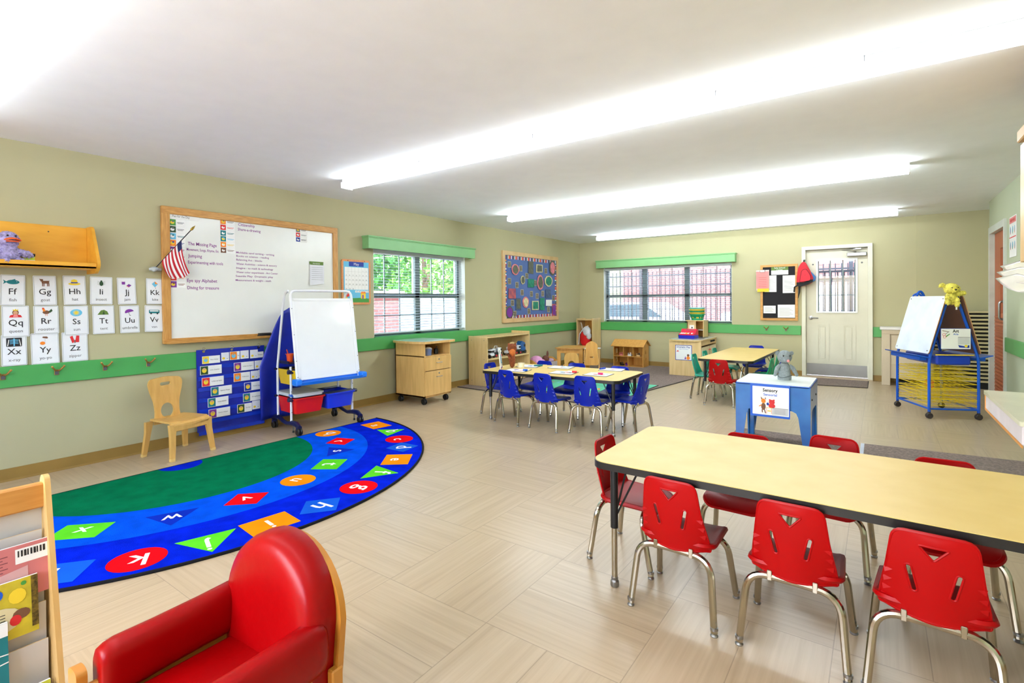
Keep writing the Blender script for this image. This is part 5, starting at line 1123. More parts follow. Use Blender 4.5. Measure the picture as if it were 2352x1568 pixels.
mb=MB(); furry(mb,(0,0,.06),(.12,.12,.10),PKC,n=80,seed=8); furry(mb,(.02,.1,.04),(.08,.1,.06),PKC,n=60,seed=9); tag(mb.build('pink_blanket',loc=(.30,-2.13,.16)),'crumpled pink blanket in the doll bed','blanket')
bn=thing('toy_rabbit','brown toy rabbit with one upright ear in the doll bed','stuffed toy',(.30,-1.83,.17)); BRF=mat('brown_fur',(120,72,58),.9,var=.2,scale=40)
mb=MB(); furry(mb,(0,0,.07),(.06,.07,.06),BRF,n=80,seed=10); furry(mb,(.02,.12,.03),(.06,.09,.04),LIL,n=60,seed=11); furry(mb,(.02,.03,.15),(.018,.02,.06),BRF,n=40,seed=12); mb.build('body',bn)
mb=MB(); mb.ball((.058,.01,.08),.006,BLACK,seg=6); mb.build('eye',bn)
# dollhouse
dh=thing('dollhouse','open-fronted wooden dollhouse with pitched roof below the back window','dollhouse',(1.22,-.24,0)); hx=.285
def dbx(n_,a,b,c,d,e,f,m_=BIRCH): mb=MB(); mb.box(a,b,c,d,e,f,m_); return mb.build(n_,dh,smooth=0)
for s in (-1,1):
    mb=MB(); mb.sheet([(-.14,0),(.14,0),(.14,.40),(0,.49),(-.06,.455),(-.14,.34)],BIRCH,lambda u,v,w:(s*hx+(w if s>0 else -w),u,v),th=.012,holes=[rrect(-.03,.24,.025,.33,.01),rrect(-.03,.08,.025,.17,.01)]); mb.build('gable_wall',dh,smooth=0)
dbx('floor_board',-hx,hx,-.14,.14,.0,.012); dbx('floor_board',-hx,hx,-.14,.14,.19,.202); dbx('back_wall',-hx,hx,.13,.14,0,.42)
dbx('partition',-.10,-.09,-.13,.13,.20,.42); dbx('partition',.09,.10,-.13,.13,.20,.42); dbx('partition',-.01,0,-.13,.13,.01,.19)
for p,q in (((-.19,.36+.02),(0,.50)),((0,.50),(.18,.385))):
    mb=MB(); d=V((q[0]-p[0],q[1]-p[1])).normalized(); n_=V((-d.y,d.x))*.012
    mb.sheet([p,q,(q[0]+n_.x,q[1]+n_.y),(p[0]+n_.x,p[1]+n_.y)],BIRCH if p[0]<0 else OAK,lambda u,v,w:(-hx-.04+w,u,v),th=2*hx+.08); mb.build('roof_panel',dh,smooth=0)
rn=random.Random(9)
for i,(x,z,c,lb) in enumerate([(-.17,.202,PINK,'tiny pink and wood sofa upstairs at the left in the dollhouse'),(.0,.202,PAPER,'tiny white dog figure upstairs in the middle of the dollhouse'),(.17,.202,PALE,'tiny pale bed with black figure upstairs at the right in the dollhouse'),(-.16,.012,TK,'dark tiny furniture downstairs at the left in the dollhouse'),(-.05,.012,PURP,'tiny purple block downstairs near the partition in the dollhouse')]):
    mb=MB(); mb.box(-.035,.035,-.03,.03,0,.025,c,b=.004); mb.box(-.035,-.028,-.03,.03,0,.055,c,b=.002); mb.ball((.01,0,.045),(.014,.012,.02),TK if i in (2,3) else c,seg=8); tag(mb.build('dollhouse_toy',loc=(1.22+x,-.28,z)),lb,'doll furniture')
# ================================================================ PLAY KITCHEN
pk=thing('play_kitchen','pale maple play kitchen cabinet with a play sign below the back window','play kitchen',(2.475,-.52,0)); kx0,kx1,ky0,ky1=-.265,.255,-.48,.46
mb=MB(); mb.box(kx0,kx1,ky0,ky0+.02,0,.58,PALE,b=.002); mb.build('end_panel',pk); mb=MB(); mb.box(kx0,kx1,ky1-.02,ky1,0,.58,PALE,b=.002); mb.build('end_panel',pk)
mb=MB(); mb.box(kx0,kx0+.015,ky0+.02,ky1-.02,0,.58,PALE); mb.build('back_panel',pk)
mb=MB(); mb.box(kx0+.015,kx1-.03,ky0+.02,ky1-.02,.04,.06,PALE); mb.box(kx1-.03,kx1-.005,ky0+.02,ky1-.02,.50,.58,PALE); mb.box(kx1-.03,kx1-.005,ky0+.02,ky1-.02,0,.06,PALE); mb.build('carcass',pk,smooth=0)
for a,b in ((ky0+.03,-.02),(.0,ky1-.03)):
    mb=MB(); mb.box(kx1-.008,kx1+.008,a,b,.07,.475,mat('cream_door',(226,212,176),.45)); d_=mb.build('door',pk); mb=MB(); y=(b-.05 if a<-.1 else a+.2); mb.tube([(kx1+.012,y,.42),(kx1+.03,y,.42),(kx1+.03,y+.06,.42),(kx1+.012,y+.06,.42)],.006,REDP); mb.build('handle',d_)
mb=MB(); mb.box(kx1-.004,kx1+.004,.1,.34,.53,.56,TK); [mb.lathe([(0,0),(.014,0),(.012,.014),(0,.015)],TK,n=10,ax=frame((kx1,.13+.06*i,.545),(0,1,0),(0,0,1))) for i in range(4)]; mb.build('control_knobs',pk)
mb=MB(); tp=[(p.x,p.y) for p in rpath([(kx0-.02,ky1,0),(kx0-.02,ky0+.02,0),(kx0+.08,ky0-.05,0),(kx1-.1,ky0-.06,0),(kx1+.02,ky0,0),(kx1+.02,ky1,0),(kx0-.02,ky1,0)],.06,4)][:-1]
mb.sheet(tp,mat('kitchen_top',(214,212,202),.25,coat=.3),lambda u,v,w:(u,v,.58+w),th=.02,side=PALE); mb.build('worktop',pk)
for i,yv in enumerate((.0,.2)): mb=MB(); mb.lathe([(0,0),(.07,0),(.07,.003),(.055,.004),(.055,.003),(.02,.004),(0,.004)],TK,n=20,c=(.12,yv,.60)); mb.build('hob',pk)
mb=MB(); mb.sheet(rrect(-.16,.26,.11,.51,.01),WHITE,lambda u,v,w:(u,ky0-.003-w,v),th=.002,side=DBLUE); Fk=BW(-.025,.26,0); Fk=frame((0,ky0-.0055,0),(1,0,0),(0,0,1))
mb.sheet(rrect(-.16,.26,.11,.51,.01),DBLUE,lambda u,v,w:(u,ky0-.0052-w,v),th=.001,holes=[rrect(-.152,.268,.102,.502,.008)])
mb.text('Dramatic Play',Fk@M.Translation((-.025,.465,.0)),.026,DBLUE,width=.22,bold=.02); mb.text('Juego dramatico',Fk@M.Translation((-.025,.44,.0)),.014,BLUEB,width=.16)
mb.poly([(-.145,.40),(-.10,.40),(-.115,.425)],Fk,REDP,.0003); mb.poly(ell(.05,.30,.028,.03,14),Fk,ORANGE,.0003); mb.poly(ell(.05,.345,.02,.02,12),Fk,BROWN,.0004); mb.poly([(-.01,.28),(.02,.28),(.005,.33)],Fk,PURP,.0003); mb.build('play_sign',pk,smooth=0)
tw=thing('play_shelf_tower','small maple shelf tower standing on the play kitchen with a paper notice','shelf',(2.455,-.21,.60))
mb=MB(); mb.box(-.145,.01,-.14,-.125,0,.28,PALE,b=.002); mb.build('front_panel',tw); mb=MB(); mb.box(.13,.145,-.14,.14,0,.28,PALE,b=.002); mb.build('side_panel',tw); mb=MB(); mb.box(-.145,-.13,-.14,.14,0,.28,PALE); mb.build('side_panel',tw); mb=MB(); mb.box(-.145,.145,.125,.14,0,.28,BIRCH); mb.build('back_panel',tw)
mb=MB(); mb.box(-.155,.155,-.16,.145,.28,.296,PALE,b=.003); mb.build('top_board',tw); mb=MB(); mb.box(-.13,.14,-.13,.13,.12,.132,mat('kitchen_top',(1,1,1))); mb.build('shelf_board',tw)
mb=MB(); mb.box(-.10,-.02,-.143,-.140,.12,.21,PAPER); mb.poly(ell(-.055,.165,.012,.015,10),frame((0,-.1435,0),(1,0,0),(0,0,1)),INK); mb.build('paper_notice',tw,smooth=0)
def basket(z,c,label,cuts):
    b=thing('toy_basket',label,'basket',(2.47,-.28,z),R(4)); mb=MB(); n=28; 
    def ring(rx,ry,zz): return [(rx*(abs(math.cos(2*PI*i/n))**.6)*(1 if math.cos(2*PI*i/n)>0 else -1),ry*(abs(math.sin(2*PI*i/n))**.6)*(1 if math.sin(2*PI*i/n)>0 else -1),zz) for i in range(n)]
    L=[ring(.095,.075,0),ring(.102,.08,.03),ring(.11,.088,.055),ring(.118,.094,.085),ring(.13,.104,.10)]
    for k in range(4):
        for i in range(n):
            if k in cuts and i%2: continue
            mb.add([L[k][i],L[k][(i+1)%n],L[k+1][(i+1)%n],L[k+1][i]],[(0,1,2,3)],c)
    mb.add(L[0],[tuple(range(n))],c); mb.tube(L[4],.007,c,n=6,closed=True); o=mb.build('basket_body',b,merge=True); sd=o.modifiers.new('t','SOLIDIFY'); sd.thickness=.003; return b
GB=mat('basket_green',(10,150,96),.4); YB=mat('basket_yellow',(222,190,40),.4); MB_=mat('basket_mint',(120,206,196),.4)
basket(.898,GB,'green slotted toy basket, lowest of the stack on the play kitchen',(1,)); basket(.926,YB,'yellow toy basket nested second in the stack on the play kitchen',(1,)); basket(.954,GB,'green toy basket nested third in the stack on the play kitchen',(1,)); basket(.982,YB,'yellow toy basket nested fourth in the stack on the play kitchen',(1,)); basket(1.01,MB_,'mint toy basket on top of the stack on the play kitchen',(1,))
cr=thing('toy_cash_register','red and blue toy cash register on the play kitchen','toy',(2.44,-.70,.60),R(-4))
mb=MB(); mb.box(-.135,.135,-.10,.10,0,.06,mat('toy_deep_blue',(24,30,176),.3),b=.006); mb.build('drawer',cr); mb=MB(); mb.sheet([(-.10,.06),(.10,.06),(.10,.15),(.04,.16),(.0,.10),(-.10,.075)],mat('toy_red',(216,24,60),.3),lambda u,v,w:(-.13+w,u,v),th=.26); mb.build('housing',cr,smooth=0)
mb=MB(); mb.box(-.06,.09,.025,.04,.115,.145,TEAL); mb.build('display',cr)
mb=MB(); F=frame((0,-.05,.088),(1,0,0),(0,1,.25)); [mb.box(-.11+.03*i,-.088+.03*i,-.08+.03*j,-.058+.03*j,.078+.006*j,.092+.006*j,[PAPER,PAPER,PAPER,YEL,PAPER,REDP,PAPER][i],b=.003) for i in range(7) for j in range(2)]; kk=mb.build('keys',cr)
mb=MB(); mb.ball((0,0,.04),(.03,.03,.045),GB,noise=.05); mb.tube([(0,0,.07),(.01,0,.10)],.006,GB); tag(mb.build('toy_pepper',loc=(2.27,-.62,.60)),'small green toy vegetable left of the toy cash register','toy food')
# ================================================================ CRAFT SHEETS ON THE BLUE-CHAIR TABLE
TZ=.5255
CLB=mat('tray_border',(52,60,66),.4)
SH=[(1.885,-4.725,R(12),DBLUE,'sheet on the craft table with a dark blue drawing, far side at the left'),(1.975,-5.09,R(10),PURP,'sheet on the craft table with purple strokes, near side at the left by the puppet'),(2.245,-4.63,R(10),TEAL,'sheet on the craft table with a small teal drawing, far side in the middle'),(2.475,-4.985,R(8),GREYINK,'craft sheet with grey strokes and a red marker, near side, middle of the table'),(2.825,-4.915,R(4),PINK,'sheet on the craft table with pink drawing and pink marker, near side at the right'),(2.79,-4.515,R(10),REDP,'sheet on the craft table with tiny blue and red marks, far side at the right')]
for i,(x,y,a,c,lb) in enumerate(SH):
    mb=MB(); mb.box(-.125,.125,-.105,.105,0,.003,CLB,b=.001); mb.box(-.116,.116,-.096,.096,.003,.004,PAPER); F=frame((0,0,.0045),(1,0,0),(0,1,0)); rn=random.Random(i)
    for k in range(5): 
        x0,y0=rn.uniform(-.06,.05),rn.uniform(-.05,.04); mb.poly([(x0,y0),(x0+rn.uniform(.03,.07),y0+rn.uniform(-.02,.02)),(x0+rn.uniform(.02,.06),y0+rn.uniform(.015,.035)),(x0+.004,y0+.02)],F,[c,LBLUE,c,PINK,c][k],.0001*k)
    o=mb.build('craft_sheet',smooth=0,loc=(x,y,TZ)); o.rotation_euler=(0,0,a); tag(o,lb,'craft sheet','craft sheets laid on the table')
for x,y,a,c,lb in [(2.06,-5.10,R(20),BLUEB,'blue marker on the left near craft sheet'),(2.555,-4.95,R(10),REDP,'red marker on the middle near craft sheet'),(2.83,-4.93,R(15),mat('magenta_print',(214,20,120),.5),'magenta marker on the right near craft sheet'),(1.99,-4.70,R(40),TEAL,'small teal piece on the left far craft sheet'),(2.70,-4.56,R(80),DBLUE,'small blue piece standing on the right far craft sheet')]:
    mb=MB(); mb.tube([(-.045,0,.009),(.03,0,.009)],.0085,c if 'piece' in lb else PAPER); mb.tube([(.0,0,.009),(.048,0,.009)],[.0095,.0095],c); o=mb.build('marker_pen',loc=(x,y,TZ+.0046)); o.rotation_euler=(0,0,a); tag(o,lb,'marker')
pz=thing('puppet','brown furry hand puppet with pale mane and orange muzzle propped on the craft table','hand puppet',(1.80,-4.93,TZ),R(-50)); PB=mat('puppet_brown',(136,70,34),.9,var=.15,scale=40); PO=mat('puppet_muzzle',(196,108,44),.9,var=.12,scale=40); PMN=mat('pale_mane',(226,206,150),.9)
mb=MB(); furry(mb,(0,0,.09),(.035,.035,.09),PB,n=120,seed=1); furry(mb,(.0,0,.215),(.042,.05,.05),PB,n=140,seed=2); furry(mb,(.03,-.025,.11),(.015,.015,.05),PB,R=M.Rotation(.5,3,'X'),n=40,seed=3); mb.build('body',pz)
mb=MB(); furry(mb,(.045,.0,.175),(.036,.036,.034),PO,n=80,seed=4); mb.build('muzzle',pz)
mb=MB(); rn=random.Random(6)
for i in range(120):
    t=rn.uniform(.2,2.9); p=V((-.042*math.sin(t*.8)*.8,rn.uniform(-.02,.02),.215+.05*math.cos(t*.9))); d=V((-math.sin(t*.8),rn.uniform(-.4,.4),math.cos(t*.9))).normalized(); a=d.orthogonal().normalized()*.004; mb.add([p-a,p+a,p+d*.022],[(0,1,2)],PMN)
mb.build('mane',pz)
mb=MB(); furry(mb,(-.0,-.035,.25),(.008,.012,.02),PB,n=16,seed=7); furry(mb,(-.0,.035,.25),(.008,.012,.02),PB,n=16,seed=8); mb.build('ears',pz)
mb=MB(); mb.sheet([(-.11,0),(.07,0),(.06,.21),(-.09,.225)],PAPER,lambda u,v,w:(u*.2+.0,u+.0,v) if 0 else (w,u,v),th=.006); F=frame((.0065,0,0),(0,1,0),(0,0,1)); mb.poly([(-.09,.16),(-.05,.16),(-.05,.2),(-.09,.2)],F,TEAL); mb.poly([(.03,.02),(.06,.02),(.06,.06),(.03,.06)],F,TEAL); mb.poly([(-.04,.05),(.03,.05),(.02,.14),(-.03,.15)],F,LBLUE,.0002); mb.poly([(-.1,0),(.06,0),(.06,.012),(-.1,.012)],F,PURP,.0002)
o=mb.build('picture_book',smooth=0,loc=(1.705,-5.0,TZ)); o.rotation_euler=(0,R(-6),R(30)); tag(o,'open white picture book standing beside the brown puppet','book')
mb=MB(); mb.lathe([(0,0),(.036,0),(.036,.05),(.032,.05),(.032,.01),(0,.01)],mat('cream_cup',(236,226,196),.3),n=20); tag(mb.build('cream_cup',loc=(1.87,-4.86,TZ)),'small cream cup in front of the brown puppet','cup')
# ================================================================ SENSORY BIN
SB=mat('marbled_blue_plastic',(22,92,170),.28,gcol=(44,120,190),scale=5,coat=.3)
sb=thing('sensory_bin','blue sensory bin table with white lid and a Sensory sign','sensory table',(4.345,-4.575,0),0); sx,sy=.275,.275
def side(Fm,wd):
    o=[(-wd,0),(-wd+.045,0),(-wd+.085,.30),(-wd+.10,.335),(-wd+.13,.35),(wd-.13,.35),(wd-.10,.335),(wd-.085,.30),(wd-.045,0),(wd,0),(wd,.545),(-wd,.545)]
    return o
for k in range(4):
    a=k*PI/2; F=M.Rotation(a,4,'Z'); mb=MB(); mb.sheet(side(0,sx-(.0125 if k%2 else 0)),SB,lambda u,v,w,F=F:F@V((u*(1-.0*(.5-v)),-sy+w,v)),th=.012); mb.build('side_panel',sb,smooth=0)
for cx_ in (-1,1):
    for cy_ in (-1,1):
        mb=MB(); mb.box(cx_*(sx-.0125)-(.04 if cx_>0 else 0),cx_*(sx-.0125)+(.04 if cx_<0 else 0),cy_*(sy-.0125)-(.04 if cy_>0 else 0),cy_*(sy-.0125)+(.04 if cy_<0 else 0),0.001,.30,SB,b=.004)
        mb.v=[V((v.x+(-cx_*.0)*(.3-v.z),v.y,v.z)) for v in mb.v]; mb.build('leg',sb)
mb=MB(); mb.sheet(rrect(-sx+.004,-sy+.004,sx-.004,sy-.004,.015),mat('bin_lid',(222,232,230),.3),lambda u,v,w:(u,v,.535+w),th=.025); mb.sheet(rrect(-sx,-sy,sx,sy,.012),BLUEB,lambda u,v,w:(u,v,.540+w),th=.012); l_=mb.build('lid',sb)
mb=MB(); [mb.lathe([(0,0),(.009,0),(.007,.006),(0,.007)],TK,n=10,ax=frame((sx,-.18+.3*i,.44-.0*i),(0,1,0),(0,0,1))) for i in (0,1)]; mb.build('bolt',sb)
sg=thing('sensory_sign','white sign reading Sensory Sensorial with two toy animals, fixed to the blue bin','sign',(4.337,-4.862,.416)); F0=frame((0,-.012,0),(1,0,0),(0,0,1))
mb=MB(); mb.sheet(rrect(-.15,-.13,.142,.135,.006),BLUEB,lambda u,v,w:(u,-w*1-.002,v+.02*(-u)*0),th=.004); mb.sheet(rrect(-.132,-.112,.135,.118,.004),PAPER,lambda u,v,w:(u,-w-.0062,v),th=.001); mb.build('board',sg,smooth=0)
mb=MB(); F=frame((0,-.0078,0),(1,0,0),(0,0,1)); mb.text('Sensory',F@M.Translation((0,.078,0)),.026,INK,width=.11,bold=.03); mb.text('Sensorial',F@M.Translation((0,.045,0)),.02,BLUEB,width=.10,bold=.02); mb.build('lettering',sg,smooth=0)
mb=MB(); P_=lambda pts,m,l: mb.poly(pts,F,m,l)
P_(ell(-.05,-.045,.017,.03,14),BROWN,.0002); P_(ell(-.05,.0,.017,.019,14),ORANGE,.0004); P_([(-.066,.01),(-.07,.035),(-.056,.02)],BROWN,.0003); P_([(-.04,.018),(-.035,.035),(-.03,.012)],BROWN,.0003); P_([(-.064,-.07),(-.056,-.07),(-.054,-.095),(-.062,-.095)],BROWN,.0003); P_([(-.046,-.07),(-.038,-.07),(-.030,-.1),(-.038,-.1)],BROWN,.0003); P_([(-.064,-.04),(-.085,-.05),(-.083,-.042),(-.062,-.028)],ORANGE,.0003)
P_(ell(.012,-.005,.022,.02,14),REDP,.0003); P_(ell(-.003,.012,.007,.007,8),REDP,.0004); P_(ell(.027,.012,.007,.007,8),REDP,.0004); P_(ell(.012,-.035,.025,.02,14),REDP,.0002); P_(ell(-.018,-.022,.010,.012,8),DBLUE,.0005)
P_([(-.03,-.05),(.012,-.05),(.012,-.054),(-.03,-.054)],YEL,.0006); P_([(-.028,-.054),(-.025,-.054),(-.025,-.1),(-.028,-.1)],ORANGE,.0006); P_([(.008,-.054),(.011,-.054),(.011,-.1),(.008,-.1)],ORANGE,.0006); P_(rrect(-.02,-.082,.005,-.074,.002),YEL,.0006)
mb.build('animal_picture',sg,smooth=0); mb=MB()
P_([(.015,-.05),(.13,-.05),(.13,-.105),(.013,-.105)],mat('clear_pocket_sheet',(206,206,208),.3),.0008); P_([(.015,-.05),(.13,-.05),(.13,-.053),(.015,-.053)],GREYINK,.001); [P_([(.03,-.062-.01*i),(.11,-.062-.01*i),(.11,-.064-.01*i),(.03,-.064-.01*i)],GREYINK,.001) for i in range(4)]
mb.build('clear_pocket',sg,smooth=0)
ms=thing('grey_mouse_puppet','grey plush mouse puppet with a pink nose standing on the blue sensory bin','hand puppet',(4.40,-4.56,.56),R(-62)); GF=mat('grey_plush',(142,152,156),.95,var=.12,scale=60,bump=.4,bscale=120); PN=mat('pink_nose',(238,150,150),.6)
# faces +x locally
mb=MB(); 
mb.lathe([(0,0),(.052,0),(.054,.02),(.046,.05),(.044,.09),(.04,.12),(.03,.14),(.0,.145)],GF,n=24)
for s in (-1,1): mb.tube([(.0,s*.038,.12),(.012,s*.062,.10),(.02,s*.075,.07),(.03,s*.085,.048)],[.016,.018,.017,.012],GF,n=12); mb.ball((.03,s*.086,.045),.014,GF,seg=10)
mb.ball((.004,0,.195),(.054,.058,.056),GF,seg=20); mb.ball((.05,0,.175),(.03,.028,.026),GF,seg=14)
for s in (-1,1): mb.lathe([(0,0),(.02,.0),(.018,.006),(0,.009)],GF,n=14,ax=frame((-.0,s*.055,.225),(0,s,.3),(.3,0,1)))
mb.build('body',ms)
mb=MB(); mb.ball((.082,0,.168),.0115,PN,seg=12); mb.build('nose',ms)
for s in (-1,1): mb=MB(); mb.ball((.05,s*.026,.207),(.005,.006,.007),BLACK,seg=10); mb.build('eye',ms)
mb=MB(); mb.tube([(.0+.052*math.cos(t),.052*math.sin(t),.030+.010*math.sin(2*t)) for t in [k*PI/10 for k in range(20)]],.004,mat('grey_seam',(104,112,116),.9),closed=True); mb.build('hem',ms)
# ================================================================ ART EASEL WITH DRYING RACK
ea=thing('art_easel','blue tubular art easel with white boards and yellow drying racks','easel',(5.556,-2.292,0),R(24)); EB=mat('easel_blue',(8,84,196),.3,var=.03); ex,ey=.22,.305
for s in (-1,1):
    mb=MB(); mb.tube(rpath([(-ex,s*ey,.07),(-ex,s*ey,.62),(-.03,s*ey*.93,1.29),(.0,s*ey*.93,1.33),(.03,s*ey*.93,1.29),(ex,s*ey,.62),(ex,s*ey,.07)],.07,6),.0135,EB,n=10); mb.build('end_frame',ea)
    mb=MB(); mb.tube([(-ex,s*ey,.10),(ex,s*ey,.10)],.010,EB); mb.build('cross_bar',ea)
    mb=MB(); mb.tube([(s*ex,-ey,.10),(s*ex,ey,.10)],.010,EB); mb.build('side_bar',ea)
    for q in (-1,1):
        mb=MB(); 
        for d in (-.012,.012): mb.lathe([(0,-.008),(.026,-.008),(.03,-.003),(.03,.003),(.026,.008),(0,.008)],mat('dark_caster',(52,44,42),.5),n=16,ax=frame((q*ex,s*ey+d,.030),(1,0,0),(0,0,1)))
        mb.box(q*ex-.01,q*ex+.01,s*ey-.01,s*ey+.01,.03,.075,mat('dark_caster',(1,1,1))); mb.build('caster',ea)
for s in (-1,1):
    A=(s*.215,.665); B=(s*.055,1.26); d=V((B[0]-A[0],B[1]-A[1])).normalized(); n_=V((-d.y,d.x)) if s<0 else V((d.y,-d.x))
    mb=MB(); L_=(V(B)-V(A)).length
    mb.sheet(rrect(-.325,0,.325,L_,.025),mat('easel_white_board',(228,234,242),.2,coat=.3),lambda u,v,w:(A[0]+d.x*v+n_.x*(.016+w),u,A[1]+d.y*v+n_.y*(.016+w)),th=.006,side=OAK); b_=mb.build('drawing_board',ea,smooth=0)
    mb=MB(); mb.sheet(rrect(-.325,0,.325,L_,.025),mat('hardboard_back',(120,84,66),.7),lambda u,v,w:(A[0]+d.x*v+n_.x*(.012+w),u,A[1]+d.y*v+n_.y*(.012+w)),th=.003); mb.build('board_back',b_,smooth=0)
    mb=MB(); [mb.ball((A[0]+d.x*v+n_.x*.024,u,A[1]+d.y*v+n_.y*.024),.005,INK,seg=6) for u,v in ((-.29,.03),(.29,.03),(-.29,L_-.03),(.29,L_-.03))]; mb.build('screw',b_)
    mb=MB(); mb.sheet([(0,0),(.115,.028),(.12,.038),(.112,.038),(.005,.014)],EB,lambda u,v,w:(s*(.222+u),-.32+w,.622+v),th=.64); mb.box(s*.23 if s>0 else -.30,s*.30 if s>0 else -.23,-.28,.28,.595,.64,EB,b=.006); mb.build('paint_tray',ea)
mb=MB(); mb.box(-.155,.155,-.31,.28,.555,.655,BLUEB if 0 else mat('easel_bin_blue',(10,56,178),.35),b=.015); mb.build('centre_bin',ea)
mb=MB(); mb.tube([(-.17,-.32,.66),(.17,-.32,.66)],.006,YEL); mb.build('yellow_rod',ea)
YW=mat('yellow_wire',(236,206,24),.35,var=.05); 
for k in range(11):
    z=.135+.037*k; mb=MB(); tl=.012*math.sin(k*2.1)
    for i in range(9):
        x=-ex+.03+(2*ex-.06)*i/8; mb.tube([(x,-ey+.0,z+tl),(x,ey,z-tl*.5)],.0022,YW,n=5,cap=False)
    for y in (-ey,-ey*.33,ey*.33,ey): mb.tube([(-ex+.0,y,z+tl*(-y/ey)),(ex,y,z+tl*(-y/ey))],.003,YW,n=5,cap=False)
    for s in (-1,1): mb.tube([(s*ex*.97,-ey,z+tl),(s*ex*.97,ey,z-tl)],.003,YW,n=5,cap=False)
    mb.build('drying_rack',ea,smooth=0)
mb=MB(); mb.tube([(0,-ey*.3,.10),(0,-ey*.3,.55)],.008,STEEL); mb.build('centre_rod',ea)
mb=MB(); mb.tube(arc((-.03,ey*.93,1.25),.045,20,160,8,(1,0,0),(0,0,1)),.010,EB); mb.build('top_hoop',ea)
asg=thing('art_sign','white sign reading Art Arte hanging in the end of the blue easel','sign',V((5.556,-2.292,.825))+M.Rotation(R(24),3,'Z')@V((0,-.335,0)),R(24)); F=frame((0,-.0045,0),(1,0,0),(0,0,1))
mb=MB(); mb.sheet(rrect(-.135,-.105,.135,.11,.006),mat('sign_blue_edge',(20,60,150),.5),lambda u,v,w:(u,-w,v),th=.003); mb.sheet(rrect(-.13,-.10,.13,.105,.005),PAPER,lambda u,v,w:(u,-.003-w,v),th=.001); mb.build('board',asg,smooth=0)
mb=MB(); mb.text('Art',F@M.Translation((0,.068,0)),.03,INK,width=.055,bold=.03); mb.text('Arte',F@M.Translation((0,.042,0)),.018,BLUEB,width=.045,bold=.02); mb.build('lettering',asg,smooth=0)
mb=MB(); P_=lambda pts,m,l: mb.poly(pts,F,m,l); P_([(-.12,.09),(-.06,.075),(-.06,.07),(-.12,.084)],BROWN,.0002); P_([(-.09,.03),(-.055,.055),(-.05,.05),(-.085,.02)],GRASS,.0003); mb.tube([F@V((-.105+.013*math.cos(t),.045+.013*math.sin(t),.0005)) for t in [k*PI/6 for k in range(12)]],.0015,REDP,n=4,closed=True); mb.tube([F@V((-.10+.013*math.cos(t),.022+.013*math.sin(t),.0005)) for t in [k*PI/6 for k in range(12)]],.0015,REDP,n=4,closed=True); P_([(-.095,.05),(-.06,.08),(-.058,.077),(-.092,.046)],GREYINK,.0004)
mb.build('scissors_picture',asg,smooth=0); mb=MB(); P_([(.02,.02),(.125,.02),(.125,-.055),(.02,-.055)],mat('clear_pocket_sheet',(1,1,1)),.0003); P_([(.02,.02),(.125,.02),(.125,.0175),(.02,.0175)],INK,.0005); P_([(.02,-.06),(.07,-.07),(.12,-.06),(.12,-.09),(.03,-.085)],DBLUE,.0004); P_(ell(.09,-.07,.015,.014,10),YEL,.0006); mb.build('clear_pocket',asg,smooth=0)
pp=thing('stuffed_dog','yellow plush dog draped over the top of the blue easel','stuffed toy',V((5.556,-2.292,1.20))+M.Rotation(R(24),3,'Z')@V((-.03,-.30,0)),R(-62)); YF_=mat('yellow_fur',(242,228,104),.95,var=.18,scale=50,bump=.6,bscale=100)
mb=MB(); furry(mb,(.02,0,.14),(.058,.062,.055),YF_,n=300,seed=21); furry(mb,(.055,0,.12),(.03,.034,.028),YF_,n=120,seed=22)
furry(mb,(.0,-.075,.175),(.014,.028,.022),YF_,n=70,seed=23,R=M.Rotation(.4,3,'X')); furry(mb,(.0,.068,.145),(.014,.026,.022),YF_,n=70,seed=24)
furry(mb,(.01,.0,.04),(.045,.05,.065),YF_,n=240,seed=25)
furry(mb,(.05,-.055,.03),(.02,.02,.055),YF_,n=120,seed=26); furry(mb,(.055,.03,.0),(.022,.022,.05),YF_,n=120,seed=27); furry(mb,(.02,.10,.095),(.02,.035,.022),YF_,n=90,seed=28); furry(mb,(.02,.06,.09),(.03,.05,.03),YF_,n=90,seed=29); mb.build('body',pp)
mb=MB(); mb.ball((.083,0,.127),(.008,.011,.008),BLACK,seg=10); mb.build('nose',pp)
for s in (-1,1): mb=MB(); mb.ball((.074,s*.028,.15),.0055,BLACK,seg=8); mb.build('eye',pp)
mb=MB(); mb.sheet([(-.008,-.03),(.008,-.03),(.007,0),(-.006,0)],PAPER,lambda u,v,w:(.062+w,.02+u,v-.045),th=.001); mb.build('care_tag',pp)
# ================================================================ WHITE CABINET AND LOUVRED PANEL IN THE FAR RIGHT CORNER
BEI=mat('beige_cabinet',(206,190,162),.5,var=.02)
wk=thing('beige_sink_cabinet','beige cabinet with white top between the back door and the easel','cabinet',(5.38,-.20,0))
mb=MB(); mb.box(-.31,.30,-.19,.165,.795,.832,mat('cabinet_white_top',(232,230,228),.25),b=.006); mb.build('countertop',wk)
mb=MB(); mb.box(-.28,.28,-.14,.16,.10,.795,BEI); mb.build('carcass',wk)
for x in (-.29,.19): mb=MB(); mb.box(x,x+.10,-.172,-.05,0,.795,BEI,b=.003); mb.build('corner_post',wk)
mb=MB(); mb.box(-.29,.29,-.176,-.14,.735,.795,BEI,b=.004); mb.build('top_rail',wk)
mb=MB(); mb.box(-.18,.18,-.155,-.14,.30,.72,BEI,b=.003); mb.build('door',wk)
mb=MB(); mb.box(-.1,.12,-.11,.04,0,.07,BLACK,b=.01); tag(mb.build('black_box',loc=(5.36,-.22,0)),'black object on the floor under the beige cabinet','box')
mb=MB(); mb.box(-.05,.05,-.03,.03,0,.12,REDP,b=.01); mb.box(-.035,.035,-.032,.032,.12,.16,BLACK); tag(mb.build('red_box',loc=(5.62,-.42,.0)),'small red box behind the yellow drying racks','box')
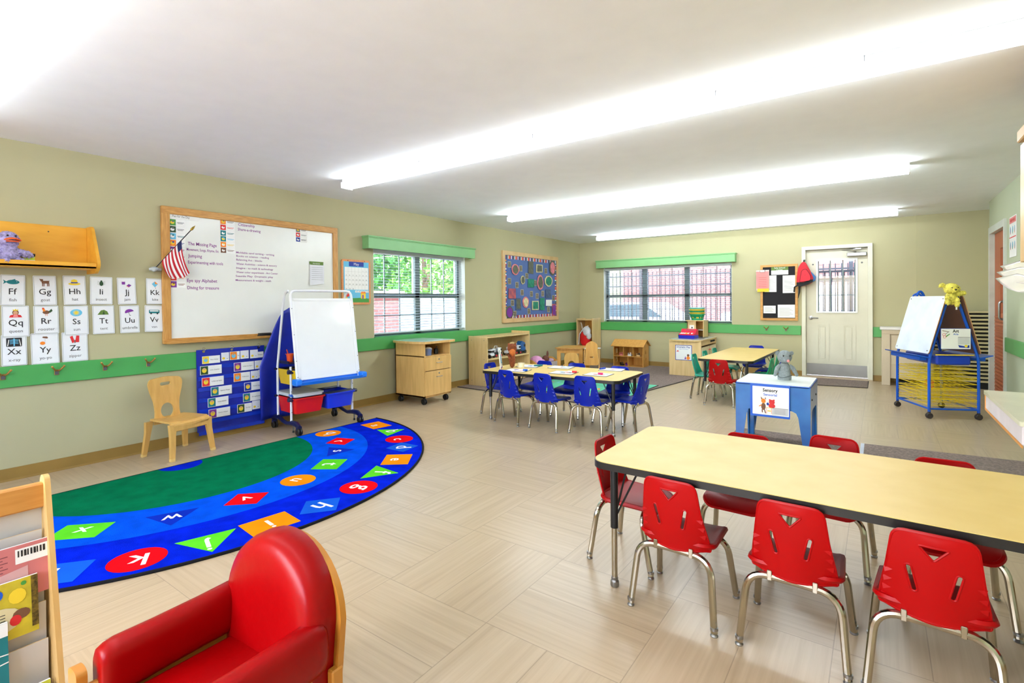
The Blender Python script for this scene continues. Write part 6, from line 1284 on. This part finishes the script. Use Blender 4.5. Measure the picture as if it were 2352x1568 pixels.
lv=thing('louvred_panel','floor standing panel of cream horizontal slats over black in the far right corner','radiator cover',(5.985,-.10,0))
mb=MB(); mb.box(-.285,.285,.02,.04,.0,1.05,BLACK); mb.build('black_backing',lv)
for i in range(19):
    mb=MB(); z=.095+.0525*i; mb.sheet([(-.035,0),(.0,-.006),(.02,.01),(.0,.024),(-.03,.022)],mat('cream_slat',(204,188,142),.5),lambda u,v,w:(-.285+w,u-.01,z+v),th=.57); mb.build('slat',lv,smooth=0)
# ================================================================ NOTICE BOARD AND BACKPACK BY THE DOOR
nb=thing('notice_board','black notice board with oak frame and a green heading beside the back door','notice board',(3.715,0,1.36)); 
mb=MB(); mb.sheet([(-.277,-.462),(.277,-.462),(.277,.462),(-.277,.462)],OAK,lambda u,v,w:(u,-w,v),th=.022,holes=[[(-.24,-.425),(.24,-.425),(.24,.425),(-.24,.425)]]); mb.build('frame',nb)
mb=MB(); mb.box(-.25,.25,-.010,-.004,-.43,.43,mat('black_felt',(34,32,36),.95)); mb.build('felt',nb)
F=frame((3.715,-.0125,1.36),(1,0,0),(0,0,1)); 
def note(x0,x1,z0,z1,label,head=None,body=PAPER,txt=None,lines=8,d=.0125,nm='notice_sheet',cat='notice'):
    cx_,cz_=(x0+x1)/2,(z0+z1)/2; w_,h_=(x1-x0)/2,(z1-z0)/2; mb=MB(); mb.box(-w_,w_,-.0012,0,-h_,h_,body); F=frame((0,-.0016,0),(1,0,0),(0,0,1))
    if head: mb.poly([(-w_,h_*.1 if txt and h_<.1 else h_*.6),(w_,h_*.1 if txt and h_<.1 else h_*.6),(w_,h_),(-w_,h_)],F,head)
    if txt:
        for i,t in enumerate(txt): mb.text(t,F@M.Translation((0,h_*.55-i*.032,.0005)),.026,PAPER if head else INK,width=min(2*w_*.8,.16 if i==0 else .09))
    for i in range(lines):
        z=h_*.45-i*(h_*1.3/max(lines,1)); 
        if not txt: mb.poly([(-w_*.8,z),(w_*(.4+.4*((i*7)%3)/2),z),(w_*(.4+.4*((i*7)%3)/2),z+.003),(-w_*.8,z+.003)],F,GREYINK)
    o=mb.build(nm,smooth=0,loc=(cx_,-d,cz_)); tag(o,label,cat); return o
note(3.602,3.855,1.655,1.785,'green headed card reading Safe School Center on the black notice board',OLIVE,txt=['Safe School','Center'],lines=0)
note(3.50,3.68,1.37,1.645,'white sheet on the black notice board, half hidden by the pink papers')
note(3.773,3.96,1.35,1.638,'printed white sheet at the upper right of the black notice board beside the backpack',lines=12)
note(3.483,3.667,1.015,1.142,'small white sheet at the lower left of the black notice board',lines=5)
note(3.698,3.95,.945,1.158,'wide white plan sheet at the lower right of the black notice board',lines=7)
cb=thing('clipboard','clear clipboard of pink and yellow papers hanging over the notice board edge','clipboard',(3.475,-.03,1.58))
mb=MB(); mb.box(-.10,.10,-.006,0,-.18,.16,mat('clear_board',(206,190,186),.2)); mb.build('board',cb)
mb=MB(); mb.box(-.08,.095,-.010,-.006,-.205,.12,YEL); mb.build('yellow_sheet',cb,smooth=0)
mb=MB(); mb.box(-.095,.095,-.013,-.010,-.15,.135,PINK); F=frame((0,-.0135,0),(1,0,0),(0,0,1)); [mb.poly([(-.06,.03-.03*i),(.06,.03-.03*i),(.06,.034-.03*i),(-.06,.034-.03*i)],F,mat('red_ink',(180,60,60),.6)) for i in range(6)]; mb.build('pink_sheet',cb,smooth=0)
mb=MB(); mb.box(-.04,.04,-.02,-.004,.12,.165,STEEL,b=.006); mb.build('clip',cb)
bp=thing('backpack','red and black sling backpack hanging on a hook by the door frame','backpack',(4.09,-.085,1.62)); BR=mat('backpack_red',(206,16,40),.6,bump=.2,bscale=50); BKF=mat('backpack_black',(26,26,30),.8); 
o_=[(-.01,.225),(.02,.21),(.09,.06),(.13,-.04),(.12,-.10),(.06,-.14),(-.04,-.17),(-.10,-.165),(-.105,-.05),(-.085,.12),(-.045,.2)]
o_=[(p.x,p.y) for p in rpath([(x,y,0) for x,y in o_+[o_[0]]],.03,3)][:-1]
cx_=.0
mb=MB(); mb.sheet(o_,BR,lambda u,v,w:(u,.06-w*(1.0 if True else 0),v),th=.09); mb.sheet([(x*.9,y*.92) for x,y in o_],BR,lambda u,v,w:(u,-.03-w*(.03+.0),v),th=1); mb.build('bag_body',bp,smooth=50)
mb=MB(); pk_=[(p.x,p.y) for p in rpath([(-.055,-.10,0),(.10,-.08,0),(.095,.0,0),(.03,.11,0),(-.03,.08,0),(-.055,-.10,0)],.04,4)][:-1]; mb.sheet(pk_,mat('backpack_bright_red',(226,22,48),.55),lambda u,v,w:(u,-.06-w,v),th=.02); mb.tube([(x,-.078,y) for x,y in pk_],.004,BKF,closed=True,n=5); mb.text('o',frame((.02,-.082,-.0),(1,0,0),(0,0,1)),.02,BKF); mb.build('front_pocket',bp)
mb=MB(); mb.sheet([(-.10,-.165),(-.04,-.17),(.06,-.14),(.12,-.10),(.125,-.06),(-.0,-.105),(-.102,-.105)],BKF,lambda u,v,w:(u,-.02-w,v),th=.045); mb.tube([(-.06,-.03,-.16),(-.065,-.03,-.26),(-.085,-.03,-.36)],[.014,.012,.003],BKF); mb.tube([(-.09,-.02,-.15),(-.135,-.02,-.18),(-.14,-.02,-.26)],.012,BKF); mb.build('straps',bp)
mb=MB(); mb.sheet([(.06,.06),(.10,.055),(.16,-.02),(.15,-.08),(.10,-.11)],mat('backpack_blue',(44,110,170),.6),lambda u,v,w:(u,.05-w,v),th=.07); mb.build('blue_side_panel',bp)
mb=MB(); mb.tube([(-.01,.0,.20),(-.01,.0,.245),(.0,.0,.245),(.005,.0,.2)],.005,BKF); mb.box(-.012,.012,.02,.08,.235,.26,DKGRN); mb.build('hook_loop',bp)
# ================================================================ COUNTER, UPPER CABINET, HANGING SHEETS
ct=thing('wall_counter','pale wall-hung counter with a sink bowl at the right photo edge','counter',(5.9,-5.56,.6)); CT=mat('counter_top',(226,222,196),.3,coat=.3); CF=mat('counter_front',(232,222,226),.4)
mb=MB(); rim=ell(.05,-.1,.17,.24,28); mb.sheet(rrect(-.30,-.53,.278,.53,.03),CT,lambda u,v,w:(u,v,.03+w),th=.022,holes=[rim]); n=len(rim)
pr=[(1,.052),(.95,.04),(.85,-.03),(.6,-.065),(.0,-.07)]; v=[(.05+(x-.05)*k,-.1+(y+.1)*k,z) for k,z in pr for x,y in rim]; mb.add(v,[(i*n+j,(i+1)*n+j,(i+1)*n+(j+1)%n,i*n+(j+1)%n) for i in range(4) for j in range(n)],CT); mb.build('countertop',ct)
mb=MB(); mb.box(-.29,-.272,-.51,.51,-.065,.03,CF,b=.006); mb.box(-.272,.27,.492,.51,-.065,.03,CF,b=.003); mb.box(-.272,.27,-.51,-.492,-.065,.03,CF); mb.build('front_panel',ct)
mb=MB(); mb.box(-.292,-.288,-.515,.515,-.075,-.063,mat('counter_wood_edge',(222,150,70),.5)); mb.box(-.294,-.286,.505,.515,-.07,.03,mat('counter_wood_edge',(1,1,1))); mb.build('wood_edge',ct)
mb=MB(); mb.tube(rpath([(.22,-.1,.05),(.22,-.1,.2),(.09,-.1,.2),(.09,-.1,.16)],.04),.012,CHROME); mb.lathe([(0,0),(.025,0),(.02,.02),(0,.02)],CHROME,c=(.22,-.1,.05)); mb.build('tap',ct)
uc=thing('upper_cabinet','maple wall cabinet at the upper right photo edge','wall cabinet',(5.96,-5.85,1.43))
mb=MB(); mb.box(-.205,.215,-.60,.60,.0,.73,MAPLE,b=.002); mb.build('carcass',uc); mb=MB(); mb.box(-.235,.215,-.615,.625,.73,.80,mat('cabinet_cornice',(204,160,100),.45),b=.006); mb.build('cornice',uc)
for a,b in ((-.595,-.005),(.005,.595)): mb=MB(); mb.box(-.225,-.205,a,b,.02,.71,MAPLE,b=.003); mb.build('door',uc)
PL_=mat('laminate_sheet',(226,220,214),.15,var=.02,coat=.5)
for i,(q,lb) in enumerate([([(5.73,-4.67,1.458),(5.77,-5.22,1.475),(5.79,-5.85,1.40),(5.75,-5.42,1.36)],'top laminated sheet of the fan sticking out below the upper cabinet'),([(5.72,-4.62,1.42),(5.755,-5.15,1.43),(5.78,-5.85,1.36),(5.735,-5.42,1.32)],'middle laminated sheet of the fan sticking out below the upper cabinet'),([(5.71,-4.65,1.376),(5.74,-5.15,1.39),(5.77,-5.85,1.31),(5.715,-5.42,1.27)],'lowest laminated sheet of the fan, its near corner curling down')]):
    mb=MB(); n=8; P=[]; q=[V(p) for p in q]; o=(q[1]+q[2])/2
    for a in range(n+1):
        for b in range(n+1):
            u,v=a/n,b/n; p=q[0].lerp(q[1],u).lerp(q[3].lerp(q[2],u),v); p.z-=.02*math.sin(v*PI)*(1-u); P.append(p-o)
    mb.add(P,[(a*(n+1)+b,(a+1)*(n+1)+b,(a+1)*(n+1)+b+1,a*(n+1)+b+1) for a in range(n) for b in range(n)],PL_); ob=mb.build('laminated_sheet',loc=o); sd=ob.modifiers.new('t','SOLIDIFY'); sd.thickness=.0012
    tag(ob,lb,'laminated sheet','laminated sheets below the upper cabinet')
ps=MB(); F=frame((-.004,0,0),(0,-1,0),(0,0,1)); ps.box(-.003,0,-.20,.13,-.21,.21,PAPER)
ps.poly([(-.12,.14),(.19,.14),(.19,.2),(-.12,.2)],F,PINK,.0); ps.text('WASH HANDS',F@M.Translation((.03,.155,.001)),.03,REDP,width=.24,bold=.02); ps.poly([(-.12,-.01),(.19,-.01),(.19,.0),(-.12,.0)],F,REDP,.0005)
for i in range(3):
    for j in range(2): ps.poly(ell(-.07+.1*i,.07-.16*j,.02,.04,12),F,LBLUE,.0005); ps.poly([(-.08+.1*i,.03-.16*j),(-.06+.1*i,.03-.16*j),(-.05+.1*i,.1-.16*j)],F,[REDP,GRASS,ORANGE][i],.001)
tag(ps.build('wall_poster',smooth=0,loc=(RW-.001,-2.16,1.87)),'pink and white picture poster on the right wall beside the brown door','poster')
# ================================================================ BOOK RACK
br=thing('book_rack','sloping maple book display rack with white pockets in the lower left corner','book rack',(3.046,-9.402,0)); BW_=mat('rack_white_panel',(206,200,194),.4,var=.02)
ye=.35
for s in (1,-1):
    mb=MB(); mb.sheet([(p.x,p.y) for p in rpath([(-.18,0,0),(.205,0,0),(.20,.05,0),(.062,.74,0),(.055,.755,0),(.03,.757,0),(.015,.745,0),(-.18,.05,0),(-.18,0,0)],.012,3)][:-1],PALE if 0 else MAPLE,lambda u,v,w:(u,s*ye+(w-.006) if s>0 else s*ye-w,v),th=.013); mb.build('end_panel',br)
mb=MB(); mb.box(.022,.048,-ye,ye,.665,.735,mat('rack_top_rail',(206,146,72),.45,gcol=(192,130,58),scale=8,stretch=(8,1,8)),b=.004); mb.build('top_rail',br)
tz=[.725,.605,.51,.41,.31,.20,.09]
fx=lambda z:.045+(.725-z)*.17
for i,z in enumerate(tz[1:]):
    mb=MB(); x=fx(z); zb=z-.16 if z>.2 else .02
    mb.sheet([(-ye+.012,max(zb,.02)),(ye-.012,max(zb,.02)),(ye-.012,z),(-ye+.012,z)],BW_,lambda u,v,w:(x-.018+(z-v)*-.02+w,u,v),th=.004,side=PALE); mb.build('pocket_panel',br,smooth=0)
mb=MB(); mb.sheet([(-ye,.02),(ye,.02),(ye,.67),(-ye,.67)],BW_,lambda u,v,w:(.030-(v-.67)*.0-.01+w,u,v),th=.004); mb.build('back_board',br,smooth=0)
def book(x,y0,y1,z0,z1,c,label,draw,lean=.06):
    mb=MB(); mb.sheet([(y0,z0),(y1,z0),(y1,z1),(y0,z1)],c,lambda u,v,w:(x-(v-z0)*lean+w,u,v),th=.006,side=PAPER); F=frame((x+.0066,0,0),(0,1,0),(-lean,0,1)); 
    def Q(pts,m,l=0): mb.add([(x+.0066+l-(b-z0)*lean,a,b) for a,b in pts],[tuple(range(len(pts)))],m)
    draw(Q,mb,lambda a,b,l=0: frame((x+.0068+l-(b-z0)*lean,a,b),(0,1,0),(-lean,0,1)))
    mb.v=[v-V((x,(y0+y1)/2,z0)) for v in mb.v]; o=mb.build('picture_book',smooth=0,loc=(x,(y0+y1)/2,z0)); tag(o,label,'book','picture books in the display rack'); return o
RP=mat('book_pink',(206,120,120),.5); RPL=mat('book_pale_pink',(216,168,166),.5)
def d1(Q,mb,Fr):
    Q([(-9.125,.535),(-9.058,.535),(-9.058,.575),(-9.125,.575)][::1],PAPER,.0004); 
    for i in range(9): Q([(-9.12+.0065*i,.553),(-9.117+.0065*i+.001*(i%3),.553),(-9.117+.0065*i+.001*(i%3),.57),(-9.12+.0065*i,.57)],INK,.0008)
    for i in range(6): Q([(-9.25,.562-.008*i),(-9.14-.01*(i%2),.562-.008*i),(-9.14-.01*(i%2),.564-.008*i),(-9.25,.564-.008*i)],mat('book_text',(120,60,70),.6),.0004)
    Q([(-9.25,.46),(-9.10,.46),(-9.10,.525),(-9.25,.50)],RPL,.0004)
book(3.05+fx(.51)-.006,-9.30,-9.053,.44,.585,RP,'pink book with a barcode label in the second pocket of the rack',d1)
YG=mat('book_yellow',(206,186,48),.5,var=.1,scale=20)
def d2(Q,mb,Fr):
    Q([(-9.135+.0,.36),(-9.082,.36),(-9.082,.5),(-9.095,.5),(-9.095,.36)][:0] or [(-9.097,.36),(-9.083,.36),(-9.083,.498),(-9.097,.498)],mat('book_gold_spine',(110,90,30),.5,var=.4,scale=120),.0004)
    Q([(p[0],p[1]) for p in ell(-9.17,.40,.055,.035,16)],mat('book_cream',(220,206,160),.5),.0004); Q(ell(-9.125,.455,.018,.02,12),YEL,.0006); Q(ell(-9.165,.47,.012,.014,12),BLUEB,.0006); Q(ell(-9.118,.405,.018,.014,12),BROWN,.0006); Q(ell(-9.13,.392,.012,.014,12),REDP,.0008); Q(ell(-9.112,.485,.006,.006,10),GRASS,.0008)
    for i in range(5): Q([(-9.2,.415-.008*i),(-9.15,.415-.008*i),(-9.15,.417-.008*i),(-9.2,.417-.008*i)],INK,.0007)
book(3.05+fx(.41)-.006,-9.30,-9.083,.345,.498,YG,'yellow picture book with small animals in the third pocket of the rack',d2)
book(3.05+fx(.31)-.004,-9.40,-9.148,.24,.40,TEAL,'teal and white book in the fourth pocket of the rack',lambda Q,mb,Fr:(Q([(-9.3,.365),(-9.148,.365),(-9.148,.40),(-9.3,.40)],PAPER,.0004),Q([(-9.3,.33),(-9.148,.315),(-9.148,.318),(-9.3,.333)],PAPER,.0004),Q([(-9.3,.28),(-9.148,.295),(-9.148,.298),(-9.3,.283)],PAPER,.0004)))
book(3.05+fx(.10)+.008,-9.35,-9.075,.06,.205,PAPER,'thick white book with a yellow-green edge in the lowest visible pocket of the rack',lambda Q,mb,Fr:[Q([(-9.3,.185-.008*i),(-9.12,.185-.008*i),(-9.12,.187-.008*i),(-9.3,.187-.008*i)],GREYINK,.0004) for i in range(3)])
book(3.05+fx(.10)-.008,-9.35,-9.07,.06,.215,mat('book_lime',(200,206,60),.5),'thin yellow-green book behind the white book in the rack',lambda Q,mb,Fr:None)
# ================================================================ RED ARMCHAIR
am=thing('red_armchair','red vinyl child rocking armchair with curved plywood back in the foreground','armchair',(3.672,-8.85,0),R(2)); PLY=mat('ply_curved',(208,142,56),.35,gcol=(190,124,42),scale=6,coat=.3)
aw=.245
# local: +y is the back
def bmp(u,v,w): return (u,.155+.22*(v-.28)*.28+w-.10*u*u*2,v)
ao=[(-.200,.24),(.200,.24)]+[(.207*math.cos(t),.40+.19*math.sin(t)) for t in [k*PI/22 for k in range(23)]]
mb=MB(); mb.sheet([(x*1.10,y-(.014 if y>.42 else 0)) for x,y in ao],PLY,lambda u,v,w:bmp(u,v,.055+w),th=.018,grid=.05); mb.build('ply_back',am)
mb=MB()
# padded back: dome of rings from the face to the rim
import itertools
def pad(mb,ol,fm,layers,mt,dimp=None):
    n=len(ol); cx_=sum(p[0] for p in ol)/n; cy_=sum(p[1] for p in ol)/n; v=[]
    for k,d in layers: v+= [fm(cx_+(x-cx_)*k,cy_+(y-cy_)*k,d) for x,y in ol]
    f=[(i*n+j,i*n+(j+1)%n,(i+1)*n+(j+1)%n,(i+1)*n+j) for i in range(len(layers)-1) for j in range(n)]; f.append(tuple((len(layers)-1)*n+j for j in range(n))); f.append(tuple(reversed(range(n)))); mb.add(v,f,mt)
dense=[]
for i in range(len(ao)):
    a=V(ao[i]); b=V(ao[(i+1)%len(ao)]); k=max(1,int((b-a).length/.03)); dense+=[tuple(a.lerp(b,t/k)) for t in range(k)]
pad(mb,dense,lambda u,v,w:bmp(u,v,w),[(1.0,.054),(1.015,.03),(1.01,.005),(.97,-.018),(.90,-.030),(.75,-.036),(.5,-.038),(.2,-.038)],VINYL); mb.build('back_cushion',am,smooth=60)
mb=MB(); mb.box(-.168,.168,-.19,.16,.215,.279,VINYL,b=.022,seg=4); mb.build('seat_cushion',am,smooth=60)
mb=MB(); mb.box(-.24,.24,-.18,.20,.195,.214,PLY,b=.004); mb.build('seat_board',am)
for s in (-1,1):
    mb=MB(); x=s*.19; n=20; sec=[(x+.038*math.copysign(abs(math.cos(t))**.7,math.cos(t)),.342+.068*math.copysign(abs(math.sin(t))**.7,math.sin(t))) for t in [2*PI*k/n for k in range(n)]]; v=[]
    ys=[(-.190,.72),(-.186,.88),(-.173,.98),(-.15,1.04),(-.06,1.0),(.05,1.0),(.14,1.03),(.165,.96),(.175,.8)]
    for y,k in ys: v+=[(x+(a-x)*k,y,.342+(b-.342)*k+.006*(y/.2)) for a,b in sec]
    mb.add(v,[(i*n+j,(i+1)*n+j,(i+1)*n+(j+1)%n,i*n+(j+1)%n) for i in range(len(ys)-1) for j in range(n)]+[tuple(range(n)),tuple(reversed([(len(ys)-1)*n+j for j in range(n)]))],VINYL); mb.build('arm_cushion',am,smooth=60)
    mb=MB(); mb.box(s*.19-.009,s*.19+.009,-.213,.21,.20,.325,PLY,b=.004); mb.build('arm_board',am)
    mb=MB(); mb.sheet([(p.x,p.y) for p in rpath([(-.028,.06,0),(-.028,.362,0),(0,.368,0),(.028,.362,0),(.028,.06,0),(-.028,.06,0)],.028,6)][:-1],PLY,lambda u,v,w:(s*.212+u,-.232+w,v),th=.022); lg=mb.build('front_post',am); g=MB(); g.lathe([(0,0),(.009,0),(.006,.004),(0,.005)],STEEL,n=12,ax=frame((s*.212,-.233,.315),(1,0,0),(0,0,1))); g.build('bolt',lg)
    mb=MB(); mb.sheet([(p.x,p.y) for p in rpath([(-.32,.05,0),(-.22,.005,0),(-.05,-.0,0),(.1,.002,0),(.24,.03,0),(.30,.07,0),(.29,.10,0),(.18,.055,0),(.0,.04,0),(-.2,.05,0),(-.31,.09,0),(-.32,.05,0)],.03,4)][:-1],PLY,lambda u,v,w:(s*.215+w-.012,u,v+.0),th=.024); mb.build('rocker',am)
    mb=MB(); mb.box(s*.215-.012,s*.215+.012,.18,.215,.05,.28,PLY,b=.004); mb.build('rear_post',am)
# corridor beyond the brown door
mb=MB(); mb.box(7.0,7.1,-2.6,-.4,0,2.44,mat('corridor_paint',(150,160,136),.7)); struct(mb,'wall_corridor',smooth=0)

strip(6.42,6.92,-1.6,'short ceiling strip light in the corridor behind the brown door',())  # extra lamp added out of view to light the corridor
